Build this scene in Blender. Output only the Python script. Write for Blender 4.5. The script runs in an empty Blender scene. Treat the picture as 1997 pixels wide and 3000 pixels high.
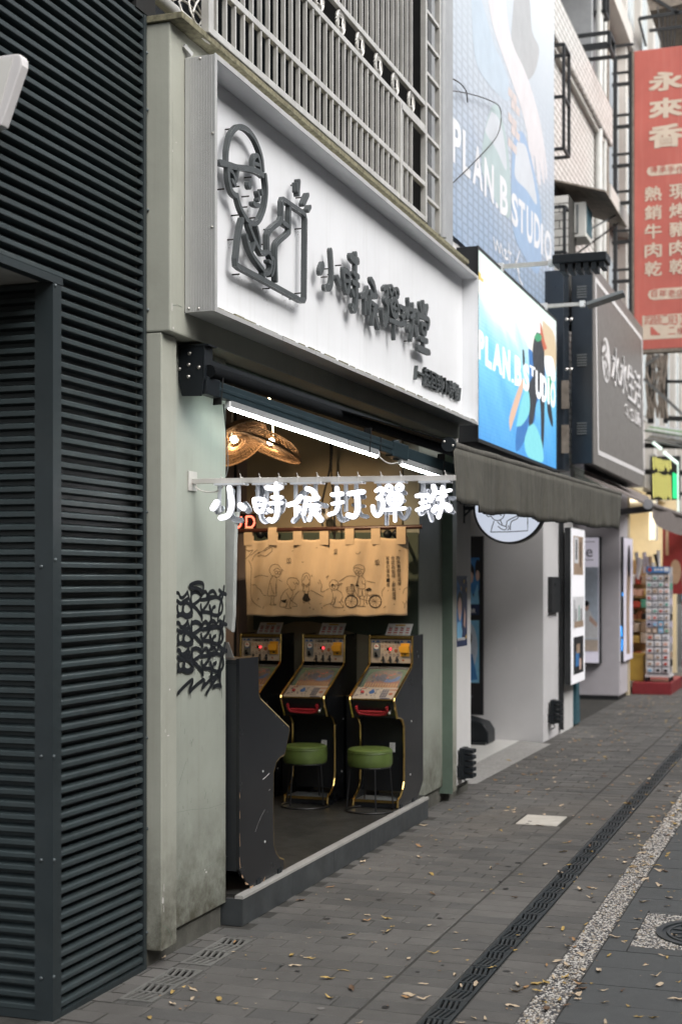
import bpy, bmesh, math, random
from mathutils import Vector, Matrix
random.seed(7)
R = math.radians
S = bpy.context.scene
COL = S.collection

# ---------------------------------------------------------------- camera, sky, sun, exposure
CAM_H = 1.86
FPX, CX, HZ = 4167.0, 998.5, 1698.0            # focal length, centre column and horizon row in photo pixels
YAW = math.atan(1446.5 / FPX)                  # the street runs this far to the right of the view axis
cam_d = bpy.data.cameras.new('camera')
cam = bpy.data.objects.new('camera', cam_d); COL.objects.link(cam)
cam.location = (0, 0, CAM_H)
cam.rotation_euler = (R(90), 0, R(-90) + YAW)
cam_d.sensor_fit = 'VERTICAL'; cam_d.sensor_height = 36.0; cam_d.sensor_width = 24.0
cam_d.lens = FPX / 3000 * 36
cam_d.shift_y = (HZ - 1500) / 3000
cam_d.clip_start = 0.05; cam_d.clip_end = 500
cam_d.dof.use_dof = True; cam_d.dof.focus_distance = 7.6; cam_d.dof.aperture_fstop = 2.4
S.camera = cam

SUN_EL, SUN_AZ = 42, 248                        # soft light from over the street
world = bpy.data.worlds.new('World'); S.world = world; world.use_nodes = True
wn = world.node_tree; wn.nodes.clear()
sky = wn.nodes.new('ShaderNodeTexSky'); sky.sky_type = 'NISHITA'; sky.sun_disc = False
sky.sun_elevation = R(SUN_EL); sky.sun_rotation = R(90 - (SUN_AZ)); sky.dust_density = 4.0; sky.air_density = 1.0
hsv = wn.nodes.new('ShaderNodeHueSaturation'); hsv.inputs['Saturation'].default_value = 0.22
bg = wn.nodes.new('ShaderNodeBackground'); bg.inputs['Strength'].default_value = 0.10
wo = wn.nodes.new('ShaderNodeOutputWorld')
wn.links.new(sky.outputs[0], hsv.inputs['Color']); wn.links.new(hsv.outputs[0], bg.inputs[0]); wn.links.new(bg.outputs[0], wo.inputs[0])
sl = bpy.data.lights.new('sun', 'SUN'); sl.energy = 1.1; sl.angle = R(70); sl.color = (1, .97, .93)
so = bpy.data.objects.new('sun', sl); COL.objects.link(so)
_sd = Vector((math.cos(R(SUN_EL)) * math.cos(R(SUN_AZ)), math.cos(R(SUN_EL)) * math.sin(R(SUN_AZ)), math.sin(R(SUN_EL))))
so.rotation_euler = _sd.to_track_quat('Z', 'Y').to_euler(); so.location = (0, -4, 12)
S.view_settings.view_transform = 'Standard'; S.view_settings.look = 'None'
S.view_settings.exposure = 1.42; S.view_settings.gamma = 1.0
S.render.engine = 'CYCLES'
S.cycles.use_denoising = True
S.cycles.max_bounces = 7; S.cycles.diffuse_bounces = 4; S.cycles.glossy_bounces = 3; S.cycles.transmission_bounces = 4
S.cycles.sample_clamp_indirect = 4.0
S.cycles.caustics_reflective = False; S.cycles.caustics_refractive = False

# ---------------------------------------------------------------- pixel to world helpers
FW = Vector((math.cos(YAW), math.sin(YAW), 0)); RT = Vector((math.sin(YAW), -math.cos(YAW), 0))
def ray(u, v): return FW + RT * ((u - CX) / FPX) + Vector((0, 0, (HZ - v) / FPX))
C0 = Vector((0, 0, CAM_H))
def PY(u, v, Y):
    d = ray(u, v); return C0 + d * (Y / d.y)
def PX(u, v, X):
    d = ray(u, v); return C0 + d * (X / d.x)
def PZ(u, v, Z=0.0):
    d = ray(u, v); return C0 + d * ((Z - CAM_H) / d.z)
def crop(ox, oy, s):
    return lambda x, y: (ox + x / s, oy + y / s)

# ---------------------------------------------------------------- materials
MATS = {}
def M(name, col, rough=.6, metal=0., var=.10, vs=6., bump=0., bs=80., dirt=0., dcol=(.05, .045, .035), streak=0., spec=.5, emit=None, es=1., alpha=None, trans=0., dsc=2.2, grain=0., coat=0., base=0., big=0.):
    m = bpy.data.materials.new(name); m.use_nodes = True
    n, l = m.node_tree.nodes, m.node_tree.links
    b = n['Principled BSDF']
    b.inputs['Roughness'].default_value = rough; b.inputs['Metallic'].default_value = metal
    b.inputs['Specular IOR Level'].default_value = spec
    if coat: b.inputs['Coat Weight'].default_value = coat; b.inputs['Coat Roughness'].default_value = .15
    tc = n.new('ShaderNodeTexCoord'); oi = n.new('ShaderNodeObjectInfo')
    va = n.new('ShaderNodeVectorMath'); va.operation = 'MULTIPLY_ADD'
    va.inputs[1].default_value = (37, 53, 71)
    cmb = n.new('ShaderNodeCombineXYZ')
    for i in range(3): l.new(oi.outputs['Random'], cmb.inputs[i])
    l.new(cmb.outputs[0], va.inputs[0]); l.new(tc.outputs['Object'], va.inputs[2])
    vec = va.outputs[0]
    def noise(sc, det=4, rgh=.6, v=None):
        t = n.new('ShaderNodeTexNoise'); t.inputs['Scale'].default_value = sc; t.inputs['Detail'].default_value = det; t.inputs['Roughness'].default_value = rgh
        l.new(v or vec, t.inputs['Vector']); return t.outputs['Fac']
    def mixc(fac, a, bcol, mode='MIX'):
        x = n.new('ShaderNodeMix'); x.data_type = 'RGBA'; x.blend_type = mode
        if isinstance(fac, float): x.inputs[0].default_value = fac
        else: l.new(fac, x.inputs[0])
        for i, c in ((6, a), (7, bcol)):
            if isinstance(c, tuple): x.inputs[i].default_value = (*c, 1)
            else: l.new(c, x.inputs[i])
        return x.outputs[2]
    def ramp(fac, a, bb):
        r = n.new('ShaderNodeMapRange'); r.inputs['From Min'].default_value = a; r.inputs['From Max'].default_value = bb
        l.new(fac, r.inputs[0]); return r.outputs[0]
    c = tuple(col)
    if var > 0:
        f = ramp(noise(vs), .3, .7)
        c = mixc(f, tuple(x * (1 - var) for x in col), tuple(min(1, x * (1 + var)) for x in col))
    if grain > 0:
        f = ramp(noise(420., 2), .25, .75)
        c = mixc(f, mixc(grain, c, (0., 0., 0.)), mixc(grain * .6, c, (.9, .9, .88)))
    if streak > 0:
        mp = n.new('ShaderNodeMapping'); mp.inputs['Scale'].default_value = (22, 22, .9); l.new(vec, mp.inputs[0])
        f = ramp(noise(1.0, 5, .65, mp.outputs[0]), .52, .78)
        k = n.new('ShaderNodeMath'); k.operation = 'MULTIPLY'; k.inputs[1].default_value = streak; l.new(f, k.inputs[0])
        c = mixc(k.outputs[0], c, dcol)
    if dirt > 0:
        f = ramp(noise(dsc, 8, .72), .50, .82)
        k = n.new('ShaderNodeMath'); k.operation = 'MULTIPLY'; k.inputs[1].default_value = dirt; l.new(f, k.inputs[0])
        c = mixc(k.outputs[0], c, dcol)
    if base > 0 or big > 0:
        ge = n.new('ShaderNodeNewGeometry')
    if big > 0:                                  # large stains that run across neighbouring pieces
        f = ramp(noise(.9, 6, .68, ge.outputs['Position']), .38, .70)
        k = n.new('ShaderNodeMath'); k.operation = 'MULTIPLY'; k.inputs[1].default_value = big; l.new(f, k.inputs[0])
        c = mixc(k.outputs[0], c, tuple(x * .45 for x in col))
        f = ramp(noise(3.7, 6, .7, ge.outputs['Position']), .60, .78)
        k = n.new('ShaderNodeMath'); k.operation = 'MULTIPLY'; k.inputs[1].default_value = big * .6; l.new(f, k.inputs[0])
        c = mixc(k.outputs[0], c, tuple(x * .35 for x in col))
    if base > 0:                                 # patchy dark brown tone, stronger towards the foot of the wall
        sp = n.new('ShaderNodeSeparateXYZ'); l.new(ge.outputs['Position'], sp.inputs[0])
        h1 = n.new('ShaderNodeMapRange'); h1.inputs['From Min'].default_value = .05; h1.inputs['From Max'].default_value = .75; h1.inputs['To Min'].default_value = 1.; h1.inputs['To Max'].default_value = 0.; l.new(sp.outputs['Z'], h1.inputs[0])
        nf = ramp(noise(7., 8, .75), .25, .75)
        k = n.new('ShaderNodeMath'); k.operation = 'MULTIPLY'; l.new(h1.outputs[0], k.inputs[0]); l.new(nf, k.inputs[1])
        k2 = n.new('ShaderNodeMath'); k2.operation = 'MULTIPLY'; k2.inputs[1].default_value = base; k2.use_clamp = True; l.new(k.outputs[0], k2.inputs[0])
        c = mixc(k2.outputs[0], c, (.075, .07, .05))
    if isinstance(c, tuple): b.inputs['Base Color'].default_value = (*c, 1)
    else: l.new(c, b.inputs['Base Color'])
    if rough > .12 and metal < .9 or rough > .2:
        f = noise(vs * 2.3, 3); mr = n.new('ShaderNodeMapRange'); mr.inputs['To Min'].default_value = max(.03, rough - .1); mr.inputs['To Max'].default_value = min(1, rough + .1)
        l.new(f, mr.inputs[0]); l.new(mr.outputs[0], b.inputs['Roughness'])
    if bump > 0:
        bn = n.new('ShaderNodeBump'); bn.inputs['Strength'].default_value = bump; bn.inputs['Distance'].default_value = .004
        l.new(noise(bs, 5, .65), bn.inputs['Height']); l.new(bn.outputs[0], b.inputs['Normal'])
    if emit:
        b.inputs['Emission Color'].default_value = (*emit, 1); b.inputs['Emission Strength'].default_value = es
    if alpha is not None: b.inputs['Alpha'].default_value = alpha
    if trans: b.inputs['Transmission Weight'].default_value = trans
    MATS[name] = m
    return m

SAGE = (.365, .372, .318)
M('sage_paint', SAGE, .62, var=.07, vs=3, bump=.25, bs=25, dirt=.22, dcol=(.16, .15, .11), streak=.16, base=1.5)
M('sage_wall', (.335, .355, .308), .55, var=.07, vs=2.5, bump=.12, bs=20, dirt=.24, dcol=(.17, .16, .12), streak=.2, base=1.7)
M('sage_dark', (.13, .18, .14), .6, var=.1, bump=.15, dirt=.3)
M('concrete_plinth', (.085, .083, .070), .9, var=.25, vs=9, bump=.8, bs=35, dirt=.6, dcol=(.04, .045, .03))
M('teal_steel', (.033, .045, .048), .40, var=.2, vs=3, bump=.06, dirt=.35, dcol=(.075, .078, .074), dsc=5, spec=.4, streak=.2)
M('teal_trim', (.020, .028, .031), .45, var=.15, vs=4, dirt=.2, dcol=(.08, .085, .08))
M('soffit_white', (.6, .6, .57), .7)
M('sign_white', (.77, .78, .80), .38, var=.04, vs=1.5, streak=.16, dirt=.08, dcol=(.42, .41, .37))
M('sign_alu', (.52, .52, .51), .42, metal=.35, var=.06, streak=.30, dcol=(.30, .29, .27))
M('sign_under', (.62, .63, .62), .45, var=.06, dirt=.15)
M('moss_edge', (.20, .185, .12), .9, var=.45, vs=30, bump=.6, bs=120, dirt=.6, dcol=(.05, .05, .02))
M('letter_grey', (.058, .066, .068), .45, var=.12, vs=10, dirt=.12, dcol=(.17, .165, .15))
M('pin_dark', (.05, .045, .04), .6, metal=.4, dirt=.3, dcol=(.2, .1, .05))
M('grille_steel', (.60, .585, .55), .38, metal=.45, var=.14, vs=7, streak=.2, dcol=(.2, .18, .15), dirt=.15)
M('black_metal', (.009, .012, .015), .45, var=.2, bump=.05, dirt=.08, dcol=(.06, .06, .055), spec=.3)
M('awning_arm', (.016, .028, .034), .33, var=.2, dirt=.1, dcol=(.06, .07, .07))
M('dull_screw', (.12, .14, .145), .4, metal=.6, var=.2)
M('bolt', (.55, .53, .50), .35, metal=.9, var=.2, dirt=.3, dcol=(.2, .12, .07))
M('black_fabric', (.006, .007, .008), .85, var=.2, bump=.2, bs=300, spec=.1)
M('white_plastic', (.72, .73, .73), .4, var=.04)
M('acrylic', (.66, .68, .72), .25, var=.03, coat=.4)
M('neon_face', (.9, .9, .92), .4, var=0, emit=(1, .985, 1.0), es=1.25)
M('tube_glow', (.9, .9, .9), .4, var=0, emit=(.86, 1., .97), es=15.0)
M('tube_alu', (.55, .57, .58), .3, metal=.6)
M('bar_white', (.55, .53, .50), .5, var=.1, dirt=.25, dcol=(.2, .18, .15))
M('ink', (.012, .012, .014), .6, var=0)
M('graffiti', (.012, .014, .017), .45, var=.1, spec=.4)
M('canvas', (.62, .47, .31), .92, var=.05, vs=5, bump=.35, bs=320)
M('canvas_ink', (.03, .025, .02), .9, var=.1)
M('canvas_grey', (.13, .10, .07), .9, var=.05)
M('wood_rod', (.06, .020, .014), .35, var=.3, vs=20)
M('beige_wall', (.34, .285, .19), .75, var=.05, vs=2, bump=.06)
M('green_wall', (.07, .095, .07), .7, var=.08, vs=2)
M('mauve_wall', (.21, .17, .16), .7, var=.05)
M('ceil_dark', (.16, .14, .115), .85, var=.1)
M('interior_floor', (.028, .028, .026), .38, var=.35, vs=5, bump=.05, dirt=.3, dcol=(.10, .09, .075))
M('step_face', (.042, .047, .050), .5, var=.28, vs=5, bump=.05, dirt=.5, dcol=(.10, .105, .10), dsc=4)
M('nosing_alu', (.42, .41, .39), .42, metal=.15, var=.1, dirt=.35, dcol=(.15, .14, .12))
M('cab_black', (.010, .011, .013), .34, var=.18, vs=5, bump=.03, bs=15, dirt=.02, dcol=(.07, .06, .06), coat=.25)
M('cab_side', (.012, .013, .015), .24, var=.22, vs=3, bump=.02, bs=8, dirt=.03, dcol=(.06, .055, .055), coat=.12, spec=.35)
M('cab_inner', (.014, .016, .018), .5, var=.15)
M('chip_wood', (.42, .27, .16), .9, var=.3, vs=50)
M('scratch', (.62, .6, .58), .6, var=.1)
M('brass', (.80, .56, .20), .22, metal=1., var=.15, vs=20)
M('panel_cream', (.44, .38, .31), .45, var=.08, vs=18, coat=.2)
M('print_blue', (.03, .11, .30), .5, var=.15)
M('print_red', (.45, .06, .04), .5, var=.15)
M('print_rust', (.30, .10, .05), .5, var=.2)
M('print_navy', (.03, .04, .09), .5, var=.2)
M('print_gold', (.55, .36, .07), .5, var=.1)
M('print_tan', (.42, .27, .12), .5, var=.2)
M('field_green', (.02, .10, .035), .5, var=.15)
M('field_print', (.12, .095, .065), .35, var=.3, vs=25)
M('glass', (.9, .9, .9), .04, var=0, trans=1., spec=.5)
M('coin_grey', (.20, .21, .21), .42, metal=.5, var=.15)
M('yellow_plastic', (.72, .36, .03), .42, var=.08)
M('doll_black', (.02, .02, .022), .4, var=.1)
M('led_black', (.01, .008, .008), .25, var=0)
M('led_red', (.2, .01, .01), .4, var=0, emit=(1., .05, .06), es=2.5)
M('handle_red', (.42, .025, .035), .38, var=.1, dirt=.1)
M('paper', (.70, .69, .66), .7, var=.04)
M('stool_green', (.080, .118, .028), .45, var=.12, vs=14, bump=.12, bs=60, coat=.1, dirt=.12, dcol=(.035, .055, .012))
M('stool_iron', (.010, .010, .011), .45, var=.2)
M('neon_red', (.6, .1, .08), .4, var=0, emit=(1., .16, .09), es=1.3)
M('wicker', (.12, .068, .032), .75, var=.35, vs=60)
M('bulb', (1, .9, .7), .4, var=0, emit=(1., .74, .42), es=14.)
M('curtain_pvc', (.36, .37, .35), .6, var=.1, vs=12, bump=.2, bs=30)
M('cable_black', (.012, .012, .012), .5, var=.1)
M('cable_white', (.62, .60, .56), .5, var=.08, dirt=.25)
M('paver_mortar', (.034, .032, .028), .95, var=.3, vs=30, bump=.5, bs=200, dirt=.3, dcol=(.14, .13, .11))
PAV = []
for i, c in enumerate([(.088, .081, .073), (.068, .064, .059), (.102, .094, .085), (.078, .072, .065)]):
    PAV.append(M('paver_%d' % i, c, .82, var=.16, vs=7, bump=.55, bs=190, dirt=.45, dcol=(.030, .029, .027), dsc=3.5, grain=.14, big=.55))
M('slab_black', (.036, .039, .040), .72, var=.12, vs=5, bump=.45, bs=260, dirt=.25, dcol=(.085, .085, .08), grain=.12)
M('lane_bed', (.028, .029, .029), .9, var=.2, bump=.3)
M('grate_iron', (.036, .043, .047), .48, metal=.3, var=.2, vs=9, bump=.2, dirt=.4, dcol=(.13, .125, .11))
M('grate_pale', (.14, .137, .127), .8, var=.18, vs=10, bump=.5, bs=140, dirt=.5, dcol=(.06, .055, .045))
M('drain_dark', (.008, .008, .008), .95, var=0)
M('pebble_base', (.10, .095, .09), .9, var=.2, bump=.4)
PEB = [M('pebble_white', (.52, .49, .45), .6, var=.2, vs=60), M('pebble_grey', (.19, .18, .17), .6, var=.3, vs=60), M('pebble_dark', (.05, .05, .055), .55, var=.3, vs=60), M('pebble_tan', (.34, .29, .23), .6, var=.25, vs=60)]
M('patch_white', (.46, .44, .40), .8, var=.12, vs=12, dirt=.4, dcol=(.22, .2, .17), grain=.1)
LEAFM = [M('leaf_yellow', (.40, .27, .085), .65, var=.25, vs=40), M('leaf_brown', (.30, .17, .075), .7, var=.3, vs=40), M('leaf_tan', (.46, .36, .25), .7, var=.2, vs=40), M('leaf_dark', (.12, .07, .04), .7, var=.3, vs=40)]
M('white_wall', (.68, .67, .66), .65, var=.05, vs=2, streak=.15, dcol=(.25, .24, .22), dirt=.1)
M('grey_wall', (.66, .65, .655), .6, var=.04, vs=2, dirt=.10, dcol=(.25, .24, .22))
M('mauve_grey', (.54, .51, .54), .6, var=.04)
M('tile_white', (.60, .59, .56), .35, var=.05)
M('ramp_stone', (.30, .29, .275), .85, var=.25, vs=40, bump=.4, dirt=.3)
M('teal_board', (.03, .10, .13), .5)
M('red_paint', (.22, .02, .025), .5, var=.15)
M('valance', (.078, .074, .060), .92, var=.18, vs=12, bump=.5, bs=280, streak=.85, dcol=(.018, .018, .015), dirt=.25)
M('awning_top', (.085, .08, .068), .95, var=.3, vs=30, bump=.6, bs=150)
M('canopy_brown', (.17, .145, .135), .85, var=.12, vs=6, bump=.2, bs=60)
M('banner_frame', (.30, .31, .32), .5, var=.1)
M('dark_glass', (.008, .009, .010), .18, var=0, spec=.12)
M('dark_void', (.008, .008, .008), .9, var=.2)
M('win_pale', (.52, .58, .60), .12, var=.1)
M('black_frame', (.014, .016, .018), .5, var=.15, dirt=.2, dcol=(.07, .055, .045))
M('box_navy', (.012, .018, .026), .32, var=.15, coat=.2)
M('sign_taupe', (.165, .15, .138), .42, var=.05, streak=.12, dcol=(.10, .10, .09))
M('off_white', (.68, .66, .66), .5, var=.04)
M('red_sign', (.46, .115, .09), .55, var=.12, vs=1.2, streak=.25, dcol=(.55, .27, .22))
M('cream_print', (.60, .50, .40), .6, var=.06)
M('pipe_white', (.52, .52, .50), .5, var=.1, streak=.3, dcol=(.2, .2, .17))
M('ac_white', (.58, .57, .53), .5, var=.06, dirt=.2)
M('rust_tin', (.20, .17, .14), .8, var=.3, vs=12, dirt=.4, dcol=(.08, .05, .03))
M('render_pale', (.52, .50, .47), .75, var=.08, vs=2, streak=.25, dcol=(.2, .19, .17))
M('cream_glow', (.62, .53, .36), .7, var=.05)

# ---------------------------------------------------------------- mesh helpers
class MB:
    def __init__(s): s.v, s.f, s.m = [], [], []
    def add(s, verts, faces, m=0):
        o = len(s.v); s.v += [tuple(p) for p in verts]
        for f in faces: s.f.append([i + o for i in f]); s.m.append(m)
        return s
    def box(s, x0, x1, y0, y1, z0, z1, m=0):
        return s.add([(x, y, z) for x in (x0, x1) for y in (y0, y1) for z in (z0, z1)],
                     [(0, 1, 3, 2), (4, 6, 7, 5), (0, 4, 5, 1), (2, 3, 7, 6), (0, 2, 6, 4), (1, 5, 7, 3)], m)
    def bar(s, p, q, w, h=None, up=(0, 0, 1), m=0):
        p, q = Vector(p), Vector(q); h = h or w; d = (q - p).normalized(); up = Vector(up)
        if abs(d.dot(up)) > .99: up = Vector((0, 1, 0))
        a = d.cross(up).normalized() * (w / 2); b = a.cross(d).normalized() * (h / 2)
        vs = [e + i * a + j * b for e in (p, q) for i in (-1, 1) for j in (-1, 1)]
        return s.add(vs, [(0, 1, 3, 2), (4, 6, 7, 5), (0, 4, 5, 1), (2, 3, 7, 6), (0, 2, 6, 4), (1, 5, 7, 3)], m)
    def tube(s, path, r, n=8, m=0, caps=True, closed=False):
        path = [Vector(p) for p in path]; k = len(path); rings = []
        ref = Vector((0, 0, 1))
        for i, p in enumerate(path):
            a = path[(i - 1) % k] if (closed or i > 0) else p; b = path[(i + 1) % k] if (closed or i < k - 1) else p
            d = (b - a).normalized()
            u = d.cross(ref)
            if u.length < .05: u = d.cross(Vector((0, 1, 0)))
            u.normalize(); w = u.cross(d)
            rr = r[i] if isinstance(r, (list, tuple)) else r
            rings.append([p + (u * math.cos(t * 2 * math.pi / n) + w * math.sin(t * 2 * math.pi / n)) * rr for t in range(n)])
        vs = [q for g in rings for q in g]; fs = []
        for i in range(k if closed else k - 1):
            for t in range(n):
                a, b = i * n + t, i * n + (t + 1) % n; c, d2 = ((i + 1) % k) * n + (t + 1) % n, ((i + 1) % k) * n + t
                fs.append((a, b, c, d2))
        if caps and not closed: fs += [tuple(range(n - 1, -1, -1)), tuple((k - 1) * n + t for t in range(n))]
        return s.add(vs, fs, m)
    def cyl(s, c, r, h, n=20, axis='z', m=0, r2=None):
        c = Vector(c); ax = {'x': Vector((1, 0, 0)), 'y': Vector((0, 1, 0)), 'z': Vector((0, 0, 1))}[axis]
        return s.tube([c, c + ax * h], [r, r if r2 is None else r2], n, m)
    def prism(s, poly, fm, d0, d1, m=0, ms=None):
        n = len(poly); vs = [fm(a, b, d0) for a, b in poly] + [fm(a, b, d1) for a, b in poly]
        s.add(vs, [tuple(range(n)), tuple(range(2 * n - 1, n - 1, -1))], m)
        s.add(vs, [(i, (i + 1) % n, n + (i + 1) % n, n + i) for i in range(n)], m if ms is None else ms)
        return s
    def stroke(s, pts, w, fm, d0, d1, m=0, smooth=True, ms=None, sides=True, step=None, eps=6e-5):
        if smooth and len(pts) > 2: pts = catmull(pts, 5)
        P = [Vector((a, b)) for a, b in pts]
        Q = [P[0]]
        for p in P[1:]:
            if (p - Q[-1]).length > 1e-6: Q.append(p)
        P = Q
        if len(P) < 2: P = [P[0], P[0] + Vector((w * .02, 0))]
        k = len(P); W = w if isinstance(w, (list, tuple)) else None
        def wd(i): return (W[0] + (W[1] - W[0]) * i / (k - 1)) / 2 if W else w / 2
        L, Rr = [], []
        for i, p in enumerate(P):
            d = (P[min(i + 1, k - 1)] - P[max(i - 1, 0)]).normalized(); nrm = Vector((-d.y, d.x))
            L.append(p + nrm * wd(i)); Rr.append(p - nrm * wd(i))
        def cap(p, frm, sgn, i):
            a0 = math.atan2(*(frm - p).yx); return [p + Vector((math.cos(a0 + sgn * t), math.sin(a0 + sgn * t))) * wd(i) for t in (math.pi * .25, math.pi * .5, math.pi * .75)]
        e1 = cap(P[-1], L[-1], -1, k - 1); e0 = cap(P[0], Rr[0], -1, 0)
        for i in range(k - 1):
            dd = d1 + (eps * i if d1 > d0 else -eps * i)
            s.add([fm(q.x, q.y, dd) for q in (L[i], L[i + 1], Rr[i + 1], Rr[i])], [(0, 1, 2, 3)], m)
        dd = d1 + (eps * k if d1 > d0 else -eps * k)
        s.add([fm(q.x, q.y, dd) for q in [L[-1]] + e1 + [Rr[-1]]], [(0, 1, 2, 3, 4)], m)
        s.add([fm(q.x, q.y, d1 - (eps if d1 > d0 else -eps)) for q in [Rr[0]] + e0 + [L[0]]], [(0, 1, 2, 3, 4)], m)
        if sides:
            o = L + e1 + Rr[::-1] + e0; n = len(o)
            s.add([fm(q.x, q.y, d0) for q in o] + [fm(q.x, q.y, d1) for q in o], [(i, (i + 1) % n, n + (i + 1) % n, n + i) for i in range(n)], m if ms is None else ms)
        return s
    def lathe(s, prof, c=(0, 0, 0), n=24, m=0):
        c = Vector(c); k = len(prof); vs = []
        for r, z in prof:
            for t in range(n): vs.append(c + Vector((r * math.cos(2 * math.pi * t / n), r * math.sin(2 * math.pi * t / n), z)))
        return s.add(vs, [(i * n + t, i * n + (t + 1) % n, (i + 1) * n + (t + 1) % n, (i + 1) * n + t) for i in range(k - 1) for t in range(n)], m)

def catmull(pts, n):
    p = [Vector((*q, 0)) if len(q) == 2 else Vector(q) for q in pts]; out = []
    two = len(pts[0]) == 2
    for i in range(len(p) - 1):
        a = p[i - 1] if i else p[0] * 2 - p[1]; b, c = p[i], p[i + 1]; d = p[i + 2] if i + 2 < len(p) else p[-1] * 2 - p[-2]
        for j in range(n):
            t = j / n
            q = .5 * ((2 * b) + (c - a) * t + (2 * a - 5 * b + 4 * c - d) * t * t + (3 * b - a - 3 * c + d) * t ** 3)
            out.append((q.x, q.y) if two else tuple(q))
    out.append(tuple(pts[-1])); return out

def _mesh(name, mb, mats, off):
    me = bpy.data.meshes.new(name)
    me.from_pydata([(x - off[0], y - off[1], z - off[2]) for x, y, z in mb.v], [], mb.f)
    for m in (mats if isinstance(mats, (list, tuple)) else [mats]): me.materials.append(MATS[m] if isinstance(m, str) else m)
    if any(mb.m): me.polygons.foreach_set('material_index', mb.m)
    me.update(); return me

def wloc(o):
    v = Vector((0, 0, 0))
    while o: v += o.location; o = o.parent
    return v
def tag(o, label=None, cat=None, group=None, kind=None):
    if label: o['label'] = label
    if cat: o['category'] = cat
    if group: o['group'] = group
    if kind: o['kind'] = kind
    return o
def mk(name, mb, mats, parent=None, label=None, cat=None, group=None, kind=None, bevel=0., smooth=False, seg=2, org=None):
    if parent is not None: off = wloc(parent); loc = (0, 0, 0)
    else:
        xs = [p[0] for p in mb.v]; ys = [p[1] for p in mb.v]; zs = [p[2] for p in mb.v]
        off = org or ((min(xs) + max(xs)) / 2, (min(ys) + max(ys)) / 2, min(zs)); loc = off
    me = _mesh(name, mb, mats, off)
    o = bpy.data.objects.new(name, me); COL.objects.link(o); o.parent = parent; o.location = loc
    if smooth:
        me.polygons.foreach_set('use_smooth', [True] * len(me.polygons))
        try: me.set_sharp_from_angle(angle=R(40))
        except Exception: pass
    if bevel:
        bm = bmesh.new(); bm.from_mesh(me); bmesh.ops.remove_doubles(bm, verts=bm.verts, dist=1e-6)
        bmesh.ops.recalc_face_normals(bm, faces=bm.faces)
        bmesh.ops.bevel(bm, geom=[e for e in bm.edges if len(e.link_faces) == 2 and e.calc_face_angle(0) > .5], offset=bevel, segments=seg, affect='EDGES', profile=.6, clamp_overlap=True)
        bm.to_mesh(me); bm.free()
    if parent is not None and kind is None and name in TINY: kind = 'stuff'
    return tag(o, label, cat, group, kind)
TINY = set('moss_line standoff_pin cable_tie strap navy_print rust_print cream_print blue_print pin lane_divider scuff chipped_edge grime_speck eyelet rib hoop weave notice_print line_drawing dark_print fine_print gold_print red_print dark_shape red_shape lane_print yellow_lettering graffiti ribbed_skin'.split())
def thing(name, label, cat, loc=(0, 0, 0), group=None):
    o = bpy.data.objects.new(name, None); COL.objects.link(o); o.location = loc; o.empty_display_size = .1
    return tag(o, label, cat, group)
def inst(src, name, loc, parent=None, rot=None, scale=None, mat=None):
    o = bpy.data.objects.new(name, src.data if hasattr(src, 'data') else src); COL.objects.link(o)
    o.parent = parent; o.location = loc
    if rot: o.rotation_euler = rot
    if scale: o.scale = scale
    return o
def copy_tree(o, parent=None):
    c = o.copy(); COL.objects.link(c); c.parent = parent
    for ch in list(o.children): copy_tree(ch, c)
    return c

_TC = {}
def text2d(body, size=1., offset=0., spacing=1., res=3):
    key = (body, offset, spacing)
    if key not in _TC:
        c = bpy.data.curves.new('t', 'FONT'); c.body = body; c.offset = offset; c.space_character = spacing; c.resolution_u = res; c.align_x = 'LEFT'
        o = bpy.data.objects.new('t', c); COL.objects.link(o)
        bpy.context.view_layer.update()
        me = bpy.data.meshes.new_from_object(o.evaluated_get(bpy.context.evaluated_depsgraph_get()))
        vs = [(v.co.x, v.co.y) for v in me.vertices]; fs = [tuple(p.vertices) for p in me.polygons]
        ec = {}
        for f in fs:
            for a, b in zip(f, f[1:] + f[:1]): ec[(min(a, b), max(a, b))] = ec.get((min(a, b), max(a, b)), 0) + 1
        ed = [e for e, k in ec.items() if k == 1]
        bpy.data.objects.remove(o); bpy.data.curves.remove(c); bpy.data.meshes.remove(me)
        xs = [v[0] for v in vs]; ys = [v[1] for v in vs]
        x0, x1, y0, y1 = min(xs), max(xs), min(ys), max(ys)
        _TC[key] = ([(x - x0, y - y0) for x, y in vs], fs, ed, x1 - x0, y1 - y0)
    return _TC[key]
def put_text(mb, body, fm, a0, a1, b0, b1, d0, d1, m=0, offset=0., spacing=1.):
    if offset > 0:                               # heavier weight: shifted copies, each a hair further out
        k = offset * 1.1; sg_ = 1 if d1 > d0 else -1; da, db = abs(a1 - a0) * k / max(1, len(body)), abs(b1 - b0) * k
        for i, (ox, oy) in enumerate(((-1, -1), (1, -1), (1, 1), (-1, 1))): _put_text(mb, body, fm, a0 + ox * da, a1 + ox * da, b0 + oy * db, b1 + oy * db, d0, d1 + sg_ * i * .00025, m, spacing)
        return mb
    return _put_text(mb, body, fm, a0, a1, b0, b1, d0, d1, m, spacing)
def _put_text(mb, body, fm, a0, a1, b0, b1, d0, d1, m=0, spacing=1.):
    """fit text into the box a0..a1, b0..b1 of the plane map fm"""
    vs, fs, ed, w, h = text2d(body, 1, 0., spacing)
    fit = lambda x, y, d: fm(a0 + (a1 - a0) * x / w, b0 + (b1 - b0) * y / h, d)
    n = len(vs)
    mb.add([fit(x, y, d1) for x, y in vs], fs, m)
    if abs(d1 - d0) > 2e-4:
        mb.add([fit(x, y, d0) for x, y in vs] + [fit(x, y, d1) for x, y in vs], [(a, b, n + b, n + a) for a, b in ed], m)
    return mb
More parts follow.
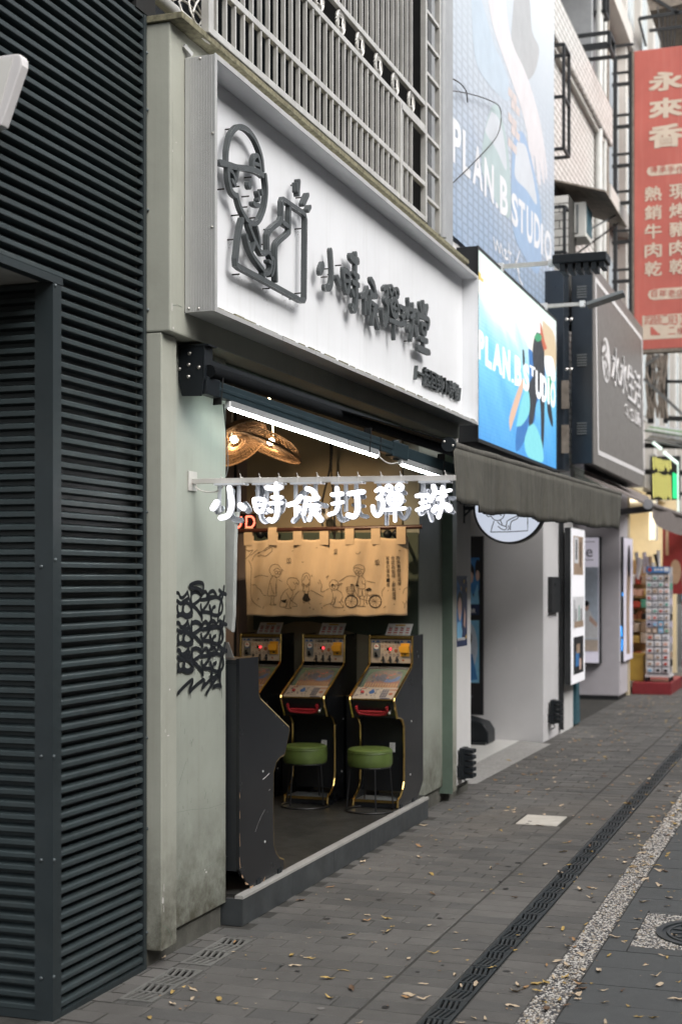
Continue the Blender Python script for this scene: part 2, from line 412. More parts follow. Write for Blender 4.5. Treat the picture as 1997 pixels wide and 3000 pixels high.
def rect(mb, fm, a0, a1, b0, b1, d, m=0):
    return mb.add([fm(a0, b0, d), fm(a1, b0, d), fm(a1, b1, d), fm(a0, b1, d)], [(0, 1, 2, 3)], m)
def disc(mb, fm, a, b, ra, rb, d, m=0, n=20):
    return mb.add([fm(a + ra * math.cos(2 * math.pi * t / n), b + rb * math.sin(2 * math.pi * t / n), d) for t in range(n)], [tuple(range(n))], m)

# planes of the facade (metres from the camera's track, towards the shops)
Y_STEP, Y_TRIM, Y_WALL, Y_BEAM, Y_SF, Y_SP, Y_DARK = 3.0, 3.036, 3.096, 2.988, 2.83, 2.956, 3.12
FLOOR = .163
X_L, X_R = 7.03, 10.79                          # the shop opening

# ---------------------------------------------------------------- ground
g = MB(); g.add([(-60, -80, -.14), (120, -80, -.14), (120, 80, -.14), (-60, 80, -.14)], [(0, 1, 2, 3)])
mk('ground', g, 'paver_mortar', kind='structure')

# the buildings on the other side of the street close the canyon of light
op = thing('opposite_row', 'plain rendered row of buildings across the street behind the camera', 'building', (10, -14, 0))
mk('facade', MB().box(-25, 60, -13, -9, -.14, 10.5), 'sign_taupe', op)
for i in range(20):
    for k in range(3): mk('window', MB().box(-20 + i * 4, -18 + i * 4, -9.02, -8.98, 1.0 + k * 3.3, 2.9 + k * 3.3), 'dark_glass', op)

PV = thing('pavement', None, None, (8, 2.2, 0)); tag(PV, kind='structure')
PV['label'] = 'grey brick pavement in running bond beside the shop fronts'
bed = MB().box(2.0, 34, 1.268, 1.524, -.13, -.0042).box(2.0, 34, 1.658, 2.62, -.13, -.0042)
MORTAR = bed
BX, BY = .140, .285
bricks = []
PATCH = (10.66, 11.13, 1.955, 2.32)
def add_bricks(y0, y1, first, stagger):
    r = 0; x = 4.6
    while x < 33:
        y = y0 - (stagger * BY / 2 if r % 2 else 0)
        while y < y1 - .02:
            a, b = max(y, y0), min(y + BY, y1)
            if b - a > .05: bricks.append((x, x + BX, a, b))
            y += BY
        x += BX; r += 1
add_bricks(1.945, 3.16, 0, 1); add_bricks(1.660, 1.937, 0, 0); add_bricks(1.268, 1.522, 0, 0)
GR = []                                         # the two pale grates by the dark wall
for cs in ([(10, 780), (285, 825), (740, 525), (490, 500)], [(520, 485), (755, 522), (1135, 285), (915, 255)]):
    q = [PZ(340 + x / 2.8, 2650 + y / 2.8) for x, y in cs]
    GR.append((min(p.x for p in q) + .03, max(p.x for p in q) - .045, q[0].y * .5 + q[3].y * .5, q[1].y * .5 + q[2].y * .5))
_lo = min(min(g_[2], g_[3]) for g_ in GR); _hi = max(max(g_[2], g_[3]) for g_ in GR)
bed.box(2.0, 34, 2.62, _lo, -.13, -.0042).box(2.0, 34, _hi, 4.6, -.13, -.0042).box(2.0, GR[0][0], _lo, _hi, -.13, -.0042).box(GR[0][1], GR[1][0], _lo, _hi, -.13, -.0042).box(GR[1][1], 34, _lo, _hi, -.13, -.0042)
mk('mortar_bed', bed, 'paver_mortar', PV)
def clip(b, rc):
    x0, x1, lo, hi = rc
    if not (b[0] < x1 and b[1] > x0 and b[2] < hi and b[3] > lo): return [b]
    out = []
    if b[2] < lo - .025: out.append((b[0], b[1], b[2], lo))
    if b[3] > hi + .025: out.append((b[0], b[1], hi, b[3]))
    m0, m1 = max(b[2], lo), min(b[3], hi)
    if m1 - m0 > .03:
        if b[0] < x0 - .025: out.append((b[0], x0, m0, m1))
        if b[1] > x1 + .025: out.append((x1, b[1], m0, m1))
    return out
for rc in [(x0, x1, _lo, _hi) for x0, x1, ya, yb in GR] + [PATCH]:
    bricks = [c_ for b in bricks for c_ in clip(b, rc)]
def brick_ok(b):
    return True
    for x0, x1, ya, yb in GR:
        lo, hi = min(ya, yb), max(ya, yb)
        if b[0] < x1 and b[1] > x0 and b[2] < hi and b[3] > lo: return False
    if b[0] < PATCH[1] and b[1] > PATCH[0] and b[2] < PATCH[3] and b[3] > PATCH[2]: return False
    return True
def vis(x, y, z=0):
    q = Vector((x, y, z)) - C0; w = q.dot(FW)
    if w < .5: return None
    return CX + FPX * q.dot(RT) / w, HZ - FPX * q.z / w
near, far_ = [], []
for b in bricks:
    if not brick_ok(b): continue
    cxb, cyb = (b[0] + b[1]) / 2, (b[2] + b[3]) / 2
    p = vis(cxb, cyb); inview = p and -60 < p[0] < 2060 and p[1] < 3060
    if cyb > 3.0 and 7.0 < cxb < 10.8: continue
    if cyb > 2.98: near.append((99, b)) if (inview and cxb < 7) else far_.append(b); continue
    (near.append((cxb, b)) if inview else far_.append(b))
near.sort(key=lambda t: t[0])
sel = [b for _, b in near[:300]]; far_ += [b for _, b in near[300:]]
proto = {}
def brick_mesh(w, d, vi):
    k = (round(w, 3), round(d, 3), vi)
    if k not in proto:
        rr = random.Random(hash(k)); mb = MB(); c = .004; gp = .0034
        x, y = w / 2 - gp, d / 2 - gp
        top = [(-x + c, -y + c), (x - c, -y + c), (x - c, y - c), (-x + c, y - c)]; bot = [(-x, -y), (x, -y), (x, y), (-x, y)]
        vs = [(a, b, rr.uniform(-.0012, .0012)) for a, b in top] + [(a, b, -.004) for a, b in bot] + [(a, b, -.03) for a, b in bot]
        mb.add(vs, [(0, 1, 2, 3)] + [(i, 4 + i, 4 + (i + 1) % 4, (i + 1) % 4) for i in range(4)] + [(4 + i, 8 + i, 8 + (i + 1) % 4, 4 + (i + 1) % 4) for i in range(4)])
        proto[k] = _mesh('brick', mb, [PAV[vi]], (0, 0, 0))
    return proto[k]
for b in sel:
    o = inst(brick_mesh(b[1] - b[0], b[3] - b[2], random.choice([0, 0, 1, 2, 3])), 'brick', ((b[0] + b[1]) / 2 - 8, (b[2] + b[3]) / 2 - 2.2, random.uniform(-.0018, .0012)), PV)
    o.rotation_euler = (random.uniform(-.006, .006), random.uniform(-.006, .006), random.uniform(-.006, .006))
fb = MB()
for b in far_:
    z = random.uniform(-.002, .0012); c = .005
    fb.box(b[0] + c, b[1] - c, b[2] + c, b[3] - c, -.03, z, random.randrange(4))
o = mk('brick', fb, PAV, PV, kind='stuff'); o['label'] = 'further pavement bricks in the same bond'
# pale filler patch
pt = MB().box(PATCH[0] + .02, PATCH[1] - .01, PATCH[2] + .03, PATCH[3] - .02, -.03, .002)
mk('patch', pt, 'patch_white', PV, bevel=.004)
# drain channel and grates
dc = MB().box(3, 34, 1.526, 1.656, -.12, -.05)
mk('drain_channel', dc, 'drain_dark', kind='structure')
def grate(mb, L, W, nslot=4, ngroup=4, bf=.25):
    m = .016; gl = (L - m * (ngroup + 1)) / ngroup; t = .012
    mb.box(0, L, 0, m, -t, 0); mb.box(0, L, W - m, W, -t, 0)
    for i in range(ngroup + 1): x = i * (gl + m); mb.box(x, x + m, m, W - m, -t, 0)
    iw = W - 2 * m
    for i in range(ngroup):
        x0 = m + i * (gl + m); x1 = x0 + gl; sk = iw * .16 * (1 if i % 2 else -1)
        nb = nslot + 1; pitch = iw / nslot
        for k in range(nb):
            yc = m + k * pitch; bw = pitch * bf
            ys = [(yc - bw - sk / 2, yc + bw - sk / 2), (yc - bw + sk / 2, yc + bw + sk / 2)]
            cl = lambda v: min(max(v, m - .002), W - m + .002)
            a0, a1 = map(cl, ys[0]); b0, b1 = map(cl, ys[1])
            if a1 - a0 < .001 and b1 - b0 < .001: continue
            mb.add([(x0, a0, -.0015), (x0, a1, -.0015), (x1, b1, -.0015), (x1, b0, -.0015), (x0, a0, -t), (x0, a1, -t), (x1, b1, -t), (x1, b0, -t)],
                   [(0, 1, 2, 3), (0, 3, 7, 4), (1, 5, 6, 2)])
    return mb
gl_ = .572
gm = _mesh('drain_grate', grate(MB(), gl_ - .008, .126), 'grate_iron', (0, 0, 0))
x = 6.12 - gl_
while x < 30:
    o = bpy.data.objects.new('drain_grate', gm); COL.objects.link(o); o.location = (x, 1.528, random.uniform(-.001, .002)); o.rotation_euler = (0, 0, random.uniform(-.003, .003))
    tag(o, 'dark iron slotted grate in the drain channel running along the pavement', 'drain grate', 'iron grates of the drain channel')
    x += gl_
for (x0, x1, ya, yb), lb in zip(GR, ('pale worn drain grate nearest the camera beside the dark corrugated wall', 'pale worn drain grate lying in front of the sage pilaster base')):
    lo, hi = _lo + .003, _hi - .003
    th = thing('access_grate', lb, 'drain grate', (x0, lo, 0), 'pale grates by the wall')
    mk('grate_plate', MB().add(*(lambda m_: ([(a + x0, b + lo, c + .004) for a, b, c in m_.v], m_.f))(grate(MB(), x1 - x0, hi - lo, 4, 4, .17))), 'grate_pale', th)
    mk('sump', MB().box(x0, x1, lo, hi, -.11, -.07), 'drain_dark', th)
# pebble strip
ps = thing('pebble_strip', None, None, (8, 1.19, 0)); tag(ps, kind='structure')
mk('strip_bed', MB().box(2, 34, 1.118, 1.266, -.13, .000), 'pebble_base', ps)
ICO = None
def ico():
    global ICO
    if ICO is None:
        bm = bmesh.new(); bmesh.ops.create_icosphere(bm, subdivisions=1, radius=1); ICO = ([v.co.copy() for v in bm.verts], [tuple(v.index for v in f.verts) for f in bm.faces]); bm.free()
    return ICO
def pebbles(mb, x0, x1, y0, y1, pitch, hole=None):
    vs, fs = ico(); x = x0
    while x < x1:
        y = y0
        while y < y1:
            px, py = x + random.uniform(-.4, .4) * pitch, y + random.uniform(-.4, .4) * pitch
            y += pitch
            if px < x0 + .003 or px > x1 - .003 or py < y0 + .003 or py > y1 - .003: continue
            if hole and (px - hole[0]) ** 2 + (py - hole[1]) ** 2 < hole[2] ** 2: continue
            r = pitch * random.uniform(.38, .66); a = random.uniform(0, 6.28); e = random.uniform(.7, 1.35); ca, sa = math.cos(a), math.sin(a)
            mb.add([(px + (v.x * ca * e - v.y * sa) * r, py + (v.x * sa * e + v.y * ca) * r, .001 + v.z * r * .55) for v in vs], fs, random.choices([0, 1, 2, 3], [5, 3, 3, 2])[0])
        x += pitch
pb = MB(); pebbles(pb, 5.2, 10.5, 1.118, 1.266, .0125); pebbles(pb, 10.5, 20, 1.118, 1.266, .022)
tag(mk('pebbles', pb, PEB, ps, smooth=True), kind='stuff')
# lane of dark slabs
ln = thing('lane', None, None, (8, 0, 0)); tag(ln, kind='structure')
mk('lane_bed', MB().box(2, 40, -8, 1.116, -.13, -.006), 'lane_bed', ln)
MHX, MHY = 7.66, .57                            # manhole
MSQ = (7.29, 8.05, .18, .985)
slab = MB(); c = .003
x = 4.7; r = 0
sl_src = {}
while x < 32:
    y = 1.112; r += 1
    w = .31
    y -= random.choice([.30, .45, .62, .75]) if r % 2 else .58
    ys = [1.112, y]
    while y > -2.2: y -= .92; ys.append(y)
    for ya, yb in zip(ys, ys[1:]):
        segs = [(x, x + w, yb, ya)]
        if x < MSQ[1] and x + w > MSQ[0] and yb < MSQ[3] and ya > MSQ[2]:
            segs = []
            if ya > MSQ[3] + .03: segs.append((x, x + w, MSQ[3] + .002, ya))
            if yb < MSQ[2] - .03: segs.append((x, x + w, yb, MSQ[2] - .002))
            if x < MSQ[0] - .03: segs.append((x, MSQ[0] - .002, max(yb, MSQ[2]), min(ya, MSQ[3])))
            if x + w > MSQ[1] + .03: segs.append((MSQ[1] + .002, x + w, max(yb, MSQ[2]), min(ya, MSQ[3])))
        for a, b, p, q in segs:
            pp = vis((a + b) / 2, q)
            if a < 22 and pp and -100 < pp[0] < 2150: mk('slab', MB().box(a + c, b - c, p + c, q - c, -.05, random.uniform(-.001, .0015)), 'slab_black', ln)
            else: slab.box(a + c, b - c, p + c, q - c, -.05, random.uniform(-.001, .0015))
    x += w
tag(mk('slab', slab, 'slab_black', ln), kind='stuff')
# manhole
mh = thing('manhole', 'round iron manhole cover set in a square of pale pebbles', 'manhole', (MHX, MHY, 0))
mk('surround', MB().box(MSQ[0], MSQ[1], MSQ[2], MSQ[3], -.1, .0005), 'pebble_base', mh)
pb = MB(); pebbles(pb, *MSQ, .0125, (MHX, MHY, .325)); tag(mk('pebbles', pb, PEB, mh, smooth=True), kind='stuff')
cv = MB(); cv.lathe([(.0, .004), (.17, .004), (.172, .009), (.18, .009), (.182, .004), (.25, .004), (.252, .010), (.268, .010), (.272, .002), (.29, .002), (.292, .011), (.325, .011), (.328, -.02)], (MHX, MHY, 0), 48)
mk('cover', cv, 'grate_iron', mh, smooth=True)
rb = MB()
for k in range(16):
    a = k * math.pi / 8; rb.bar((MHX + .05 * math.cos(a), MHY + .05 * math.sin(a), .006), (MHX + .16 * math.cos(a), MHY + .16 * math.sin(a), .006), .016, .010)
    rb.bar((MHX + .19 * math.cos(a + .2), MHY + .19 * math.sin(a + .2), .006), (MHX + .245 * math.cos(a + .2), MHY + .245 * math.sin(a + .2), .006), .02, .010)
mk('raised_pattern', rb, 'grate_iron', mh)

# ---------------------------------------------------------------- dark corrugated building on the left
DX0, DX1 = PY(152, 1700, Y_DARK).x, 6.10        # recess corner, end of the facade
SOF = 3.13
db = thing('corrugated_building', 'dark teal corrugated metal building with a recessed entrance at the left edge', 'building', (5.7, 3.4, 0))
mk('backing', MB().box(DX0 + .030, DX1, Y_DARK + .034, 5.5, 0, 9).box(2.5, DX0 + .030, Y_DARK + .034, 5.5, SOF, 9), 'teal_steel', db)
mk('soffit', MB().box(2.5, DX0 + .028, Y_DARK + .038, 5.4, SOF - .012, SOF - .002), 'soffit_white', db)
RP = .0535
def rib(L):                                     # one pressed ridge of the sheet, running along +x
    mb = MB(); pr = [(0, .0), (-.0225, .010), (-.0225, .028), (0, .042)]
    pr = [(0.016, .004), (-.0285, .0085), (-.0305, .0105), (-.0305, .0262), (-.0275, .0305), (.016, .0405)]
    vs = [(0, a, b) for a, b in pr] + [(L, a, b) for a, b in pr]; n = len(pr)
    return mb.add(vs, [(i, i + 1, n + i + 1, n + i) for i in range(n - 1)] + [tuple(range(n)), tuple(range(2 * n - 1, n - 1, -1))])
rm1 = _mesh('rib', rib(DX1 - .012 - DX0 - .05), 'teal_steel', (0, 0, 0)); rm2 = _mesh('rib', rib(DX1 - .012 - 2.6), 'teal_steel', (0, 0, 0)); rm3 = _mesh('rib', rib(1.9), 'teal_steel', (0, 0, 0))
k = 0; z = .03
while z < 6.2:
    if z + .05 < SOF:
        inst(rm1, 'rib', (DX0 + .05 - 5.7, Y_DARK + .018 - 3.4, z), db)
        inst(rm3, 'rib', (DX0 + .014 - 5.7, Y_DARK + 1.97 - 3.4, z), db, rot=(0, 0, R(-90)))
    else: inst(rm2, 'rib', (2.6 - 5.7, Y_DARK + .018 - 3.4, z + .003), db)
    for o_ in db.children[-2:]:
        if o_.name.startswith('rib'): o_.rotation_euler.x = random.uniform(-.035, .035); o_.location.z += random.uniform(-.0008, .0008)
    z += RP
# corner flashing, end trim and base channels
mk('corner_flashing', MB().box(DX0 - .016, DX0 + .052, Y_DARK - .016, Y_DARK - .0125, .0, SOF + .01).box(DX0 - .016, DX0 - .012, Y_DARK - .0125, Y_DARK + .072, 0, SOF - .015), 'teal_trim', db)
mk('end_trim', MB().box(DX1 - .016, DX1 + .014, Y_DARK - .017, Y_DARK + .02, 0, 6.2), 'teal_trim', db)
mk('base_channel', MB().box(DX0 + .05, DX1 - .016, Y_DARK - .017, Y_DARK + .02, 0, .026).box(DX0 - .014, DX0 + .01, Y_DARK + .07, 4.9, 0, .04), 'teal_trim', db)
mk('lintel_flashing', MB().box(2.6, DX0 + .06, Y_DARK - .019, Y_DARK + .03, SOF - .02, SOF + .012), 'teal_trim', db)
sm = MB()
def screw(mb, p, r, ax):
    p = Vector(p)
    mb.tube([p, p + Vector(ax) * r * .35, p + Vector(ax) * r * .8], [r, r * .95, r * .4], 8)
scr = []
for u, v in [(163, 836), (163, 1640), (158, 2216), (159, 2520), (158, 2862)]:
    q = PY(u, v, Y_DARK - .0162); scr.append((q, (0, -1, 0)))
for u, v in [(430, 155), (432, 322), (433, 615), (433, 908), (430, 2162), (431, 2428), (430, 2732), (430, 1500)]:
    q = PY(u, v, Y_DARK - .0172); scr.append((q, (0, -1, 0)))
for v in (2216, 2520, 2866, 1660):
    q = PX(122, v, DX0 - .017); scr.append((q, (-1, 0, 0)))
for q, ax in scr:
    mb = MB(); screw(mb, q, .0085, ax); mk('screw', mb, 'dull_screw', db, smooth=True)
# pale board at the very left, upper edge of the frame
bd = MB(); px = 4.62
poly = [PX(u, v, px) for u, v in [(-110, 178), (46, 157), (58, 158), (64, 168), (64, 190), (5, 366), (-14, 374), (-110, 390)]]
bd.prism([(p.y, p.z) for p in poly], lambda a, b, d: (d, a, b), px, px + .05, 0)
bl = mk('board_sign', bd, 'off_white', label='white board sign with slanted edge fixed to the dark corrugated wall', cat='sign', bevel=.006)
bk_ = MB(); bk_.prism([(p.y, p.z) for p in [PX(u, v, px) for u, v in [(-100, 188), (40, 170), (-12, 362), (-100, 378)]]], lambda a, b, d: (d, a, b), px - .004, px - .001)
mk('panel_face', bk_, 'paper', bl)
mk('wall_arm', MB().bar((px + .03, poly[0].y, poly[0].z - .1), (px + .03, Y_DARK, poly[0].z - .1), .03), 'grille_steel', bl)

# ---------------------------------------------------------------- the shop building
sh = thing('arcade_shop', 'sage green shop building with an open front and white sign box above', 'building', (8.9, 3.4, 0))
ZB = 2.538 / 1.55 * CAM_H                        # beam underside
ZL = 4.518                                       # top of the fascia, under the ledge
ZB = PY(502, 970, Y_BEAM).z
X_P0 = 6.135; X_P1 = PY(518, 2740, Y_TRIM).x; XE = PY(1344, 1286, Y_BEAM).x
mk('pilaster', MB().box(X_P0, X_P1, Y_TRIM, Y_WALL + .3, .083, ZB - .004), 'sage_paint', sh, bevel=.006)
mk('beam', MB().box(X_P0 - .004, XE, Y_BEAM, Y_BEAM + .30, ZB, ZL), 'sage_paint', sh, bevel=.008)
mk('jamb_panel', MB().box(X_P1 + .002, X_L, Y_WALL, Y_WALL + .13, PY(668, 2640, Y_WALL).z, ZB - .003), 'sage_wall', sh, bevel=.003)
mk('plinth', MB().box(X_P0 + .01, X_L - .012, Y_WALL + .022, Y_WALL + .28, -.05, .16), 'concrete_plinth', sh, bevel=.012, seg=3)
mk('ledge', MB().box(X_P0 - .02, XE + .05, Y_BEAM - .072, Y_BEAM + .5, ZL + .002, ZL + .034), 'moss_edge', sh, bevel=.004)
# right hand side of the opening
XT0 = PY(1295, 2000, Y_WALL).x; XT1 = PY(1337, 2000, Y_TRIM - .03).x
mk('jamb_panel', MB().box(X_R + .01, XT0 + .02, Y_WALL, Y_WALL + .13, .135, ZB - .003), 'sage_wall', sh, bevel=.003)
mk('plinth', MB().box(X_R - .03, XT1 + .6, Y_WALL + .024, Y_WALL + .28, -.05, .16), 'concrete_plinth', sh, bevel=.012, seg=3)
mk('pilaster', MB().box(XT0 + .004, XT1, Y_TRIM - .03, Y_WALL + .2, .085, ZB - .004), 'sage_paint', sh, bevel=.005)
mk('shaded_side', MB().box(XT0 - .004, XT0 + .003, Y_TRIM - .028, Y_WALL + .1, .075, ZB - .004), 'sage_dark', sh)  # darker green sheet paints in the shade on the pilaster's side
# interior shell
mk('floor', MB().box(X_L + .035, X_R - .002, Y_STEP + .045, 6.2, .0, FLOOR), 'interior_floor', sh)
mk('end_wall', MB().box(X_R + .0, X_R + .12, Y_WALL + .14, 6.2, FLOOR + .002, 3.36), 'beige_wall', sh)
mk('back_wall', MB().box(X_L, X_R - .002, 6.2, 6.3, FLOOR, 3.36), 'beige_wall', sh)
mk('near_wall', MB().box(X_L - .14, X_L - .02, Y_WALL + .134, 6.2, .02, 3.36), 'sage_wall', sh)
mk('ceiling', MB().box(X_L - .13, X_R + .12, Y_BEAM + .302, 6.3, 3.365, 3.42), 'ceil_dark', sh)
mk('head_panel', MB().box(X_P1, XE - .02, Y_BEAM + .14, Y_BEAM + .298, ZB - .06, ZB - .006), 'sage_dark', sh)
# green painted band and mauve strip on the end wall
gm_ = MB(); XW = X_R - .004
pg = [PX(u, v, XW) for u, v in [(742, 1560), (1224, 1560), (1224, 1870), (1150, 1872), (1040, 1856), (960, 1830), (905, 1820), (860, 1822), (800, 1840), (742, 1846)]]
gm_.prism([(p.y, p.z) for p in pg], lambda a, b, d: (d, a, b), XW, XW + .003); mk('green_band', gm_, 'green_wall', sh)
ms_ = MB(); a = PX(724, 1200, XW).y; ms_.box(XW - .006, XW - .001, a, 5.4, FLOOR, 3.3); mk('mauve_panel', ms_, 'mauve_wall', sh)
mk('corner_post', MB().box(XW - .03, XW - .008, PX(695, 1700, XW).y, PX(690, 1700, XW).y, FLOOR, 3.3), 'black_metal', sh)
# knocks, chips and hairline cracks in the paint
ch = MB(); rn = random.Random(3)
def chip(u, v, w, h_, Y):
    p = PY(u, v, Y); k_ = 7; ch.add([(p.x + w * rn.uniform(.5, 1) * math.cos(6.283 * i / k_), Y - .0012, p.z + h_ * rn.uniform(.5, 1) * math.sin(6.283 * i / k_)) for i in range(k_)], [tuple(range(k_))])
for u, v, w, h_ in [(480, 2600, .004, .03), (477, 2640, .012, .022), (480, 2665, .003, .025), (497, 2020, .010, .006), (492, 2155, .016, .004), (484, 2140, .004, .012), (486, 2300, .003, .012)]: chip(u, v, w, h_, Y_TRIM)
for u, v, w, h_ in [(604, 2555, .012, .008), (600, 2548, .008, .005), (655, 1742, .008, .02)]: chip(u, v, w, h_, Y_WALL)
for u, v, w, h_ in [(516, 418, .006, .006), (505, 442, .003, .010), (504, 900, .006, .03), (532, 640, .003, .02), (508, 960, .010, .008)]: chip(u, v, w, h_, Y_BEAM)
tag(mk('paint_chip', ch, 'scratch', sh), kind='stuff')
ck = MB()
def crk(pts, Y, w=.0009): ck.stroke([(lambda q: (q.x, q.z))(PY(u, v, Y)) for u, v in pts], w, lambda a, b, d: (a, d, b), Y - .0002, Y - .0010, smooth=False, sides=False)
crk([(476, 2712), (486, 2716), (492, 2722), (500, 2736), (504, 2752)], Y_TRIM, .003); crk([(518, 2380), (560, 2372), (610, 2368), (662, 2352)], Y_WALL); crk([(522, 2570), (580, 2556), (640, 2520), (667, 2508)], Y_WALL)
crk([(506, 895), (520, 893), (532, 900)], Y_BEAM, .002); crk([(524, 2300), (545, 2230)], Y_WALL, .002); crk([(560, 2180), (566, 2165)], Y_WALL, .003); crk([(600, 2340), (603, 2320)], Y_WALL, .003); crk([(585, 2450), (587, 2425)], Y_WALL, .002); crk([(505, 300), (506, 420), (504, 560)], Y_BEAM, .0014)
for k_ in range(46):
    u, v = rn.uniform(524, 664), rn.uniform(2060, 2660); crk([(u, v), (u + rn.uniform(-2, 2), v + rn.uniform(3, 16))], Y_WALL, rn.uniform(.001, .003))
tag(mk('hairline_crack', ck, 'sage_dark', sh), kind='stuff')
# step
st = thing('entrance_step', 'dark tiled entrance step with a ribbed aluminium nosing', 'step', (8.9, Y_STEP, 0))
x0s, x1s = 7.042, 10.715
n = 5
for i in range(n):
    a, b = x0s + (x1s - x0s) * i / n, x0s + (x1s - x0s) * (i + 1) / n
    mk('tile', MB().box(a + .0012, b - .0012, Y_STEP, Y_STEP + .012, 0, FLOOR - .018), 'step_face', st)
mk('core', MB().box(x0s, x1s, Y_STEP + .012, Y_STEP + .10, -.03, FLOOR - .019), 'paver_mortar', st)
mk('end_tile', MB().box(x0s - .010, x0s - .001, Y_STEP + .001, Y_STEP + .16, 0, FLOOR - .019), 'step_face', st)
nz = MB().box(x0s - .01, x1s + .004, Y_STEP - .004, Y_STEP + .044, FLOOR - .018, FLOOR - .002)
for i in range(5): nz.box(x0s - .01, x1s + .004, Y_STEP + .002 + i * .0085, Y_STEP + .007 + i * .0085, FLOOR - .0025, FLOOR + .001)
mk('nosing', nz, 'nosing_alu', st)

# ---------------------------------------------------------------- main sign box
XS0 = PY(540, 917, Y_BEAM).x; XS1 = PY(1397, 1244, Y_SF).x; ZS0 = PY(627.5, 911, Y_SF).z; ZS1 = 4.398
sg = thing('sign_box', 'large white shop sign box with dark grey raised characters and a boy drawing', 'sign', ((XS0 + XS1) / 2, Y_BEAM - .002, ZS0))
t = .016
def frame_side(x0, x1): return MB().box(x0, x1, Y_SF, Y_BEAM - .003, ZS0, ZS1)
mk('end_panel', frame_side(XS0, XS0 + t), 'sign_alu', sg, bevel=.003)
mk('end_panel', frame_side(XS1 - t, XS1), 'sign_white', sg, bevel=.003)
mk('top_panel', MB().box(XS0 + t + .001, XS1 - t - .001, Y_SF + .001, Y_BEAM - .003, ZS1 - t, ZS1 - .001), 'sign_white', sg)
mk('bottom_panel', MB().box(XS0 + t + .001, XS1 - t - .001, Y_SF + .001, Y_BEAM - .003, ZS0 + .001, ZS0 + t), 'sign_under', sg)
xm = PY(600 + 1040 / 2.24, 1330 / 2.24, Y_SP).x
for a, b in ((XS0 + t + .001, xm - .001), (xm + .001, XS1 - t - .001)):
    mk('face_panel', MB().box(a, b, Y_SP, Y_SP + .012, ZS0 + t, ZS1 - t), 'sign_white', sg)
for a, b, c_, d in ((ZS0 - .004, ZS0 + .022, 'moss_edge', 0), (ZS1 - .022, ZS1 + .006, 'moss_edge', 0)):
    mb = MB(); xx = XS0 + .002
    while xx < XS1 - .02:
        L = min(random.uniform(.25, .62), XS1 - .004 - xx); mb.box(xx, xx + L - .003, Y_SF - .007 + random.uniform(0, .002), Y_SF - .001, a + random.uniform(0, .003), b - random.uniform(0, .003)); xx += L
    mk('edge_trim', mb, 'sign_alu', sg)
    mb = MB(); xx = XS0 + .05
    while xx < XS1 - .1:
        L = random.uniform(.02, .22); mb.box(xx, xx + L, Y_SF - .0035, Y_SF + .006, b - .002, b + random.uniform(.002, .009)); xx += L + random.uniform(0, .09)
    mk('moss_line', mb, 'moss_edge', sg)
mk('edge_trim', MB().box(XS0 - .004, XS0 + .022, Y_SF - .008, Y_SF - .001, ZS0 - .003, ZS1 + .003), 'sign_alu', sg, bevel=.002)
mk('edge_trim', MB().box(XS1 - .018, XS1 + .002, Y_SF - .008, Y_SF - .001, ZS0 - .003, ZS1 + .003), 'sign_white', sg, bevel=.002)
ap = MB()
for i in range(14): ap.box(XS0 - .0022, XS0 - .0002, Y_SF + .012 + i * .0085, Y_SF + .0165 + i * .0085, ZS0 + .002, ZS1 - .002)
mk('ribbed_skin', ap, 'sign_alu', sg)
for u, v in [(586, 171), (623, 390), (621, 665), (582, 904), (553, 904)]:
    q = PX(u, v, XS0 - .002); mb = MB(); screw(mb, q, .007, (-1, 0, 0)); mk('screw', mb, 'bolt', sg, smooth=True)
mk('hanger', MB().bar((XS0 + .03, Y_BEAM - .02, ZS1 + .02), (XS0 - .02, Y_BEAM - .001, ZS1 + .05), .03, .02), 'sign_alu', sg)

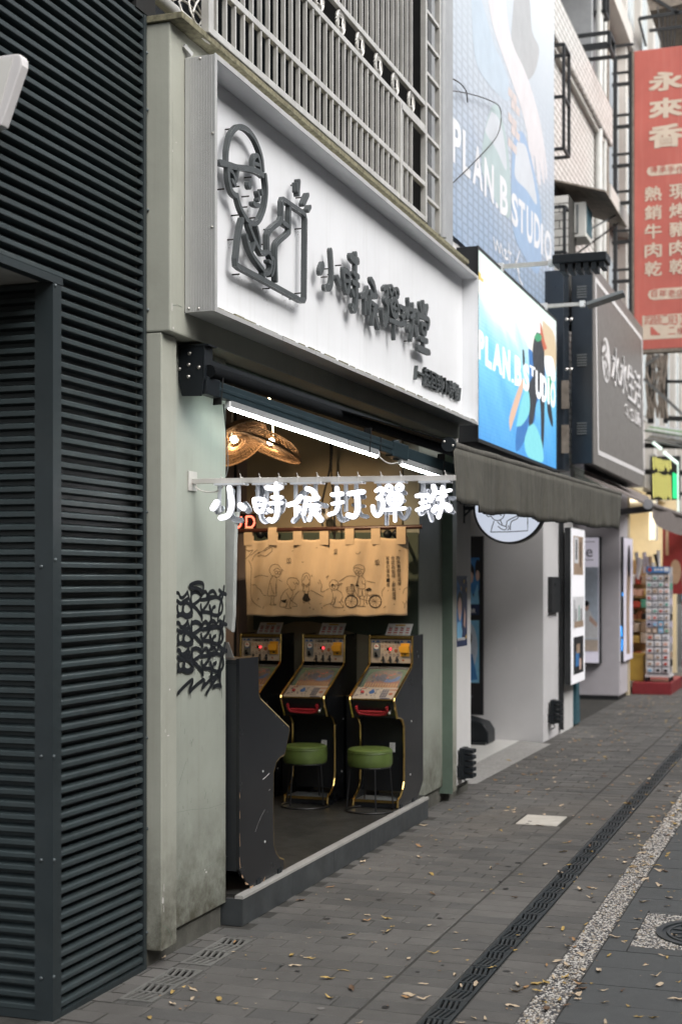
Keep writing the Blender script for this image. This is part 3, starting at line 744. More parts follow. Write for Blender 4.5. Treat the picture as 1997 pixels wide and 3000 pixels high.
YF, YBK = 2.893, 2.916                           # front and back of the raised letters
sgm = lambda a, b, d: (a, d, b)
def tr(cr, pts): return [(lambda p: (p.x, p.z))(PY(*cr(*q), YF)) for q in pts]
c6 = crop(620, 330, 3.9937)
LW = .027
logo = [
 ([(187, 570), (192, 430), (228, 270), (295, 180), (355, 166), (430, 205), (505, 300), (560, 425), (592, 540), (606, 672)], LW),
 ([(108, 582), (200, 608), (300, 640), (400, 650), (480, 666), (560, 698), (603, 735)], LW * 1.15),
 ([(492, 645), (494, 560), (516, 505), (543, 508), (566, 575), (577, 690)], LW * .9), ([(500, 592), (560, 612)], LW * .7),
 ([(200, 640), (202, 760), (218, 850), (246, 930), (288, 972)], LW),
 ([(222, 680), (240, 690), (262, 735), (285, 800), (300, 740), (312, 665)], LW * .75), ([(245, 795), (278, 845)], LW * .9),
 ([(302, 966), (324, 1060), (362, 1160), (420, 1255), (490, 1300), (552, 1268), (602, 1165), (630, 1050), (642, 900), (628, 735)], LW),
 ([(445, 846), (447, 850)], LW * 1.6), ([(585, 915), (588, 950)], LW * .8), ([(542, 935), (552, 975), (556, 1005), (545, 1025)], LW * .8), ([(490, 1062), (520, 1080), (552, 1088)], LW * .9),
 ([(362, 1252), (336, 1350), (316, 1480), (302, 1620), (290, 1715), (292, 1775), (330, 1808), (420, 1856), (560, 1930), (740, 2030), (900, 2118), (1040, 2195), (1078, 2205), (1092, 2170), (1095, 1900), (1098, 1550), (1101, 1250), (1090, 1200), (1050, 1160), (960, 1100), (880, 1045), (834, 1012), (824, 1050), (822, 1130), (822, 1225), (800, 1280), (720, 1340), (675, 1385), (656, 1440), (654, 1520), (656, 1612)], LW),
 ([(916, 1085), (910, 1200), (908, 1370), (890, 1415), (810, 1485), (762, 1535), (748, 1590), (746, 1720), (752, 1962)], LW), ([(828, 1285), (886, 1325)], LW),
 ([(432, 1312), (470, 1415), (520, 1535), (575, 1635), (612, 1655), (640, 1630), (668, 1645), (690, 1700), (700, 1760)], LW * .9),
 ([(526, 1348), (545, 1440), (560, 1560)], LW * .8), ([(400, 1440), (430, 1565), (490, 1690), (560, 1790), (602, 1850), (604, 1912)], LW * .9), ([(497, 1530), (472, 1610)], LW * .8),
 ([(612, 1880), (645, 1888), (674, 1860), (690, 1815), (682, 1760), (660, 1740)], LW * .8), ([(694, 1700), (716, 1715), (722, 1790), (708, 1875), (690, 1905)], LW * .7),
 ([(1016, 800), (1008, 960)], LW * .9), ([(988, 832), (990, 915)], LW * .7), ([(1118, 962), (1068, 1075)], LW * .95), ([(1143, 1102), (1118, 1150)], LW * .9)]
lg = MB()
for i, (pts, w) in enumerate(logo):
    p = tr(c6, pts)
    if len(pts) > 12: lg.stroke(p, w, sgm, YBK, YF - i * .0004, smooth=False)
    else: lg.stroke(p, w, sgm, YBK, YF - i * .0004)
lo_ = mk('boy_emblem', lg, 'letter_grey', sg)
pn = MB()
for x_, y_ in [(250, 175), (330, 850), (420, 1090), (320, 1185), (530, 1215), (440, 965), (150, 880), (275, 1470), (330, 1878), (690, 1350), (560, 1925), (680, 2045), (905, 2115), (985, 2165), (1045, 2100), (1050, 1345), (1000, 830), (1060, 980), (1075, 1125), (600, 1530), (470, 740)]:
    p = PY(*c6(x_ + 40, y_ + 8), YF); pn.cyl((p.x, YBK - .002, p.z), .0042, Y_SP - YBK + .002, 6, 'y')
mk('standoff_pin', pn, 'pin_dark', lo_)
st_ = MB()                                       # grime runs below the pins
for x_, y_ in [(250, 1190), (205, 1475), (310, 1890), (640, 2060), (860, 2180), (950, 2230), (1000, 1380), (1000, 2110), (430, 1110), (185, 175), (250, 940)]:
    for _ in range(14):
        p = PY(*c6(x_ + random.gauss(0, 16), y_ + abs(random.gauss(20, 60))), Y_SP); L = random.uniform(.002, .012); w = random.uniform(.0012, .003)
        st_.add([(p.x - w, Y_SP - .0006, p.z), (p.x + w, Y_SP - .0006, p.z), (p.x, Y_SP - .0006, p.z - L)], [(0, 1, 2)])
mk('grime_speck', st_, 'pin_dark', sg)

# brush strokes of the rounded characters, drawn in a 0..1 box (x right, y up)
G7 = lambda x0, x1, y0, y1: (lambda p: ((p[0] - x0) / (x1 - x0), (y1 - p[1]) / (y1 - y0)))
GL = {
 '小': ((220, 645, 280, 720), [([(440, 315), (455, 420), (462, 520), (442, 600), (400, 640), (340, 652)], 62), ([(290, 480), (252, 540)], 76), ([(562, 512), (602, 548)], 66)]),
 '時': ((660, 1085, 280, 720), [([(722, 445), (728, 500), (750, 565), (778, 588)], 46), ([(722, 440), (800, 440), (842, 462), (836, 530), (812, 578), (778, 590)], 46), ([(745, 512), (832, 502)], 30),
        ([(872, 312), (940, 322), (1024, 312)], 60), ([(980, 270), (976, 420)], 48), ([(932, 422), (1036, 426)], 42), ([(908, 490), (1040, 488)], 42), ([(986, 430), (992, 560), (976, 650), (935, 690), (900, 672)], 56), ([(892, 562), (922, 580)], 46)]),
 '候': ((1095, 1530, 280, 720), [([(1256, 415), (1205, 475), (1115, 505)], 56), ([(1196, 490), (1202, 625)], 38), ([(1240, 530), (1240, 575)], 30), ([(1332, 325), (1390, 350), (1428, 412)], 60), ([(1315, 432), (1375, 447), (1450, 432)], 56), ([(1322, 455), (1292, 608)], 46), ([(1345, 512), (1400, 516), (1465, 520)], 42), ([(1375, 560), (1460, 558)], 36), ([(1410, 520), (1356, 680)], 46), ([(1425, 600), (1490, 680)], 64)]),
 '打': ((75, 510, 280, 720), [([(182, 315), (196, 500), (165, 585), (95, 612)], 46), ([(128, 388), (240, 382)], 50), ([(130, 492), (250, 476)], 38), ([(322, 382), (480, 364)], 58), ([(412, 382), (420, 560), (382, 640), (312, 622)], 60)]),
 '彈': ((570, 995, 280, 720), [([(632, 345), (682, 318), (706, 355), (688, 402), (648, 430)], 44), ([(648, 430), (700, 450), (712, 520), (682, 600), (640, 628), (602, 580), (592, 520)], 46),
        ([(780 + 33 * math.cos(a * math.pi / 5), 320 + 33 * math.sin(a * math.pi / 5)) for a in range(11)], 34), ([(902 + 33 * math.cos(a * math.pi / 5), 313 + 33 * math.sin(a * math.pi / 5)) for a in range(11)], 34),
        ([(850 + 76 * math.cos(a * math.pi / 6), 445 + 68 * math.sin(a * math.pi / 6)) for a in range(13)], 46), ([(850, 385), (850, 690)], 36), ([(785, 445), (915, 445)], 28), ([(735, 566), (962, 550)], 40)]),
 '珠': ((1075, 1515, 280, 720), [([(1096, 402), (1226, 396)], 46), ([(1166, 402), (1162, 560)], 36), ([(1138, 482), (1200, 472)], 36), ([(1102, 562), (1235, 522)], 46), ([(1290, 296), (1302, 370), (1256, 460)], 54), ([(1312, 372), (1400, 362), (1484, 346)], 38), ([(1396, 312), (1390, 400), (1386, 520), (1350, 648)], 48), ([(1342, 442), (1430, 402)], 44), ([(1322, 532), (1292, 570)], 60), ([(1440, 520), (1472, 560)], 76)]),
 '堂': ((0, 100, 0, 100), [([(50, 4), (49, 24)], 13), ([(26, 10), (36, 24)], 12), ([(78, 6), (66, 24)], 12), ([(14, 30), (10, 46)], 12), ([(14, 32), (86, 30), (80, 46)], 10), ([(36, 44), (38, 60)], 9), ([(36, 44), (64, 44), (62, 60), (38, 60)], 9), ([(50, 64), (50, 88)], 10), ([(26, 74), (74, 72)], 11), ([(10, 93), (90, 91)], 12)]),
}
def glyph(mb, ch, fm, a0, a1, b0, b1, d0, d1, m=0, ms=None, wk=1., sides=True):
    (x0, x1, y0, y1), ss = GL[ch]; sx = (a1 - a0) / (x1 - x0); sy = (b1 - b0) / (y1 - y0)
    for i, (pts, w) in enumerate(ss):
        p = [(a0 + (x - x0) * sx, b1 - (y - y0) * sy) for x, y in pts]
        mb.stroke(p, w * abs(sy) * wk, fm, d0, d1 + (i * .0005 if d1 > d0 else -i * .0005), m, ms=ms, sides=sides)
c5 = crop(900, 700, 3.136)
for ch, (xa, xb, ya, yb) in zip('小時候彈珠堂', [(110, 322, 70, 545), (312, 492, 120, 675), (490, 668, 320, 810), (680, 862, 425, 930), (846, 1014, 545, 985), (1005, 1132, 568, 1060)]):
    pa, pb_ = PY(*c5(xa, (ya + yb) / 2), YF), PY(*c5(xb, (ya + yb) / 2), YF)
    um = (xa + xb) / 2; zt, zb = PY(*c5(um, ya), YF).z, PY(*c5(um, yb), YF).z
    mb = MB(); glyph(mb, ch, sgm, pa.x, pb_.x, zb, zt, YBK, YF, wk=.95)
    o = mk('raised_character', mb, 'letter_grey', sg)
    pn = MB()
    for _ in range(4):
        xx, zz = random.uniform(pa.x + .05, pb_.x - .05), random.uniform(zb + .04, zt - .04); pn.cyl((xx, YBK - .001, zz), .0042, Y_SP - YBK + .001, 6, 'y')
    mk('standoff_pin', pn, 'pin_dark', o)
mb = MB(); p0, p1 = PY(*c5(1008, 1260), YF + .03), PY(*c5(1420, 1450), YF + .03)
zt, zb = PY(*c5(1210, 1250), YF + .03).z, PY(*c5(1210, 1392), YF + .03).z
put_text(mb, '/一起回到小時候/', sgm, p0.x, p1.x, zb - .005, zt + .01, Y_SP - .002, Y_SP - .026, offset=.018)
mk('tagline_lettering', mb, 'letter_grey', sg)

# ---------------------------------------------------------------- window grille above the sign
YG = 2.925; ZG = ZL + .036
gr = thing('window_grille', 'brushed steel window grille with coin shaped ornaments above the sign', 'window grille', (8.4, YG, ZG))
bars = [6.678 + .1185 * i for i in range(31)]
zr = [PY(600 + 180 / 2.24, 10 / 2.24, YG).z, PY(600 + 675 / 2.24, 10 / 2.24, YG).z, PY(600 + 850 / 2.24, 10 / 2.24, YG).z]
zr = [zr[0], zr[1], zr[2], zr[2] + .95]
GX0, GX1 = 6.42, PY(600 + 1436 / 2.24, 300, YG).x
for z in zr + [ZG + .02]: mk('rail', MB().box(GX0, GX1, YG - .016, YG + .016, z - .018, z + .018), 'grille_steel', gr, bevel=.003)
mk('post', MB().box(GX0 - .03, GX0 + .03, YG - .02, YG + .02, ZG, 7.6), 'grille_steel', gr); mk('post', MB().box(GX1 - .02, GX1 + .022, YG - .02, YG + .02, ZG, 7.6), 'grille_steel', gr)
bm_ = None
for x in bars:
    x *= YG / 3.0
    if x > GX1 - .05 or x < GX0 + .05: continue
    for a, b in ((ZG, zr[1] - .018), (zr[2] + .018, 7.6)):
        mk('bar', MB().box(x - .0078, x + .0078, YG - .012, YG + .010, a, b), 'grille_steel', gr)
zc = (zr[1] + zr[2]) / 2; rr = (zr[2] - zr[1]) / 2 - .018
for u in (600 + 747 / 2.24, 600 + 888 / 2.24, 600 + 1015 / 2.24, 600 + 1135 / 2.24, 600 + 1246 / 2.24, 600 + 1350 / 2.24):
    xc = PY(u, 100, YG).x; mb = MB()
    mb.tube([(xc + rr * math.cos(a * math.pi / 12), YG, zc + rr * math.sin(a * math.pi / 12)) for a in range(24)], .010, 6, closed=True)
    cr_ = mk('coin_ornament', mb, 'grille_steel', gr, smooth=True)
    mb = MB(); rq = rr * .92
    for k in range(4):
        a = k * math.pi / 2 + math.pi / 4; b = a + math.pi / 2
        A = Vector((math.cos(a), math.sin(a))) * rq; Bv = Vector((math.cos(b), math.sin(b))) * rq; mid = (A + Bv) * .5 * .42
        for cc in (mid, (A + Bv) * .5 * 1.25):
            pts = [A * (1 - t) ** 2 + cc * 2 * t * (1 - t) + Bv * t * t for t in (0, .25, .5, .75, 1)]
            mb.tube([(xc + p.x, YG, zc + p.y) for p in pts], .006, 5)
    mk('coin_petal', mb, 'grille_steel', cr_)
xg1 = PY(600 + 1270 / 2.24, 300, YG).x                         # small hinged door in the grille
mk('door_frame', MB().box(xg1 - .02, xg1 + .02, YG - .022, YG + .018, ZG, zr[1]).box(xg1, GX1 - .03, YG - .022, YG + .018, zr[1] - .05, zr[1] - .02), 'grille_steel', gr)
XL2 = PY(1282, 300, YG).x
mk('post', MB().box(XL2 - .018, XL2 + .018, YG - .02, YG + .02, ZG, 7.6), 'grille_steel', gr)
z = ZG + .2
while z < 7.4: mk('rung', MB().box(GX1 + .022, XL2 - .018, YG - .014, YG + .014, z - .012, z + .012), 'grille_steel', gr); z += .235
# upper storey behind the grille
us = thing('upper_storey', 'dark upper storey windows behind the steel grille', 'building', (8.9, 3.9, ZL))
mk('back_wall', MB().box(6.2, 11.2, 4.22, 4.4, ZL + .036, 9).box(6.0, 6.2, 3.1, 4.4, ZL + .036, 9).box(10.82, 10.92, 3.06, 4.22, ZL + .037, 9), 'dark_void', us)
for i in range(6):
    a = 6.5 + i * .75; mk('window_pane', MB().box(a, a + .68, 4.185, 4.21, ZL + .30, 6.9), 'dark_glass', us)
    mk('window_frame', MB().box(a - .035, a, 4.17, 4.215, ZL + .2, 7).box(a, a + .715, 4.17, 4.184, ZL + .22, ZL + .27), 'black_metal', us)
mk('pipe', MB().tube([(6.3, 3.25, ZL + .30), (11, 3.25, ZL + .30)], .035, 10), 'pipe_white', us, smooth=True)
mk('column', MB().box(10.96, 11.63, 3.04, 3.7, ZL + .04, 9), 'banner_frame', us)
mk('downpipe', MB().tube([(PY(1293, 300, 3.0).x, 3.0, ZL + .1), (PY(1293, 300, 3.0).x, 3.0, 8)], .04, 10), 'banner_frame', us, smooth=True)
mk('roof_slab', MB().box(6.0, 11.4, 3.0, 5.5, 7.9, 8.2), 'render_pale', us)
# cables coiled on the ledge corner
cb = MB()
for k in range(3):
    cb.tube([(6.42 + .17 * math.cos(a * .52) + .01 * k, 2.98 + .05 * math.sin(a * .5 + k), ZL + .10 + .03 * k + .10 * math.sin(a * .52 + .4 * k)) for a in range(13)], .0055, 6)
cb.tube([(6.18, 3.0, ZL + .12), (6.25, 2.97, ZL + .17), (6.36, 2.95, ZL + .3), (6.40, 2.98, ZL + .55)], .007, 6)
mk('cable_coil', cb, 'cable_white', label='loops of pale cable lying on the ledge above the sage pilaster', cat='cable', smooth=True)

# ---------------------------------------------------------------- graffiti on the jamb panel
cg = crop(510, 1680, 6.2)
row = [
 [(48, 350), (85, 365), (112, 430), (150, 440), (200, 400), (240, 335)], [(240, 335), (268, 440), (300, 560), (332, 720)],
 [(55, 500), (120, 545), (170, 512), (245, 465)], [(312, 330), (308, 480), (330, 600)],
 [(308, 385), (360, 340), (430, 350), (478, 400), (466, 470), (400, 530), (335, 575)], [(340, 590), (400, 640), (470, 735), (505, 800)],
 [(488, 410), (528, 352), (570, 330), (600, 390), (590, 440)], [(604, 425), (640, 350), (700, 318), (740, 358), (756, 420), (620, 435)],
 [(480, 480), (640, 462), (760, 432), (850, 470)], [(642, 470), (600, 560), (500, 690)],
 [(500, 700), (600, 705), (660, 722), (720, 755), (800, 755), (858, 700), (876, 600), (862, 500)],
 [(904, 235), (882, 400), (832, 560), (802, 760), (786, 880)], [(816, 300), (870, 352), (938, 382)], [(815, 420), (875, 350)],
 [(640, 592), (662, 700), (672, 860)], [(682, 695), (700, 625), (738, 602)],
 [(190, 545), (158, 600), (150, 665), (185, 738), (250, 742), (312, 665), (270, 560), (210, 528)],
 [(55, 590), (62, 690), (95, 740), (150, 690), (165, 570)], [(50, 775), (130, 745), (220, 790), (318, 765)], [(478, 570), (492, 700), (498, 830)]]
gf = MB(); k = 0
def gst(pts, w):
    global k
    p = [(lambda q: (q.x, q.z))(PY(*cg(*a), Y_WALL)) for a in pts]; gf.stroke(p, w, sgm, Y_WALL - .0002, Y_WALL - .0008 - k * .00012, sides=False, eps=1e-5); k += 1
for dy, sc in ((0, 1.), (545, .93), (1030, .95)):
    for pts in row:
        j = random.uniform(-12, 12) if dy else 0
        gst([(x + j * .3, 330 + (y - 330) * sc + dy + j) for x, y in pts], random.uniform(.018, .0235))
for pts in ([(262, 220), (330, 180), (430, 162), (500, 188), (508, 260), (498, 330)], [(262, 235), (320, 262), (390, 270), (450, 300), (492, 335)],
            [(50, 2170), (150, 2060), (300, 1930), (302, 2000), (262, 2085), (270, 2140)], [(262, 2140), (400, 2010), (510, 1930), (522, 2000), (490, 2075)], [(490, 2075), (600, 1960), (700, 1888), (790, 1828)],
            [(805, 1815), (700, 1960), (562, 2180)], [(690, 2060), (760, 2028), (824, 2042)], [(818, 1780), (810, 1960), (830, 2060)], [(640, 1850), (660, 1960)]): gst(pts, .021)
for x, y0, y1 in [(270, 2120, 2270), (562, 2160, 2240), (833, 2040, 2270), (492, 1700, 1900), (352, 1600, 1830), (674, 840, 1090), (786, 860, 1170), (676, 1380, 1640), (828, 980, 1245), (720, 1290, 1400), (480, 820, 1100)]: gst([(x, y0), (x + 3, y1)], [.009, .003])
mk('graffiti', gf, 'graffiti', sh)

# ---------------------------------------------------------------- lit blade sign with hanging characters
XN = 6.60
bl = thing('blade_sign', 'white lit character sign hanging from a bar that projects over the pavement', 'sign', (XN, 3.09, 2.35))
A, B_ = PX(565, 1410, XN), PX(1333, 1400, XN)
mk('support_bar', MB().bar((XN, A.y, A.z), (XN, B_.y, B_.z), .026, .026), 'bar_white', bl, bevel=.002)
mk('wall_plate', MB().box(XN - .05, XN + .05, Y_WALL - .008, Y_WALL, A.z - .05, A.z + .05), 'bar_white', bl, bevel=.002)
nfm = lambda a, b, d: (d, a, b)
c7, c8 = crop(560, 1350, 3.92), crop(940, 1350, 3.92)
for ch in '小時候打彈珠':
    (x0, x1, y0, y1), ss = GL[ch]; cr = c7 if ch in '小時候' else c8
    xf = XN - .030
    p0, p1 = PX(*cr(x0, y0), xf), PX(*cr(x1, y1), xf)
    mb = MB(); glyph(mb, ch, nfm, p0.y, p1.y, p1.z, p0.z, xf + .017, xf + .002, wk=1.08); o = mk('character', mb, 'acrylic', bl)
    mb = MB(); glyph(mb, ch, nfm, p0.y, p1.y, p1.z, p0.z, xf + .0, xf - .006, wk=.82, ms=0); mk('lit_face', mb, 'neon_face', o)
    mb = MB(); xb = XN + .030
    glyph(mb, ch, nfm, p1.y, p0.y, p1.z + (.0 if ch in '時候' else -.012), p0.z - .012, xb - .017, xb - .002, wk=1.08); o2 = mk('character', mb, 'acrylic', bl)
    mb = MB(); glyph(mb, ch, nfm, p1.y, p0.y, p1.z + (.0 if ch in '時候' else -.012), p0.z - .012, xb, xb + .006, wk=.82); mk('lit_face', mb, 'neon_face', o2)
    zb = A.z + (B_.z - A.z) * ((p0.y + p1.y) / 2 - A.y) / (B_.y - A.y)
    hb = MB(); yc, hw = (p0.y + p1.y) / 2, abs(p1.y - p0.y) / 2
    hb.box(XN - .036, XN + .036, yc - hw * .8, yc + hw * .8, zb - .024, zb - .014)
    for f in (-.5, .05, .55): hb.box(XN - .012, XN - .006, yc + f * hw - .006, yc + f * hw + .006, p1.z + .06, zb - .02); hb.box(XN + .006, XN + .012, yc + f * hw + .01, yc + f * hw + .022, p1.z + .06, zb - .02)
    mk('hanger', hb, 'acrylic', bl)
    tb = MB()
    for f in (-.55, .5): tb.box(XN - .0145, XN + .0145, yc + f * hw - .003, yc + f * hw + .003, zb - .016, zb + .018).bar((XN, yc + f * hw, zb + .014), (XN - .004, yc + f * hw + .006, zb + .036), .003)
    mk('cable_tie', tb, 'bar_white', bl)
cb = MB(); cb.tube(catmull([(XN, A.y - .01, A.z - .012), (XN - .01, A.y - .04, A.z - .045), (XN - .01, A.y - .10, A.z - .058), (XN, A.y - .145, A.z - .05), (XN, A.y - .18, A.z - .015)], 5), .0045, 6)
mk('lead', cb, 'cable_white', bl, smooth=True)

# ---------------------------------------------------------------- awning with folding arm and tube lights
aw = thing('awning', 'dark awning with weathered striped valance over the neighbouring front', 'awning', (11.6, 2.9, 2.5))
XBK = 6.44
def pxp(u, v): q = PX(u, v, XBK); return (q.y, q.z)
br = MB(); br.prism([pxp(*q) for q in [(523, 1010), (597, 1008), (597, 1113), (590, 1160), (533, 1160), (523, 1120)]], nfm, XBK, XBK + .012)
br.box(XBK, XBK + .10, pxp(597, 1010)[0] - .004, pxp(597, 1010)[0] + .008, pxp(597, 1113)[1], pxp(597, 1010)[1]).box(XBK - .004, XBK + .1, pxp(612, 1010)[0], pxp(523, 1010)[0], pxp(597, 1010)[1] - .006, pxp(597, 1010)[1] + .004)
bo = mk('bracket', br, 'black_metal', aw, bevel=.003)
for x_, y_ in [(217, 727), (210, 856), (100, 905), (326, 887), (205, 993)]:
    q = PX(500 + x_ / 3.92, 850 + y_ / 3.92, XBK); mb = MB(); screw(mb, q, .010, (-1, 0, 0)); mk('bolt', mb, 'bolt', bo, smooth=True)
R0 = PX(612, 1088, XBK + .03); R1 = Vector((15.9, R0.y, R0.z))
mk('roller', MB().tube([R0, R1], .034, 14), 'black_fabric', aw, smooth=True)
mk('torsion_bar', MB().bar(R0 + Vector((.02, .03, .05)), R1 + Vector((0, .03, .05)), .03), 'black_metal', aw)
A1 = PX(606, 1132, 6.50); B1 = PY(1336, 1380, 2.26)
def at_u(u, a=A1, b=B1):
    lo, hi = 0., 1.
    for _ in range(40):
        m_ = (lo + hi) / 2
        if vis(*(a + (b - a) * m_))[0] < u: lo = m_
        else: hi = m_
    return a + (b - a) * lo
am = MB(); E1 = at_u(1150); E2 = at_u(1176)
am.bar(A1, E1, .045, .075).bar(A1 + Vector((0, -.024, 0)), E1 + Vector((0, -.024, 0)), .006, .02)
mk('arm', am, 'awning_arm', aw, bevel=.006)
mk('arm', MB().bar(E2, B1, .042, .068), 'awning_arm', aw, bevel=.006)
mk('elbow', MB().bar(E1 - (E2 - E1) * .35, E2 + (E2 - E1) * .35, .058, .09).cyl((E1.x + .06, E1.y, E1.z - .06), .022, .12, 12), 'awning_arm', aw, bevel=.006)
mk('shoulder', MB().bar(Vector((XBK + .01, A1.y, A1.z)), A1 + (B1 - A1) * .03, .05, .09), 'black_metal', aw, bevel=.006)
st3 = MB()
for u in (640, 1075, 1105, 1290):
    q = at_u(u); d = (B1 - A1).normalized(); st3.bar(q - d * .004, q + d * .004, .052, .15 if u in (640, 1075, 1290) else .085)
mk('strap', st3, 'cable_black', aw)
YV = 2.22; V0, V1 = PY(1316, 1303, YV), PY(1813, 1447, YV)
NV = 300
def vpt(t, s):                                   # t along, s 0 top .. 1 bottom
    p = V0 + (V1 - V0) * t
    wv = .012 * math.sin(t * 61) + .009 * math.sin(t * 137 + 1) + .006 * math.sin(t * 241 + 4 * math.sin(t * 17)) + .012 * math.sin(t * 23 + 2) + (.05 * math.exp(-((t - .075) / .03) ** 2))
    tl = .06 * math.exp(-t * 14) * s
    return (p.x + .004 * s * math.sin(t * 90), YV - .022 - wv * s * 1.2, p.z - .018 - s * (.372 + .010 * math.sin(t * 19) + .006 * math.sin(t * 53) - (.045 if t < .075 else 0)) + tl * 0)
vm = MB(); NS = 8
vm.add([vpt(i / NV, j / NS) for i in range(NV + 1) for j in range(NS + 1)], [(i * (NS + 1) + j, (i + 1) * (NS + 1) + j, (i + 1) * (NS + 1) + j + 1, i * (NS + 1) + j + 1) for i in range(NV) for j in range(NS)])
vo = mk('valance', vm, 'valance', aw, smooth=True)
vo.modifiers.new('thick', 'SOLIDIFY').thickness = .002
hm = MB(); hm.tube([Vector(vpt(i / NV, 1.0)) for i in range(NV + 1)], .004, 5); mk('hem', hm, 'black_fabric', vo)
fbp = [V0 + (V1 - V0) * (i / 30) + Vector((0, .004 * math.sin(i), .003 * math.sin(i * 1.7))) for i in range(31)]
mk('front_bar', MB().tube(fbp, .026, 12), 'awning_top', aw, smooth=True)
ec = MB().cyl((V0.x - .03, V0.y, V0.z), .044, .03, 16, 'x'); eo = mk('end_cap', ec, 'black_metal', aw, smooth=True)
for a in (.6, 3.4):
    mb = MB(); screw(mb, (V0.x - .031, V0.y + .03 * math.cos(a), V0.z + .03 * math.sin(a)), .008, (-1, 0, 0)); mk('bolt', mb, 'bolt', eo, smooth=True)
fa = MB(); z1 = R0.z + .035
fa.add([(V0.x - .01, YV, V0.z + .024), (V1.x, YV, V1.z + .024), (V1.x, R0.y, z1 + .02), (V0.x - .01, R0.y, z1), (V0.x - .01, YV, V0.z + .018), (V1.x, YV, V1.z + .018), (V1.x, R0.y, z1 + .014), (V0.x - .01, R0.y, z1 - .006)],
       [(0, 1, 2, 3), (4, 5, 6, 7), (0, 3, 7, 4), (1, 5, 6, 2)])
mk('canopy', fa, 'black_fabric', aw)
for u0, u1, lb in ((668, 1100, 'long lit tube lamp strapped under the awning arm'), (1172, 1300, 'short lit tube lamp at the outer end of the awning arm')):
    p, q = at_u(u0), at_u(u1); dn = Vector((0, -.004, -.058)); p, q = p + dn, q + dn
    tl = thing('tube_lamp', lb, 'lamp', p, 'tube lamps on the awning')
    mk('housing', MB().bar(p + Vector((0, 0, .006)), q + Vector((0, 0, .006)), .036, .036), 'tube_alu', tl, bevel=.003)
    dd = (q - p).normalized()
    mk('diffuser', MB().tube([p + Vector((0, -.002, -.017)) + dd * .004, q + Vector((0, -.002, -.017)) - dd * .004], .0095, 10), 'tube_glow', tl, smooth=True)
    mk('end_clip', MB().bar(p - dd * .012, p, .030, .034).bar(q, q + dd * .012, .030, .034), 'white_plastic', tl)
q = at_u(1100) + Vector((0, 0, -.06)); q2 = at_u(1172) + Vector((0, 0, -.06)); md = (q + q2) / 2 + Vector((0, 0, -.03))
mk('lamp_cable', MB().tube(catmull([tuple(q), tuple(md), tuple(q2)], 5), .004, 6), 'cable_white', label='pale cable looped between the two tube lamps', cat='cable', smooth=True)
wp = at_u(655)
mk('hanging_wire', MB().tube(catmull([tuple(wp + Vector((0, 0, -.06))), tuple(PX(664, 1290, XN + .1)), tuple(PX(668, 1360, XN + .05)), tuple(PX(662, 1398, XN))], 6), .003, 5), 'cable_black', label='thin dark wire running down from the awning arm to the sign bar', cat='cable', smooth=True)

# ---------------------------------------------------------------- round projecting sign
XRD = 11.81; rc = PX(1490, 1486, XRD); rad = 108 * (rc - C0).dot(FW) / FPX
rs = thing('round_sign', 'round white light box with boy drawing projecting under the awning', 'sign', rc)
ring = MB(); n = 48
ring.lathe([(rad * .94, 0), (rad, .0), (rad, .09), (0, .09)], (0, 0, 0), n); ring.v = [(rc.x + z, rc.y + y, rc.z + x) for x, y, z in ring.v]
mk('rim', ring, 'black_frame', rs, smooth=True)
fc = MB().lathe([(0, .003), (rad * .86, .003), (rad * .945, .008)], (0, 0, 0), n); fc.v = [(rc.x + z, rc.y + y, rc.z + x) for x, y, z in fc.v]
M('round_face', (.62, .65, .72), .35, var=.03, emit=(.78, .85, 1.), es=.26); mk('face', fc, 'round_face', rs, smooth=True)
c3 = crop(1250, 1150, 2.613); XRF = XRD + .0025
rl = MB()
for pts in ([(425, 918), (470, 905), (540, 890), (600, 882)], [(452, 905), (470, 860), (510, 835), (560, 838), (590, 880)], [(480, 905), (462, 915), (455, 935), (470, 950), (490, 945)], [(488, 945), (510, 970), (545, 980), (580, 960), (596, 920), (598, 890)],
            [(512, 985), (498, 1030), (488, 1068)], [(488, 1068), (630, 1066), (770, 1058), (770, 990), (768, 930), (700, 940), (640, 968), (612, 985), (606, 1020)], [(700, 935), (690, 965), (650, 985), (638, 1015), (638, 1050)], [(540, 990), (560, 1010), (590, 1022), (610, 1030), (600, 1050), (570, 1045), (545, 1025)],
            [(560, 975), (575, 1010)], [(622, 1020), (628, 1040), (618, 1052)], [(800, 955), (812, 968)], [(812, 945), (826, 966)], [(560, 935), (568, 942)], [(536, 915), (538, 920)]):
    rl.stroke([(lambda q: (q.y, q.z))(PX(*c3(*a), XRF)) for a in pts], .0075, nfm, XRF - .0002, XRF - .0008, sides=False, smooth=len(pts) < 9)
mk('boy_drawing', rl, 'ink', rs)
mk('bracket', MB().bar((rc.x + .045, rc.y + rad * .98, rc.z + .0), (rc.x + .045, Y_TRIM - .03, rc.z), .024, .03).box(rc.x + .03, rc.x + .06, Y_TRIM - .042, Y_TRIM - .031, rc.z - .13, rc.z + .10).bar((rc.x + .045, rc.y + rad + .02, rc.z), (rc.x + .045, Y_TRIM - .035, rc.z - .07), .016), 'black_metal', rs)

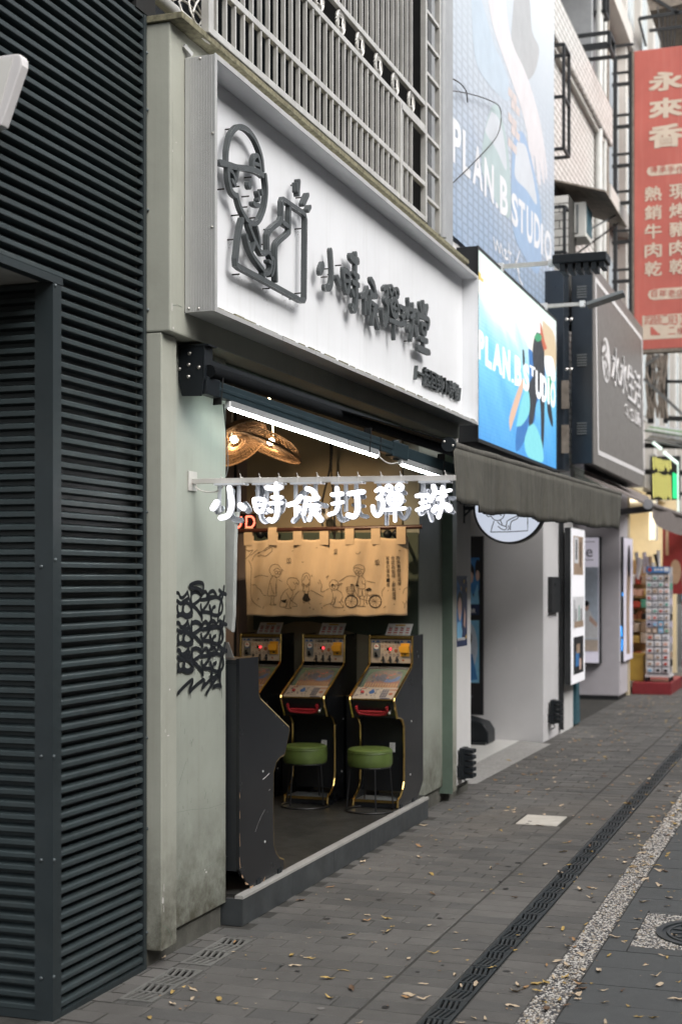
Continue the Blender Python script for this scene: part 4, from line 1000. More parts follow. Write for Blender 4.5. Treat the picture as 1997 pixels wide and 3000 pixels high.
# ---------------------------------------------------------------- pinball cabinets
CW = .36
PR = [(0, 1.268), (.267, 1.267), (.275, 1.054), (.30, 1.027), (.738, .826), (.746, .804), (.671, .676), (.602, .669), (.540, .649), (.497, .594), (.491, .396), (.497, .183), (.531, .125), (.589, .083), (.659, .062), (.663, .012), (.205, .0), (.149, .012), (.036, .095), (0, .13)]
cab = thing('pinball_cabinet', 'x', 'pinball machine', (0, 0, 0), 'pinball cabinets in the shop')
cfm = lambda a, b, d: (a, d, b)
for y0 in (0, CW - .018):
    mk('side_panel', MB().prism(PR, cfm, y0, y0 + .018), 'cab_side', cab)
tm = PR[1:16]
for y0 in (.009, CW - .009):
    mb = MB()
    for (a, b), (c_, d) in zip(tm, tm[1:]): mb.bar((a, y0, b), (c_, y0, d), .0195, .006, up=(0, 1, 0)) if False else mb.tube([(a, y0, b), (c_, y0, d)], .0098, 8, caps=True)
    mk('brass_edging', mb, 'brass', cab, smooth=True)
mk('top_panel', MB().box(0.01, .262, .018, CW - .018, 1.235, 1.262).box(.25, .268, .018, CW - .018, 1.236, 1.263), 'cab_black', cab)
mk('top_edging', MB().box(.262, .272, .018, CW - .018, 1.242, 1.264), 'brass', cab)
mk('back_panel', MB().box(.004, .016, .018, CW - .018, .12, 1.234), 'cab_inner', cab)
def pl(A, B):                                   # tilted panel from lower edge A to upper edge B, a across 0..1, b up 0..1, d proud
    A, B = Vector((A[0], 0, A[1])), Vector((B[0], 0, B[1])); t = (B - A); nn = Vector((t.z, 0, -t.x)).normalized()
    return lambda a, b, d: tuple(A + t * b + nn * d + Vector((0, .018 + a * (CW - .036), 0)))
mqf = pl((.266, 1.055), (.259, 1.238))
mq = MB(); mq.prism([(0, 0), (1, 0), (1, 1), (0, 1)], mqf, -.012, 0); mq_o = mk('marquee', mq, 'panel_cream', cab)
pr_ = MB(); put_text(pr_, '小時候打彈珠', mqf, .27, .71, .81, .93, 0, .0008, offset=.02); mk('title_print', pr_, 'ink', mq_o)
pr_ = MB()
for a, s_ in ((.06, .05), (.17, .07), (.76, .06), (.93, .07)): pr_.add([mqf(a - s_, .85, .0008), mqf(a + s_, .85, .0008), mqf(a, .95, .0008)], [(0, 1, 2)])
rect(pr_, mqf, .08, .19, .535, .575, .0062); mk('blue_print', pr_, 'print_blue', mq_o)
pr_ = MB()
for a in (.28, .37, .465, .56, .655): disc(pr_, mqf, a, .69, .028, .055, .0008)
disc(pr_, mqf, .62, .51, .045, .08, .0009); disc(pr_, mqf, .46, .44, .03, .05, .0008); disc(pr_, mqf, .36, .54, .02, .03, .0008); disc(pr_, mqf, .80, .12, .03, .04, .0008); mk('rust_print', pr_, 'print_rust', mq_o)
pr_ = MB()
for a in (.29, .385, .48, .57, .665): disc(pr_, mqf, a, .325, .03, .058, .0008)
for _ in range(26): disc(pr_, mqf, random.uniform(.25, .72), random.uniform(.08, .75), .006, .011, .0006, n=6)
mk('navy_print', pr_, 'print_navy', mq_o)
pr_ = MB()
for a in (.28, .37, .465, .56, .655): disc(pr_, mqf, a, .69, .018, .036, .0014)
for a in (.29, .385, .48, .57, .665): disc(pr_, mqf, a, .325, .019, .038, .0014)
mk('cream_print', pr_, 'panel_cream', mq_o)
cn = MB(); cn.prism([(.05, .24), (.235, .24), (.235, .80), (.05, .80)], mqf, 0, .006); co = mk('coin_slot', cn, 'coin_grey', cab, bevel=.0015)
mb = MB(); disc(mb, mqf, .14, .68, .062, .115, .0066); mk('sticker', mb, 'paper', co)
mb = MB(); rect(mb, mqf, .10, .18, .665, .70, .0072); disc(mb, mqf, .13, .72, .015, .025, .0072); mk('sticker_print', mb, 'print_red', co)
mb = MB(); mb.tube([mqf(.12, .42, .006), mqf(.14, .40, .03)], .008, 8).tube([mqf(.14, .30, .006), mqf(.14, .30, .018)], .012, 10); mk('coin_lever', mb, 'black_metal', co)
mb = MB()
for a, b in ((.07, .28), (.215, .28), (.07, .765), (.215, .765)): disc(mb, mqf, a, b, .01, .02, .0064, n=8)
mk('screw', mb, 'bolt', co)
mb = MB(); mb.prism([(.395, .52), (.525, .52), (.525, .645), (.395, .645)], mqf, 0, .002); ld = mk('score_display', mb, 'led_black', cab)
mb = MB()
for p in ([(.465, .545), (.465, .62)], [(.505, .545), (.505, .62)], [(.465, .62), (.505, .62)], [(.465, .545), (.505, .545)]): mb.bar(mqf(*p[0], .003), mqf(*p[1], .003), .0032, .002)
mk('lit_digit', mb, 'led_red', ld)
yb = MB(); yb.prism([(.74, .28), (.955, .28), (.955, .83), (.74, .83)], mqf, 0, .010)
q = [(.745, .44), (.95, .44), (.955, .75), (.73, .70), (.71, .62)]
yb.prism(q, mqf, .010, .034); yo = mk('ticket_box', yb, 'yellow_plastic', cab, bevel=.0025)
mb = MB(); disc(mb, mqf, .85, .36, .03, .03, .0106); mk('slot', mb, 'ink', yo)
for a in (.315, .49, .66):
    mb = MB()
    mb.tube([mqf(a, .03, .012), mqf(a, .10, .014), mqf(a, .20, .014)], [.007, .0105, .008], 8).tube([mqf(a, .20, .014), mqf(a, .235, .016), mqf(a + .005, .28, .016)], [.007, .0105, .006], 8)
    mb.tube([mqf(a - .01, .17, .016), mqf(a - .05, .06, .022)], [.005, .004], 6).tube([mqf(a + .012, .17, .016), mqf(a + .035, .12, .02)], [.005, .004], 6)
    mb.tube([mqf(a, .04, .014), mqf(a + .02, -.02, .018)], [.006, .005], 6)
    mk('figure', mb, 'doll_black', cab, smooth=True)
# playfield
pf = pl((.560, .893), (.292, 1.026))
mb = MB(); mb.prism([(0, -.03), (1, -.03), (1, 1.0), (0, 1.0)], pl((.560, .873), (.292, 1.006)), -.01, -.002); po = mk('playfield', mb, 'field_print', cab)
pff = pl((.560, .873), (.292, 1.006))
mb = MB(); inner = catmull([(.07, .0), (.06, .5), (.12, .80), (.30, .93), (.50, .955), (.72, .93), (.86, .80), (.90, .4), (.90, 0)], 3)
outer = [(0, 0), (0, 1), (1, 1), (1, 0)]
L_ = len(inner)
for i in range(L_ - 1):
    t0, t1 = i / (L_ - 1), (i + 1) / (L_ - 1)
    def oc(t):
        if t < .33: return (0, t / .33)
        if t < .67: return ((t - .33) / .34, 1)
        return (1, 1 - (t - .67) / .33)
    mb.add([pff(*inner[i], .001), pff(*inner[i + 1], .001), pff(*oc(t1), .001), pff(*oc(t0), .001)], [(0, 1, 2, 3)])
mk('green_border', mb, 'field_green', po)
mb = MB()
for k in range(13): mb.prism([(.10 + k * .063, .03), (.108 + k * .063, .03), (.108 + k * .063, .27), (.10 + k * .063, .27)], pff, .001, .009)
mk('lane_divider', mb, 'print_gold', po)
mb = MB(); rect(mb, pff, .09, .90, .02, .30, .0006); mb2 = mb
for k in range(8): disc(mb, pff, .15 + k * .1, .33 + .03 * (k % 2), .05, .06, .0008 + k * 1e-5)
mk('lane_print', mb, 'print_rust', po)
mb = MB(); mb.add([pff(a, b, .0016) for a, b in catmull([(.45, .40), (.55, .52), (.70, .50), (.80, .66), (.86, .62), (.80, .42), (.62, .34), (.45, .40)], 3)], [tuple(range(22))]); mk('blue_shape', mb, 'print_blue', po)
mb = MB()
for k, (a, b, r1, r2) in enumerate([(.42, .62, .07, .12), (.36, .50, .05, .12), (.47, .48, .06, .10), (.30, .56, .04, .10), (.50, .66, .03, .05), (.24, .38, .03, .05), (.2, .6, .03, .08), (.78, .82, .06, .06)]): disc(mb, pff, a, b, r1, r2, .0018 + k * 1e-4)
mk('dark_shape', mb, 'print_navy', po)
mb = MB()
for k, (a, b, w_, h_) in enumerate([(.33, .72, .05, .03), (.44, .80, .08, .03), (.60, .70, .10, .05), (.25, .68, .03, .10), (.68, .76, .06, .05), (.56, .56, .03, .10), (.52, .72, .04, .02)]): rect(mb, pff, a - w_ / 2, a + w_ / 2, b - h_ / 2, b + h_ / 2, .0028 + k * 1e-4)
mk('red_shape', mb, 'print_red', po)
mb = MB()
for k in range(40): a, b = random.uniform(.12, .86), random.uniform(.32, .86); mb.tube([pff(a, b, .002), pff(a, b, .016)], .0016, 5)
mk('pin', mb, 'brass', po)
M('field_glass', (.6, .6, .6), .03, var=0, alpha=.10, spec=.6)
mk('glass_cover', MB().prism([(0, 0), (1, 0), (1, 1), (0, 1)], pf, -.002, .001), 'field_glass', cab)
# control panel
cp = pl((.728, .815), (.566, .889))
mb = MB(); mb.prism([(0, 0), (1, 0), (1, 1), (0, 1)], cp, -.012, 0); cpo = mk('control_panel', mb, 'panel_cream', cab)
mk('front_lip', MB().tube([cp(0, -.03, -.002), cp(1, -.03, -.002)], .006, 8), 'brass', cab, smooth=True)
mb = MB(); mb.tube([cp(.17, .55, 0), cp(.17, .55, .010)], [.015, .013], 14); mk('start_button', mb, 'handle_red', cpo, smooth=True)
mb = MB(); disc(mb, cp, .39, .58, .065, .16, .0008); rect(mb, cp, .36, .42, .72, .82, .0009); mk('blue_print', mb, 'print_blue', cpo)
mb = MB()
for k in range(34): a, b = random.uniform(.03, .60), random.uniform(.05, .95); rect(mb, cp, a, a + random.uniform(.01, .04), b, b + random.uniform(.03, .08), .0007 + k * 2e-5)
for i in range(5):
    for j in range(3): rect(mb, cp, .63 + j * .055, .675 + j * .055, .16 + i * .14, .26 + i * .14, .0012)
rect(mb, cp, .66, .90, .02, .10, .0013); mk('navy_print', mb, 'print_navy', cpo)
mb = MB(); disc(mb, cp, .86, .45, .05, .11, .0012); rect(mb, cp, .10, .22, .82, .90, .0012)
for j in range(4): rect(mb, cp, .80 + j * .045, .83 + j * .045, .72, .85, .0012)
mk('rust_print', mb, 'print_rust', cpo)
# apron with red rail
af = pl((.664, .684), (.728, .800))
mb = MB(); mb.prism([(0, 0), (1, 0), (1, 1), (0, 1)], af, -.012, 0); ap_o = mk('apron', mb, 'cab_black', cab)
mb = MB(); pts = catmull([(.10, .62), (.13, .34), (.22, .24), (.5, .18), (.72, .22), (.82, .40), (.84, .60)], 4)
mb.tube([af(a, b, .020) for a, b in pts], [.010] * len(pts), 10)
mb.prism([(.13, .16), (.80, .16), (.77, .42), (.16, .42)], af, .006, .024); mb.prism([(.08, .40), (.13, .40), (.13, .70), (.08, .70)], af, 0, .024).prism([(.80, .40), (.86, .40), (.86, .70), (.80, .70)], af, 0, .024)
mk('grip_rail', mb, 'handle_red', cab, bevel=.003)
mb = MB(); mb.tube([af(.90, .42, 0), af(.90, .42, .03), af(.90, .42, .042)], [.007, .008, .013], 12).tube([af(.90, .42, .042), af(.90, .42, .052)], [.013, .006], 12); mk('plunger', mb, 'bolt', cab, smooth=True)
mb = MB(); mb.tube([af(.93, .78, 0), af(.93, .78, .004)], .016, 14); mk('vent_disc', mb, 'cab_inner', cab)
mk('underside', MB().box(.45, .664, .018, CW - .018, .672, .684), 'cab_inner', cab)
mb = MB().box(.430, .444, .018, CW - .018, .10, .671); lpn = mk('lower_panel', mb, 'cab_black', cab)
mb = MB().box(.4445, .4455, .225, .268, .395, .465); nt = mk('paper_notice', mb, 'paper', cab)
mb = MB()
for i in range(7): mb.box(.4456, .4460, .229, .229 + random.uniform(.02, .034), .455 - i * .007, .4565 - i * .007)
for i in range(3): mb.box(.4456, .4460, .236 + i * .008, .241 + i * .008, .399, .405)
mk('notice_print', mb, 'pin_dark', nt)
mk('lock', MB().cyl((.4445, .288, .345), .006, .003, 10, 'x').box(.4445, .447, .286, .291, .41, .43), 'cab_inner', cab)
mk('kick_shelf', MB().box(.43, .648, .018, CW - .018, .045, .058), 'coin_grey', cab); mk('kick_edge', MB().box(.648, .656, .018, CW - .018, .040, .060), 'brass', cab)
mk('kick_board', MB().box(.640, .647, .018, CW - .018, .004, .040), 'cab_black', cab)
mb = MB()
for y0 in (.001, CW - .001):
    for a in (.24, .56): mb.box(a, a + .06, y0 - .004, y0 + .004, .0, .030)
mk('foot_plate', mb, 'black_metal', cab)
# worn chips and scratches on the near side (the side with y=0 faces the street on the first copy)
mb = MB()
for pts, w_ in (([(.33, .575), (.37, .582), (.425, .597)], .0045), ([(.22, .30), (.29, .36), (.36, .40)], .0012), ([(.42, .50), (.44, .503)], .002)): mb.stroke(pts, w_, cfm, -.0003, -.0009, sides=False)
mb.cyl((.36, -.0005, .22), .007, -.003, 10, 'y').cyl((.36, CW + .0005, .22), .007, .003, 10, 'y').cyl((.33, -.0005, .62), .006, -.003, 10, 'y').cyl((.33, CW + .0005, .62), .006, .003, 10, 'y')
mk('scuff', mb, 'scratch', cab)
mb = MB()
for (a, b), (c_, d) in zip([(.0, .55), (.002, .45), (.001, .33), (.0, .2), (.03, .10), (.08, .05), (.145, .012), (.34, .005)], [(.003, .52), (.003, .41), (.006, .26), (.010, .14), (.05, .08), (.12, .03), (.19, .008), (.36, .022)]): mb.prism([(a, b), (c_ + .004, d), (c_, d - .006), (a, b - .014)], cfm, -.0003, -.001)
mk('chipped_edge', mb, 'chip_wood', cab)
# the price card standing on top
def card(parent):
    cf = lambda a, b, d: (.16 - .05 * b + d, .10 + .20 * a + .012 * b, 1.264 + .088 * b)
    mb = MB(); mb.prism([(0, 0), (1, 0), (1, 1), (0, 1)], cf, -.002, 0); co = mk('price_card', mb, 'paper', parent)
    mb = MB(); rect(mb, cf, .30, .70, .80, .93, .0008); [rect(mb, cf, .07 + i * .235, .22 + i * .235, .06, .10, .0008) for i in range(4)]; mk('gold_print', mb, 'print_gold', co)
    mb = MB()
    for i in range(4):
        for b_ in (.52, .38): rect(mb, cf, .08 + i * .235, .21 + i * .235, b_, b_ + .09, .0008)
        rect(mb, cf, .07 + i * .235, .22 + i * .235, .18, .27, .0008)
    mk('red_print', mb, 'print_red', co)
    mb = MB(); [rect(mb, cf, .07 + i * .235, .20 + i * .235, .66, .70, .0008) for i in range(4)]; mk('fine_print', mb, 'ink', co)
card(cab)
LBL = ['pinball cabinet by the right jamb, its glossy side along the step', 'middle pinball cabinet of the row along the end wall', 'innermost pinball cabinet, half hidden behind the nearest one', 'black pinball cabinet seen from the side behind the graffiti panel']
SPOT = [(10.705, 3.398, math.pi), (10.705, 3.945, math.pi), (10.705, 4.475, math.pi), (7.062, 3.030, 0)]
for i, ((x, y, rz), lb) in enumerate(zip(SPOT, LBL)):
    c_ = cab if i == 0 else copy_tree(cab)
    c_.location = (x, y, FLOOR + .002); c_.rotation_euler = (0, 0, rz); c_['label'] = lb
mb = MB().box(10.40, 10.72, 3.41, 3.575, FLOOR + .002, .96).box(10.40, 10.72, 3.955, 4.105, FLOOR + .002, .96)
for a, b, l in ((3.408, 3.576, 'dark filler cabinet between the right and middle pinball machines'), (3.955, 4.105, 'dark filler cabinet between the middle and innermost pinball machines')):
    f_ = mk('filler_cabinet', MB().box(10.42, 10.72, a, b, FLOOR + .002, .955), 'cab_black', label=l, cat='cabinet', group='filler cabinets', bevel=.003)
    mk('top_rail', MB().box(10.41, 10.43, a, b, .957, .966), 'brass', f_)
# ---------------------------------------------------------------- stools
stl = thing('stool', 'x', 'stool', (0, 0, 0), 'round green stools')
mk('seat', MB().lathe([(0, .462), (.10, .464), (.150, .460), (.162, .452), (.165, .440), (.1625, .432), (.164, .42), (.166, .38), (.164, .345), (.158, .332), (.0, .331)], n=40), 'stool_green', stl, smooth=True)
mk('piping', MB().tube([(.1645 * math.cos(a * math.pi / 20), .1645 * math.sin(a * math.pi / 20), .433) for a in range(40)], .0035, 6, closed=True), 'stool_green', stl, smooth=True)
mk('seat_ring', MB().tube([(.150 * math.cos(a * math.pi / 16), .150 * math.sin(a * math.pi / 16), .326) for a in range(32)], .006, 6, closed=True), 'stool_iron', stl, smooth=True)
for k in range(4):
    a = k * math.pi / 2 + .55
    mk('leg', MB().tube([(.148 * math.cos(a), .148 * math.sin(a), .326), (.176 * math.cos(a), .176 * math.sin(a), .02)], .0055, 8), 'stool_iron', stl, smooth=True)
mk('foot_ring', MB().tube([(.178 * math.cos(a * math.pi / 20), .178 * math.sin(a * math.pi / 20), .0075) for a in range(40)], .007, 8, closed=True), 'stool_iron', stl, smooth=True)
for i, (x, y, lb) in enumerate([(9.93, 3.222, 'green round stool in front of the pinball cabinet at the right jamb'), (9.97, 3.745, 'green round stool in front of the middle pinball cabinet'), (8.03, 3.43, 'green round stool half hidden behind the side-on black cabinet')]):
    c_ = stl if i == 0 else copy_tree(stl)
    c_.location = (x, y, FLOOR + .001); c_.rotation_euler = (0, 0, i * .7); c_['label'] = lb

# ---------------------------------------------------------------- hanging cloth with the drawing
XC = 10.30
cN = crop(700, 1560, 2.9585)
q0, q1, q2, q3 = [PX(*cN(*q), XC) for q in ((58, 62), (1461, 38), (1477, 716), (54, 722))]
YA, YB_, ZT_, ZBt = q0.y, q1.y, (q0.z + q1.z) / 2, (q2.z + q3.z) / 2
def wav(y, z):
    t = (z - ZBt) / (ZT_ - ZBt)
    return .012 * math.sin(y * 19 + 1) * (.35 + .65 * t) + .007 * math.sin(y * 41 + z * 7) + .008 * math.sin(y * 7 + z * 9)
nr = thing('noren_curtain', 'cream fabric curtain printed with children playing marbles, hung above the pinball cabinets', 'curtain', (XC, (YA + YB_) / 2, ZBt))
cm = MB(); NA, NB = 90, 30
def cpnt(i, j):
    a, b = i / NA, j / NB
    y = YA + (YB_ - YA) * a; zt = q0.z + (q1.z - q0.z) * a - .012 * abs(math.sin(a * 6 * math.pi)) ; zb = q3.z + (q2.z - q3.z) * a - .010 * math.sin(a * math.pi) + .004 * math.sin(a * 31)
    z = zb + (zt - zb) * b; return (XC + wav(y, z), y, z)
cm.add([cpnt(i, j) for i in range(NA + 1) for j in range(NB + 1)], [(i * (NB + 1) + j, (i + 1) * (NB + 1) + j, (i + 1) * (NB + 1) + j + 1, i * (NB + 1) + j + 1) for i in range(NA) for j in range(NB)])
co = mk('cloth', cm, 'canvas', nr, smooth=True); co.modifiers.new('thick', 'SOLIDIFY').thickness = .0022
ZR = PX(960, 1550, XC).z
for xz in (83, 300, 510, 738, 962, 1188, 1410):
    p = PX(*cN(xz, 20), XC); w = .036; mb = MB()
    pr = [(-.012, ZT_ - .05 - p.z), (-.016, 0), (-.014, ZR - p.z), (0, ZR - p.z + .019), (.014, ZR - p.z), (.016, 0), (.012, ZT_ - .05 - p.z)]
    for (a, b), (c_, d) in zip(pr, pr[1:]):
        mb.add([(XC + a + wav(p.y, p.z), p.y - w, p.z + b), (XC + a + wav(p.y, p.z), p.y + w, p.z + b), (XC + c_ + wav(p.y, p.z), p.y + w, p.z + d), (XC + c_ + wav(p.y, p.z), p.y - w, p.z + d)], [(0, 1, 2, 3)])
    mk('hanging_loop', mb, 'canvas', nr, smooth=True)
kk = 0
def fN(a, b, d): return (XC + wav(a, b) - .0035 - d, a, b)
def dr(mb, pts, w, sm=True):
    p = [(lambda q: (q.y, q.z))(PX(*cN(*a), XC)) for a in pts]
    mb.stroke(p, w, fN, 0, .0004, sides=False, smooth=sm, eps=1e-6)
def oval(cx_, cy, rx, ry, n=14, a0=0, a1=2 * math.pi): return [(cx_ + rx * math.cos(a0 + (a1 - a0) * i / n), cy + ry * math.sin(a0 + (a1 - a0) * i / n)) for i in range(n + 1)]
L1 = MB(); lw = .0034
lines = [
 # girl with bob hair, standing
 [(270, 350), (265, 320), (285, 285), (318, 275), (350, 290), (368, 325), (362, 360), (345, 385)], [(270, 350), (285, 375), (305, 372)], [(300, 330), (325, 310), (350, 318), (362, 340)], oval(325, 348, 12, 14), oval(348, 350, 10, 13), [(305, 372), (320, 390), (345, 385)],
 [(295, 380), (272, 410), (258, 470), (246, 545), (290, 548), (328, 545), (322, 470), (330, 400), (318, 382)], [(272, 440), (290, 500), (308, 530)], [(326, 440), (328, 500), (322, 530)], [(285, 548), (282, 610), (272, 625), (300, 628), (328, 626), (305, 612), (308, 548)],
 # crouching boy
 [(432, 470), (412, 440), (420, 400), (455, 392), (500, 400), (522, 430), (512, 450), (500, 432), (490, 448), (470, 430)], [(432, 470), (445, 488), (470, 500), (488, 490), (495, 460)], [(425, 485), (390, 510), (365, 560), (362, 600)], [(405, 520), (430, 560), (470, 600), (500, 620), (505, 640), (470, 640)], [(445, 490), (470, 520), (460, 560), (440, 575)], [(362, 600), (358, 640), (400, 645), (420, 600)], [(420, 595), (412, 640), (402, 658), (460, 656), (440, 640), (450, 585)],
 # girl in the middle
 [(558, 455), (546, 420), (555, 370), (582, 350), (612, 368), (620, 415), (608, 455)], [(556, 420), (575, 380), (590, 375), (612, 415)], [(560, 440), (570, 455), (586, 458), (605, 448)], oval(556, 455, 8, 10), oval(612, 452, 8, 10), [(566, 462), (556, 510), (574, 508), (574, 530)], [(606, 462), (616, 508), (602, 508), (602, 530)], [(570, 510), (568, 570), (560, 605), (575, 612)], [(606, 510), (608, 570), (612, 610), (625, 622)], [(582, 462), (590, 475), (598, 462)],
 # boy with cap
 oval(825, 455, 40, 46), [(788, 465), (830, 455), (890, 440), (888, 448), (850, 462)], oval(810, 470, 4, 5, 8), oval(835, 466, 4, 5, 8), [(815, 485), (826, 488), (834, 482)], [(805, 500), (815, 540), (810, 600), (795, 612), (795, 625), (815, 625), (828, 600), (840, 555)], [(848, 495), (885, 520), (895, 560), (870, 605), (858, 600)], [(825, 560), (830, 600), (815, 640), (860, 650), (905, 650), (885, 625), (870, 600)], [(880, 580), (905, 620), (890, 655)],
 # tall boy with glasses
 [(1000, 325), (1005, 295), (1040, 278), (1075, 290), (1085, 320), (1075, 350), (1055, 378), (1030, 372), (1010, 350), (1000, 325)], [(1005, 310), (1030, 305), (1060, 320), (1080, 318)], oval(1026, 342, 12, 13), oval(1050, 345, 11, 12), [(1035, 362), (1045, 364)], [(1040, 380), (1030, 410), (1020, 440), (1010, 460)], [(1062, 380), (1085, 405), (1090, 440), (1068, 445), (1062, 420)], [(1030, 420), (1028, 480), (1085, 485), (1088, 440)], [(1032, 485), (1030, 545), (1058, 548), (1062, 500), (1070, 550), (1092, 548), (1086, 485)], [(1040, 548), (1045, 620), (1022, 636), (1060, 640)], [(1080, 550), (1078, 625), (1062, 642), (1095, 640)],
 # bicycle frame
 [(970, 600), (990, 540), (1000, 460), (975, 450)], [(1000, 480), (1030, 560), (1100, 590)], [(1100, 590), (1112, 510), (1120, 495)], [(1112, 540), (1178, 600)], [(1100, 590), (1178, 600)], [(932, 475), (998, 470), (990, 528), (940, 525), (932, 475)], [(935, 492), (995, 488)], [(937, 508), (992, 506)], [(950, 474), (954, 526)], [(968, 473), (970, 527)], [(984, 472), (982, 527)], [(940, 545), (970, 535), (1005, 545)], [(1125, 550), (1170, 535), (1215, 548)],
 # tree, hills and bushes
 [(85, 240), (105, 300), (98, 420), (95, 540), (120, 600), (190, 650)], [(112, 245), (135, 200), (180, 170)], [(62, 230), (90, 200), (120, 150)], [(100, 200), (140, 165), (160, 150)], [(165, 205), (200, 195), (240, 205), (290, 160), (285, 130), (240, 155), (200, 165), (170, 180)], [(300, 60), (290, 110), (250, 135), (225, 155)], [(62, 150), (90, 160), (120, 150)],
 [(125, 392), (190, 370), (250, 382)], [(345, 410), (370, 425)], [(108, 455), (140, 455), (160, 480), (185, 495), (210, 540), (235, 548)], [(465, 590), (490, 545), (520, 508)], [(628, 500), (660, 515), (700, 540), (730, 560)], [(700, 410), (718, 460), (715, 515), (780, 485)], [(870, 425), (930, 385), (975, 375), (1015, 382)], [(1100, 420), (1140, 428), (1175, 436)], [(690, 430), (700, 445)], [(1240, 555), (1235, 510), (1262, 475)], [(1420, 530), (1432, 490), (1470, 475)],
 [(1420, 600), (1436, 620), (1455, 600), (1450, 590)], [(1437, 620), (1437, 655)], [(730, 640), (760, 625), (795, 615)], oval(622, 652, 4, 4, 8), oval(650, 666, 4, 4, 8), oval(716, 653, 4, 4, 8), [(700, 620), (712, 612)], [(905, 680), (915, 672)], [(1255, 655), (1275, 640)], [(160, 590), (165, 570), (178, 580)], [(205, 660), (215, 640)],
 [(1020, 178), (1032, 188), (1048, 180), (1056, 168)], [(545, 258), (562, 256)], [(452, 160), (462, 158)], [(665, 132), (680, 133)], [(1385, 158), (1400, 156)]]
for cx_, cy in ((425, 262), (835, 182), (1196, 275)):
    lines += [oval(cx_ - 8, cy - 18, 6, 18), oval(cx_ + 8, cy - 20, 6, 20), [(cx_ - 20, cy + 4), (cx_ + 20, cy + 2)], [(cx_ - 3, cy + 12), (cx_ + 6, cy - 4)]]
lines += [[(752, 390), (765, 380), (780, 378)], [(768, 372), (762, 405)], [(632, 370), (640, 370)], [(634, 378), (642, 378)], [(372, 322), (380, 322)], [(374, 332), (382, 332)]]
for l in lines: dr(L1, l, lw)
for k in range(9):
    a = k * math.pi / 4.5
    for c_ in ((972, 600), (1178, 598)): dr(L1, [(c_[0], c_[1]), (c_[0] + 48 * math.cos(a), c_[1] + 48 * math.sin(a))], .0016)
mk('line_drawing', L1, 'canvas_grey', nr)
L2 = MB()
for c_ in ((972, 598), (1178, 598)): dr(L2, oval(c_[0], c_[1], 52, 52, 24), .0068)
def blob(pts): L2.add([fN(*(lambda q: (q.y, q.z))(PX(*cN(*a), XC)), .0006) for a in pts], [tuple(range(len(pts)))])
blob([(572, 530), (602, 530), (615, 560), (630, 585), (615, 590), (590, 600), (560, 592), (550, 575)]); blob([(362, 588), (412, 580), (405, 612), (380, 605)]); blob(catmull([(1092, 498), (1105, 485), (1130, 480), (1145, 490), (1140, 502), (1110, 508), (1092, 498)], 3)); blob(catmull([(800, 462), (805, 448), (818, 445), (828, 456), (815, 460), (800, 462)], 3)); blob(catmull([(1012, 462), (1020, 450), (1038, 455), (1030, 468), (1012, 462)], 2)); blob(catmull([(968, 455), (980, 445), (995, 452), (980, 460), (968, 455)], 2))
dr(L2, [(1100, 600), (1112, 620)], .006)
for txt, xc, yt, yb in (('許多事都是這樣。', 1384, 202, 500), ('你認為值得，那就值得。', 1340, 205, 630), ('就像打彈珠一樣。', 1294, 205, 512)):
    n = len(txt)
    for i, ch in enumerate(txt):
        y0, y1 = yt + (yb - yt) * i / n, yt + (yb - yt) * (i + .9) / n
        dx = 22 * (i / n) if xc > 1300 else 10 * i / n
        s_ = .35 if ch in '，。' else 1
        a, b = PX(*cN(xc - 15 * s_ + dx * .6 - 6, y1), XC), PX(*cN(xc + 15 * s_ + dx * .6 - 6, y0 if s_ == 1 else y1 - 9), XC)
        put_text(L2, ch, fN, a.y, b.y, a.z, b.z, 0, .0004)
mk('dark_print', L2, 'canvas_ink', nr)
rl_, rr_ = PX(692, 1556, XC), PX(1237, 1543, XC)
rd = mk('curtain_rod', MB().tube([(XC, rl_.y + .15, rl_.z), (XC, rr_.y, rr_.z)], .0165, 14), 'wood_rod', label='dark wooden rod the printed cream curtain hangs from', cat='curtain rod', smooth=True)
for u in (775, 1148):
    p = PX(u, 1565, XC + .16); sp = thing('spotlight', 'small black spotlight behind the %s end of the curtain rod' % ('left' if u < 900 else 'right'), 'spotlight', p, 'black spotlights behind the curtain')
    for dy in (-.035, .035):
        mb = MB(); bm = bmesh.new(); bmesh.ops.create_uvsphere(bm, u_segments=14, v_segments=9, radius=.036); mb.add([v.co + p + Vector((0, dy, 0)) for v in bm.verts], [[v.index for v in f.verts] for f in bm.faces]); bm.free(); mk('lamp_head', mb, 'black_metal', sp, smooth=True)
    mk('stem', MB().bar(p, p + Vector((.34, 0, 0)), .02), 'black_metal', sp)
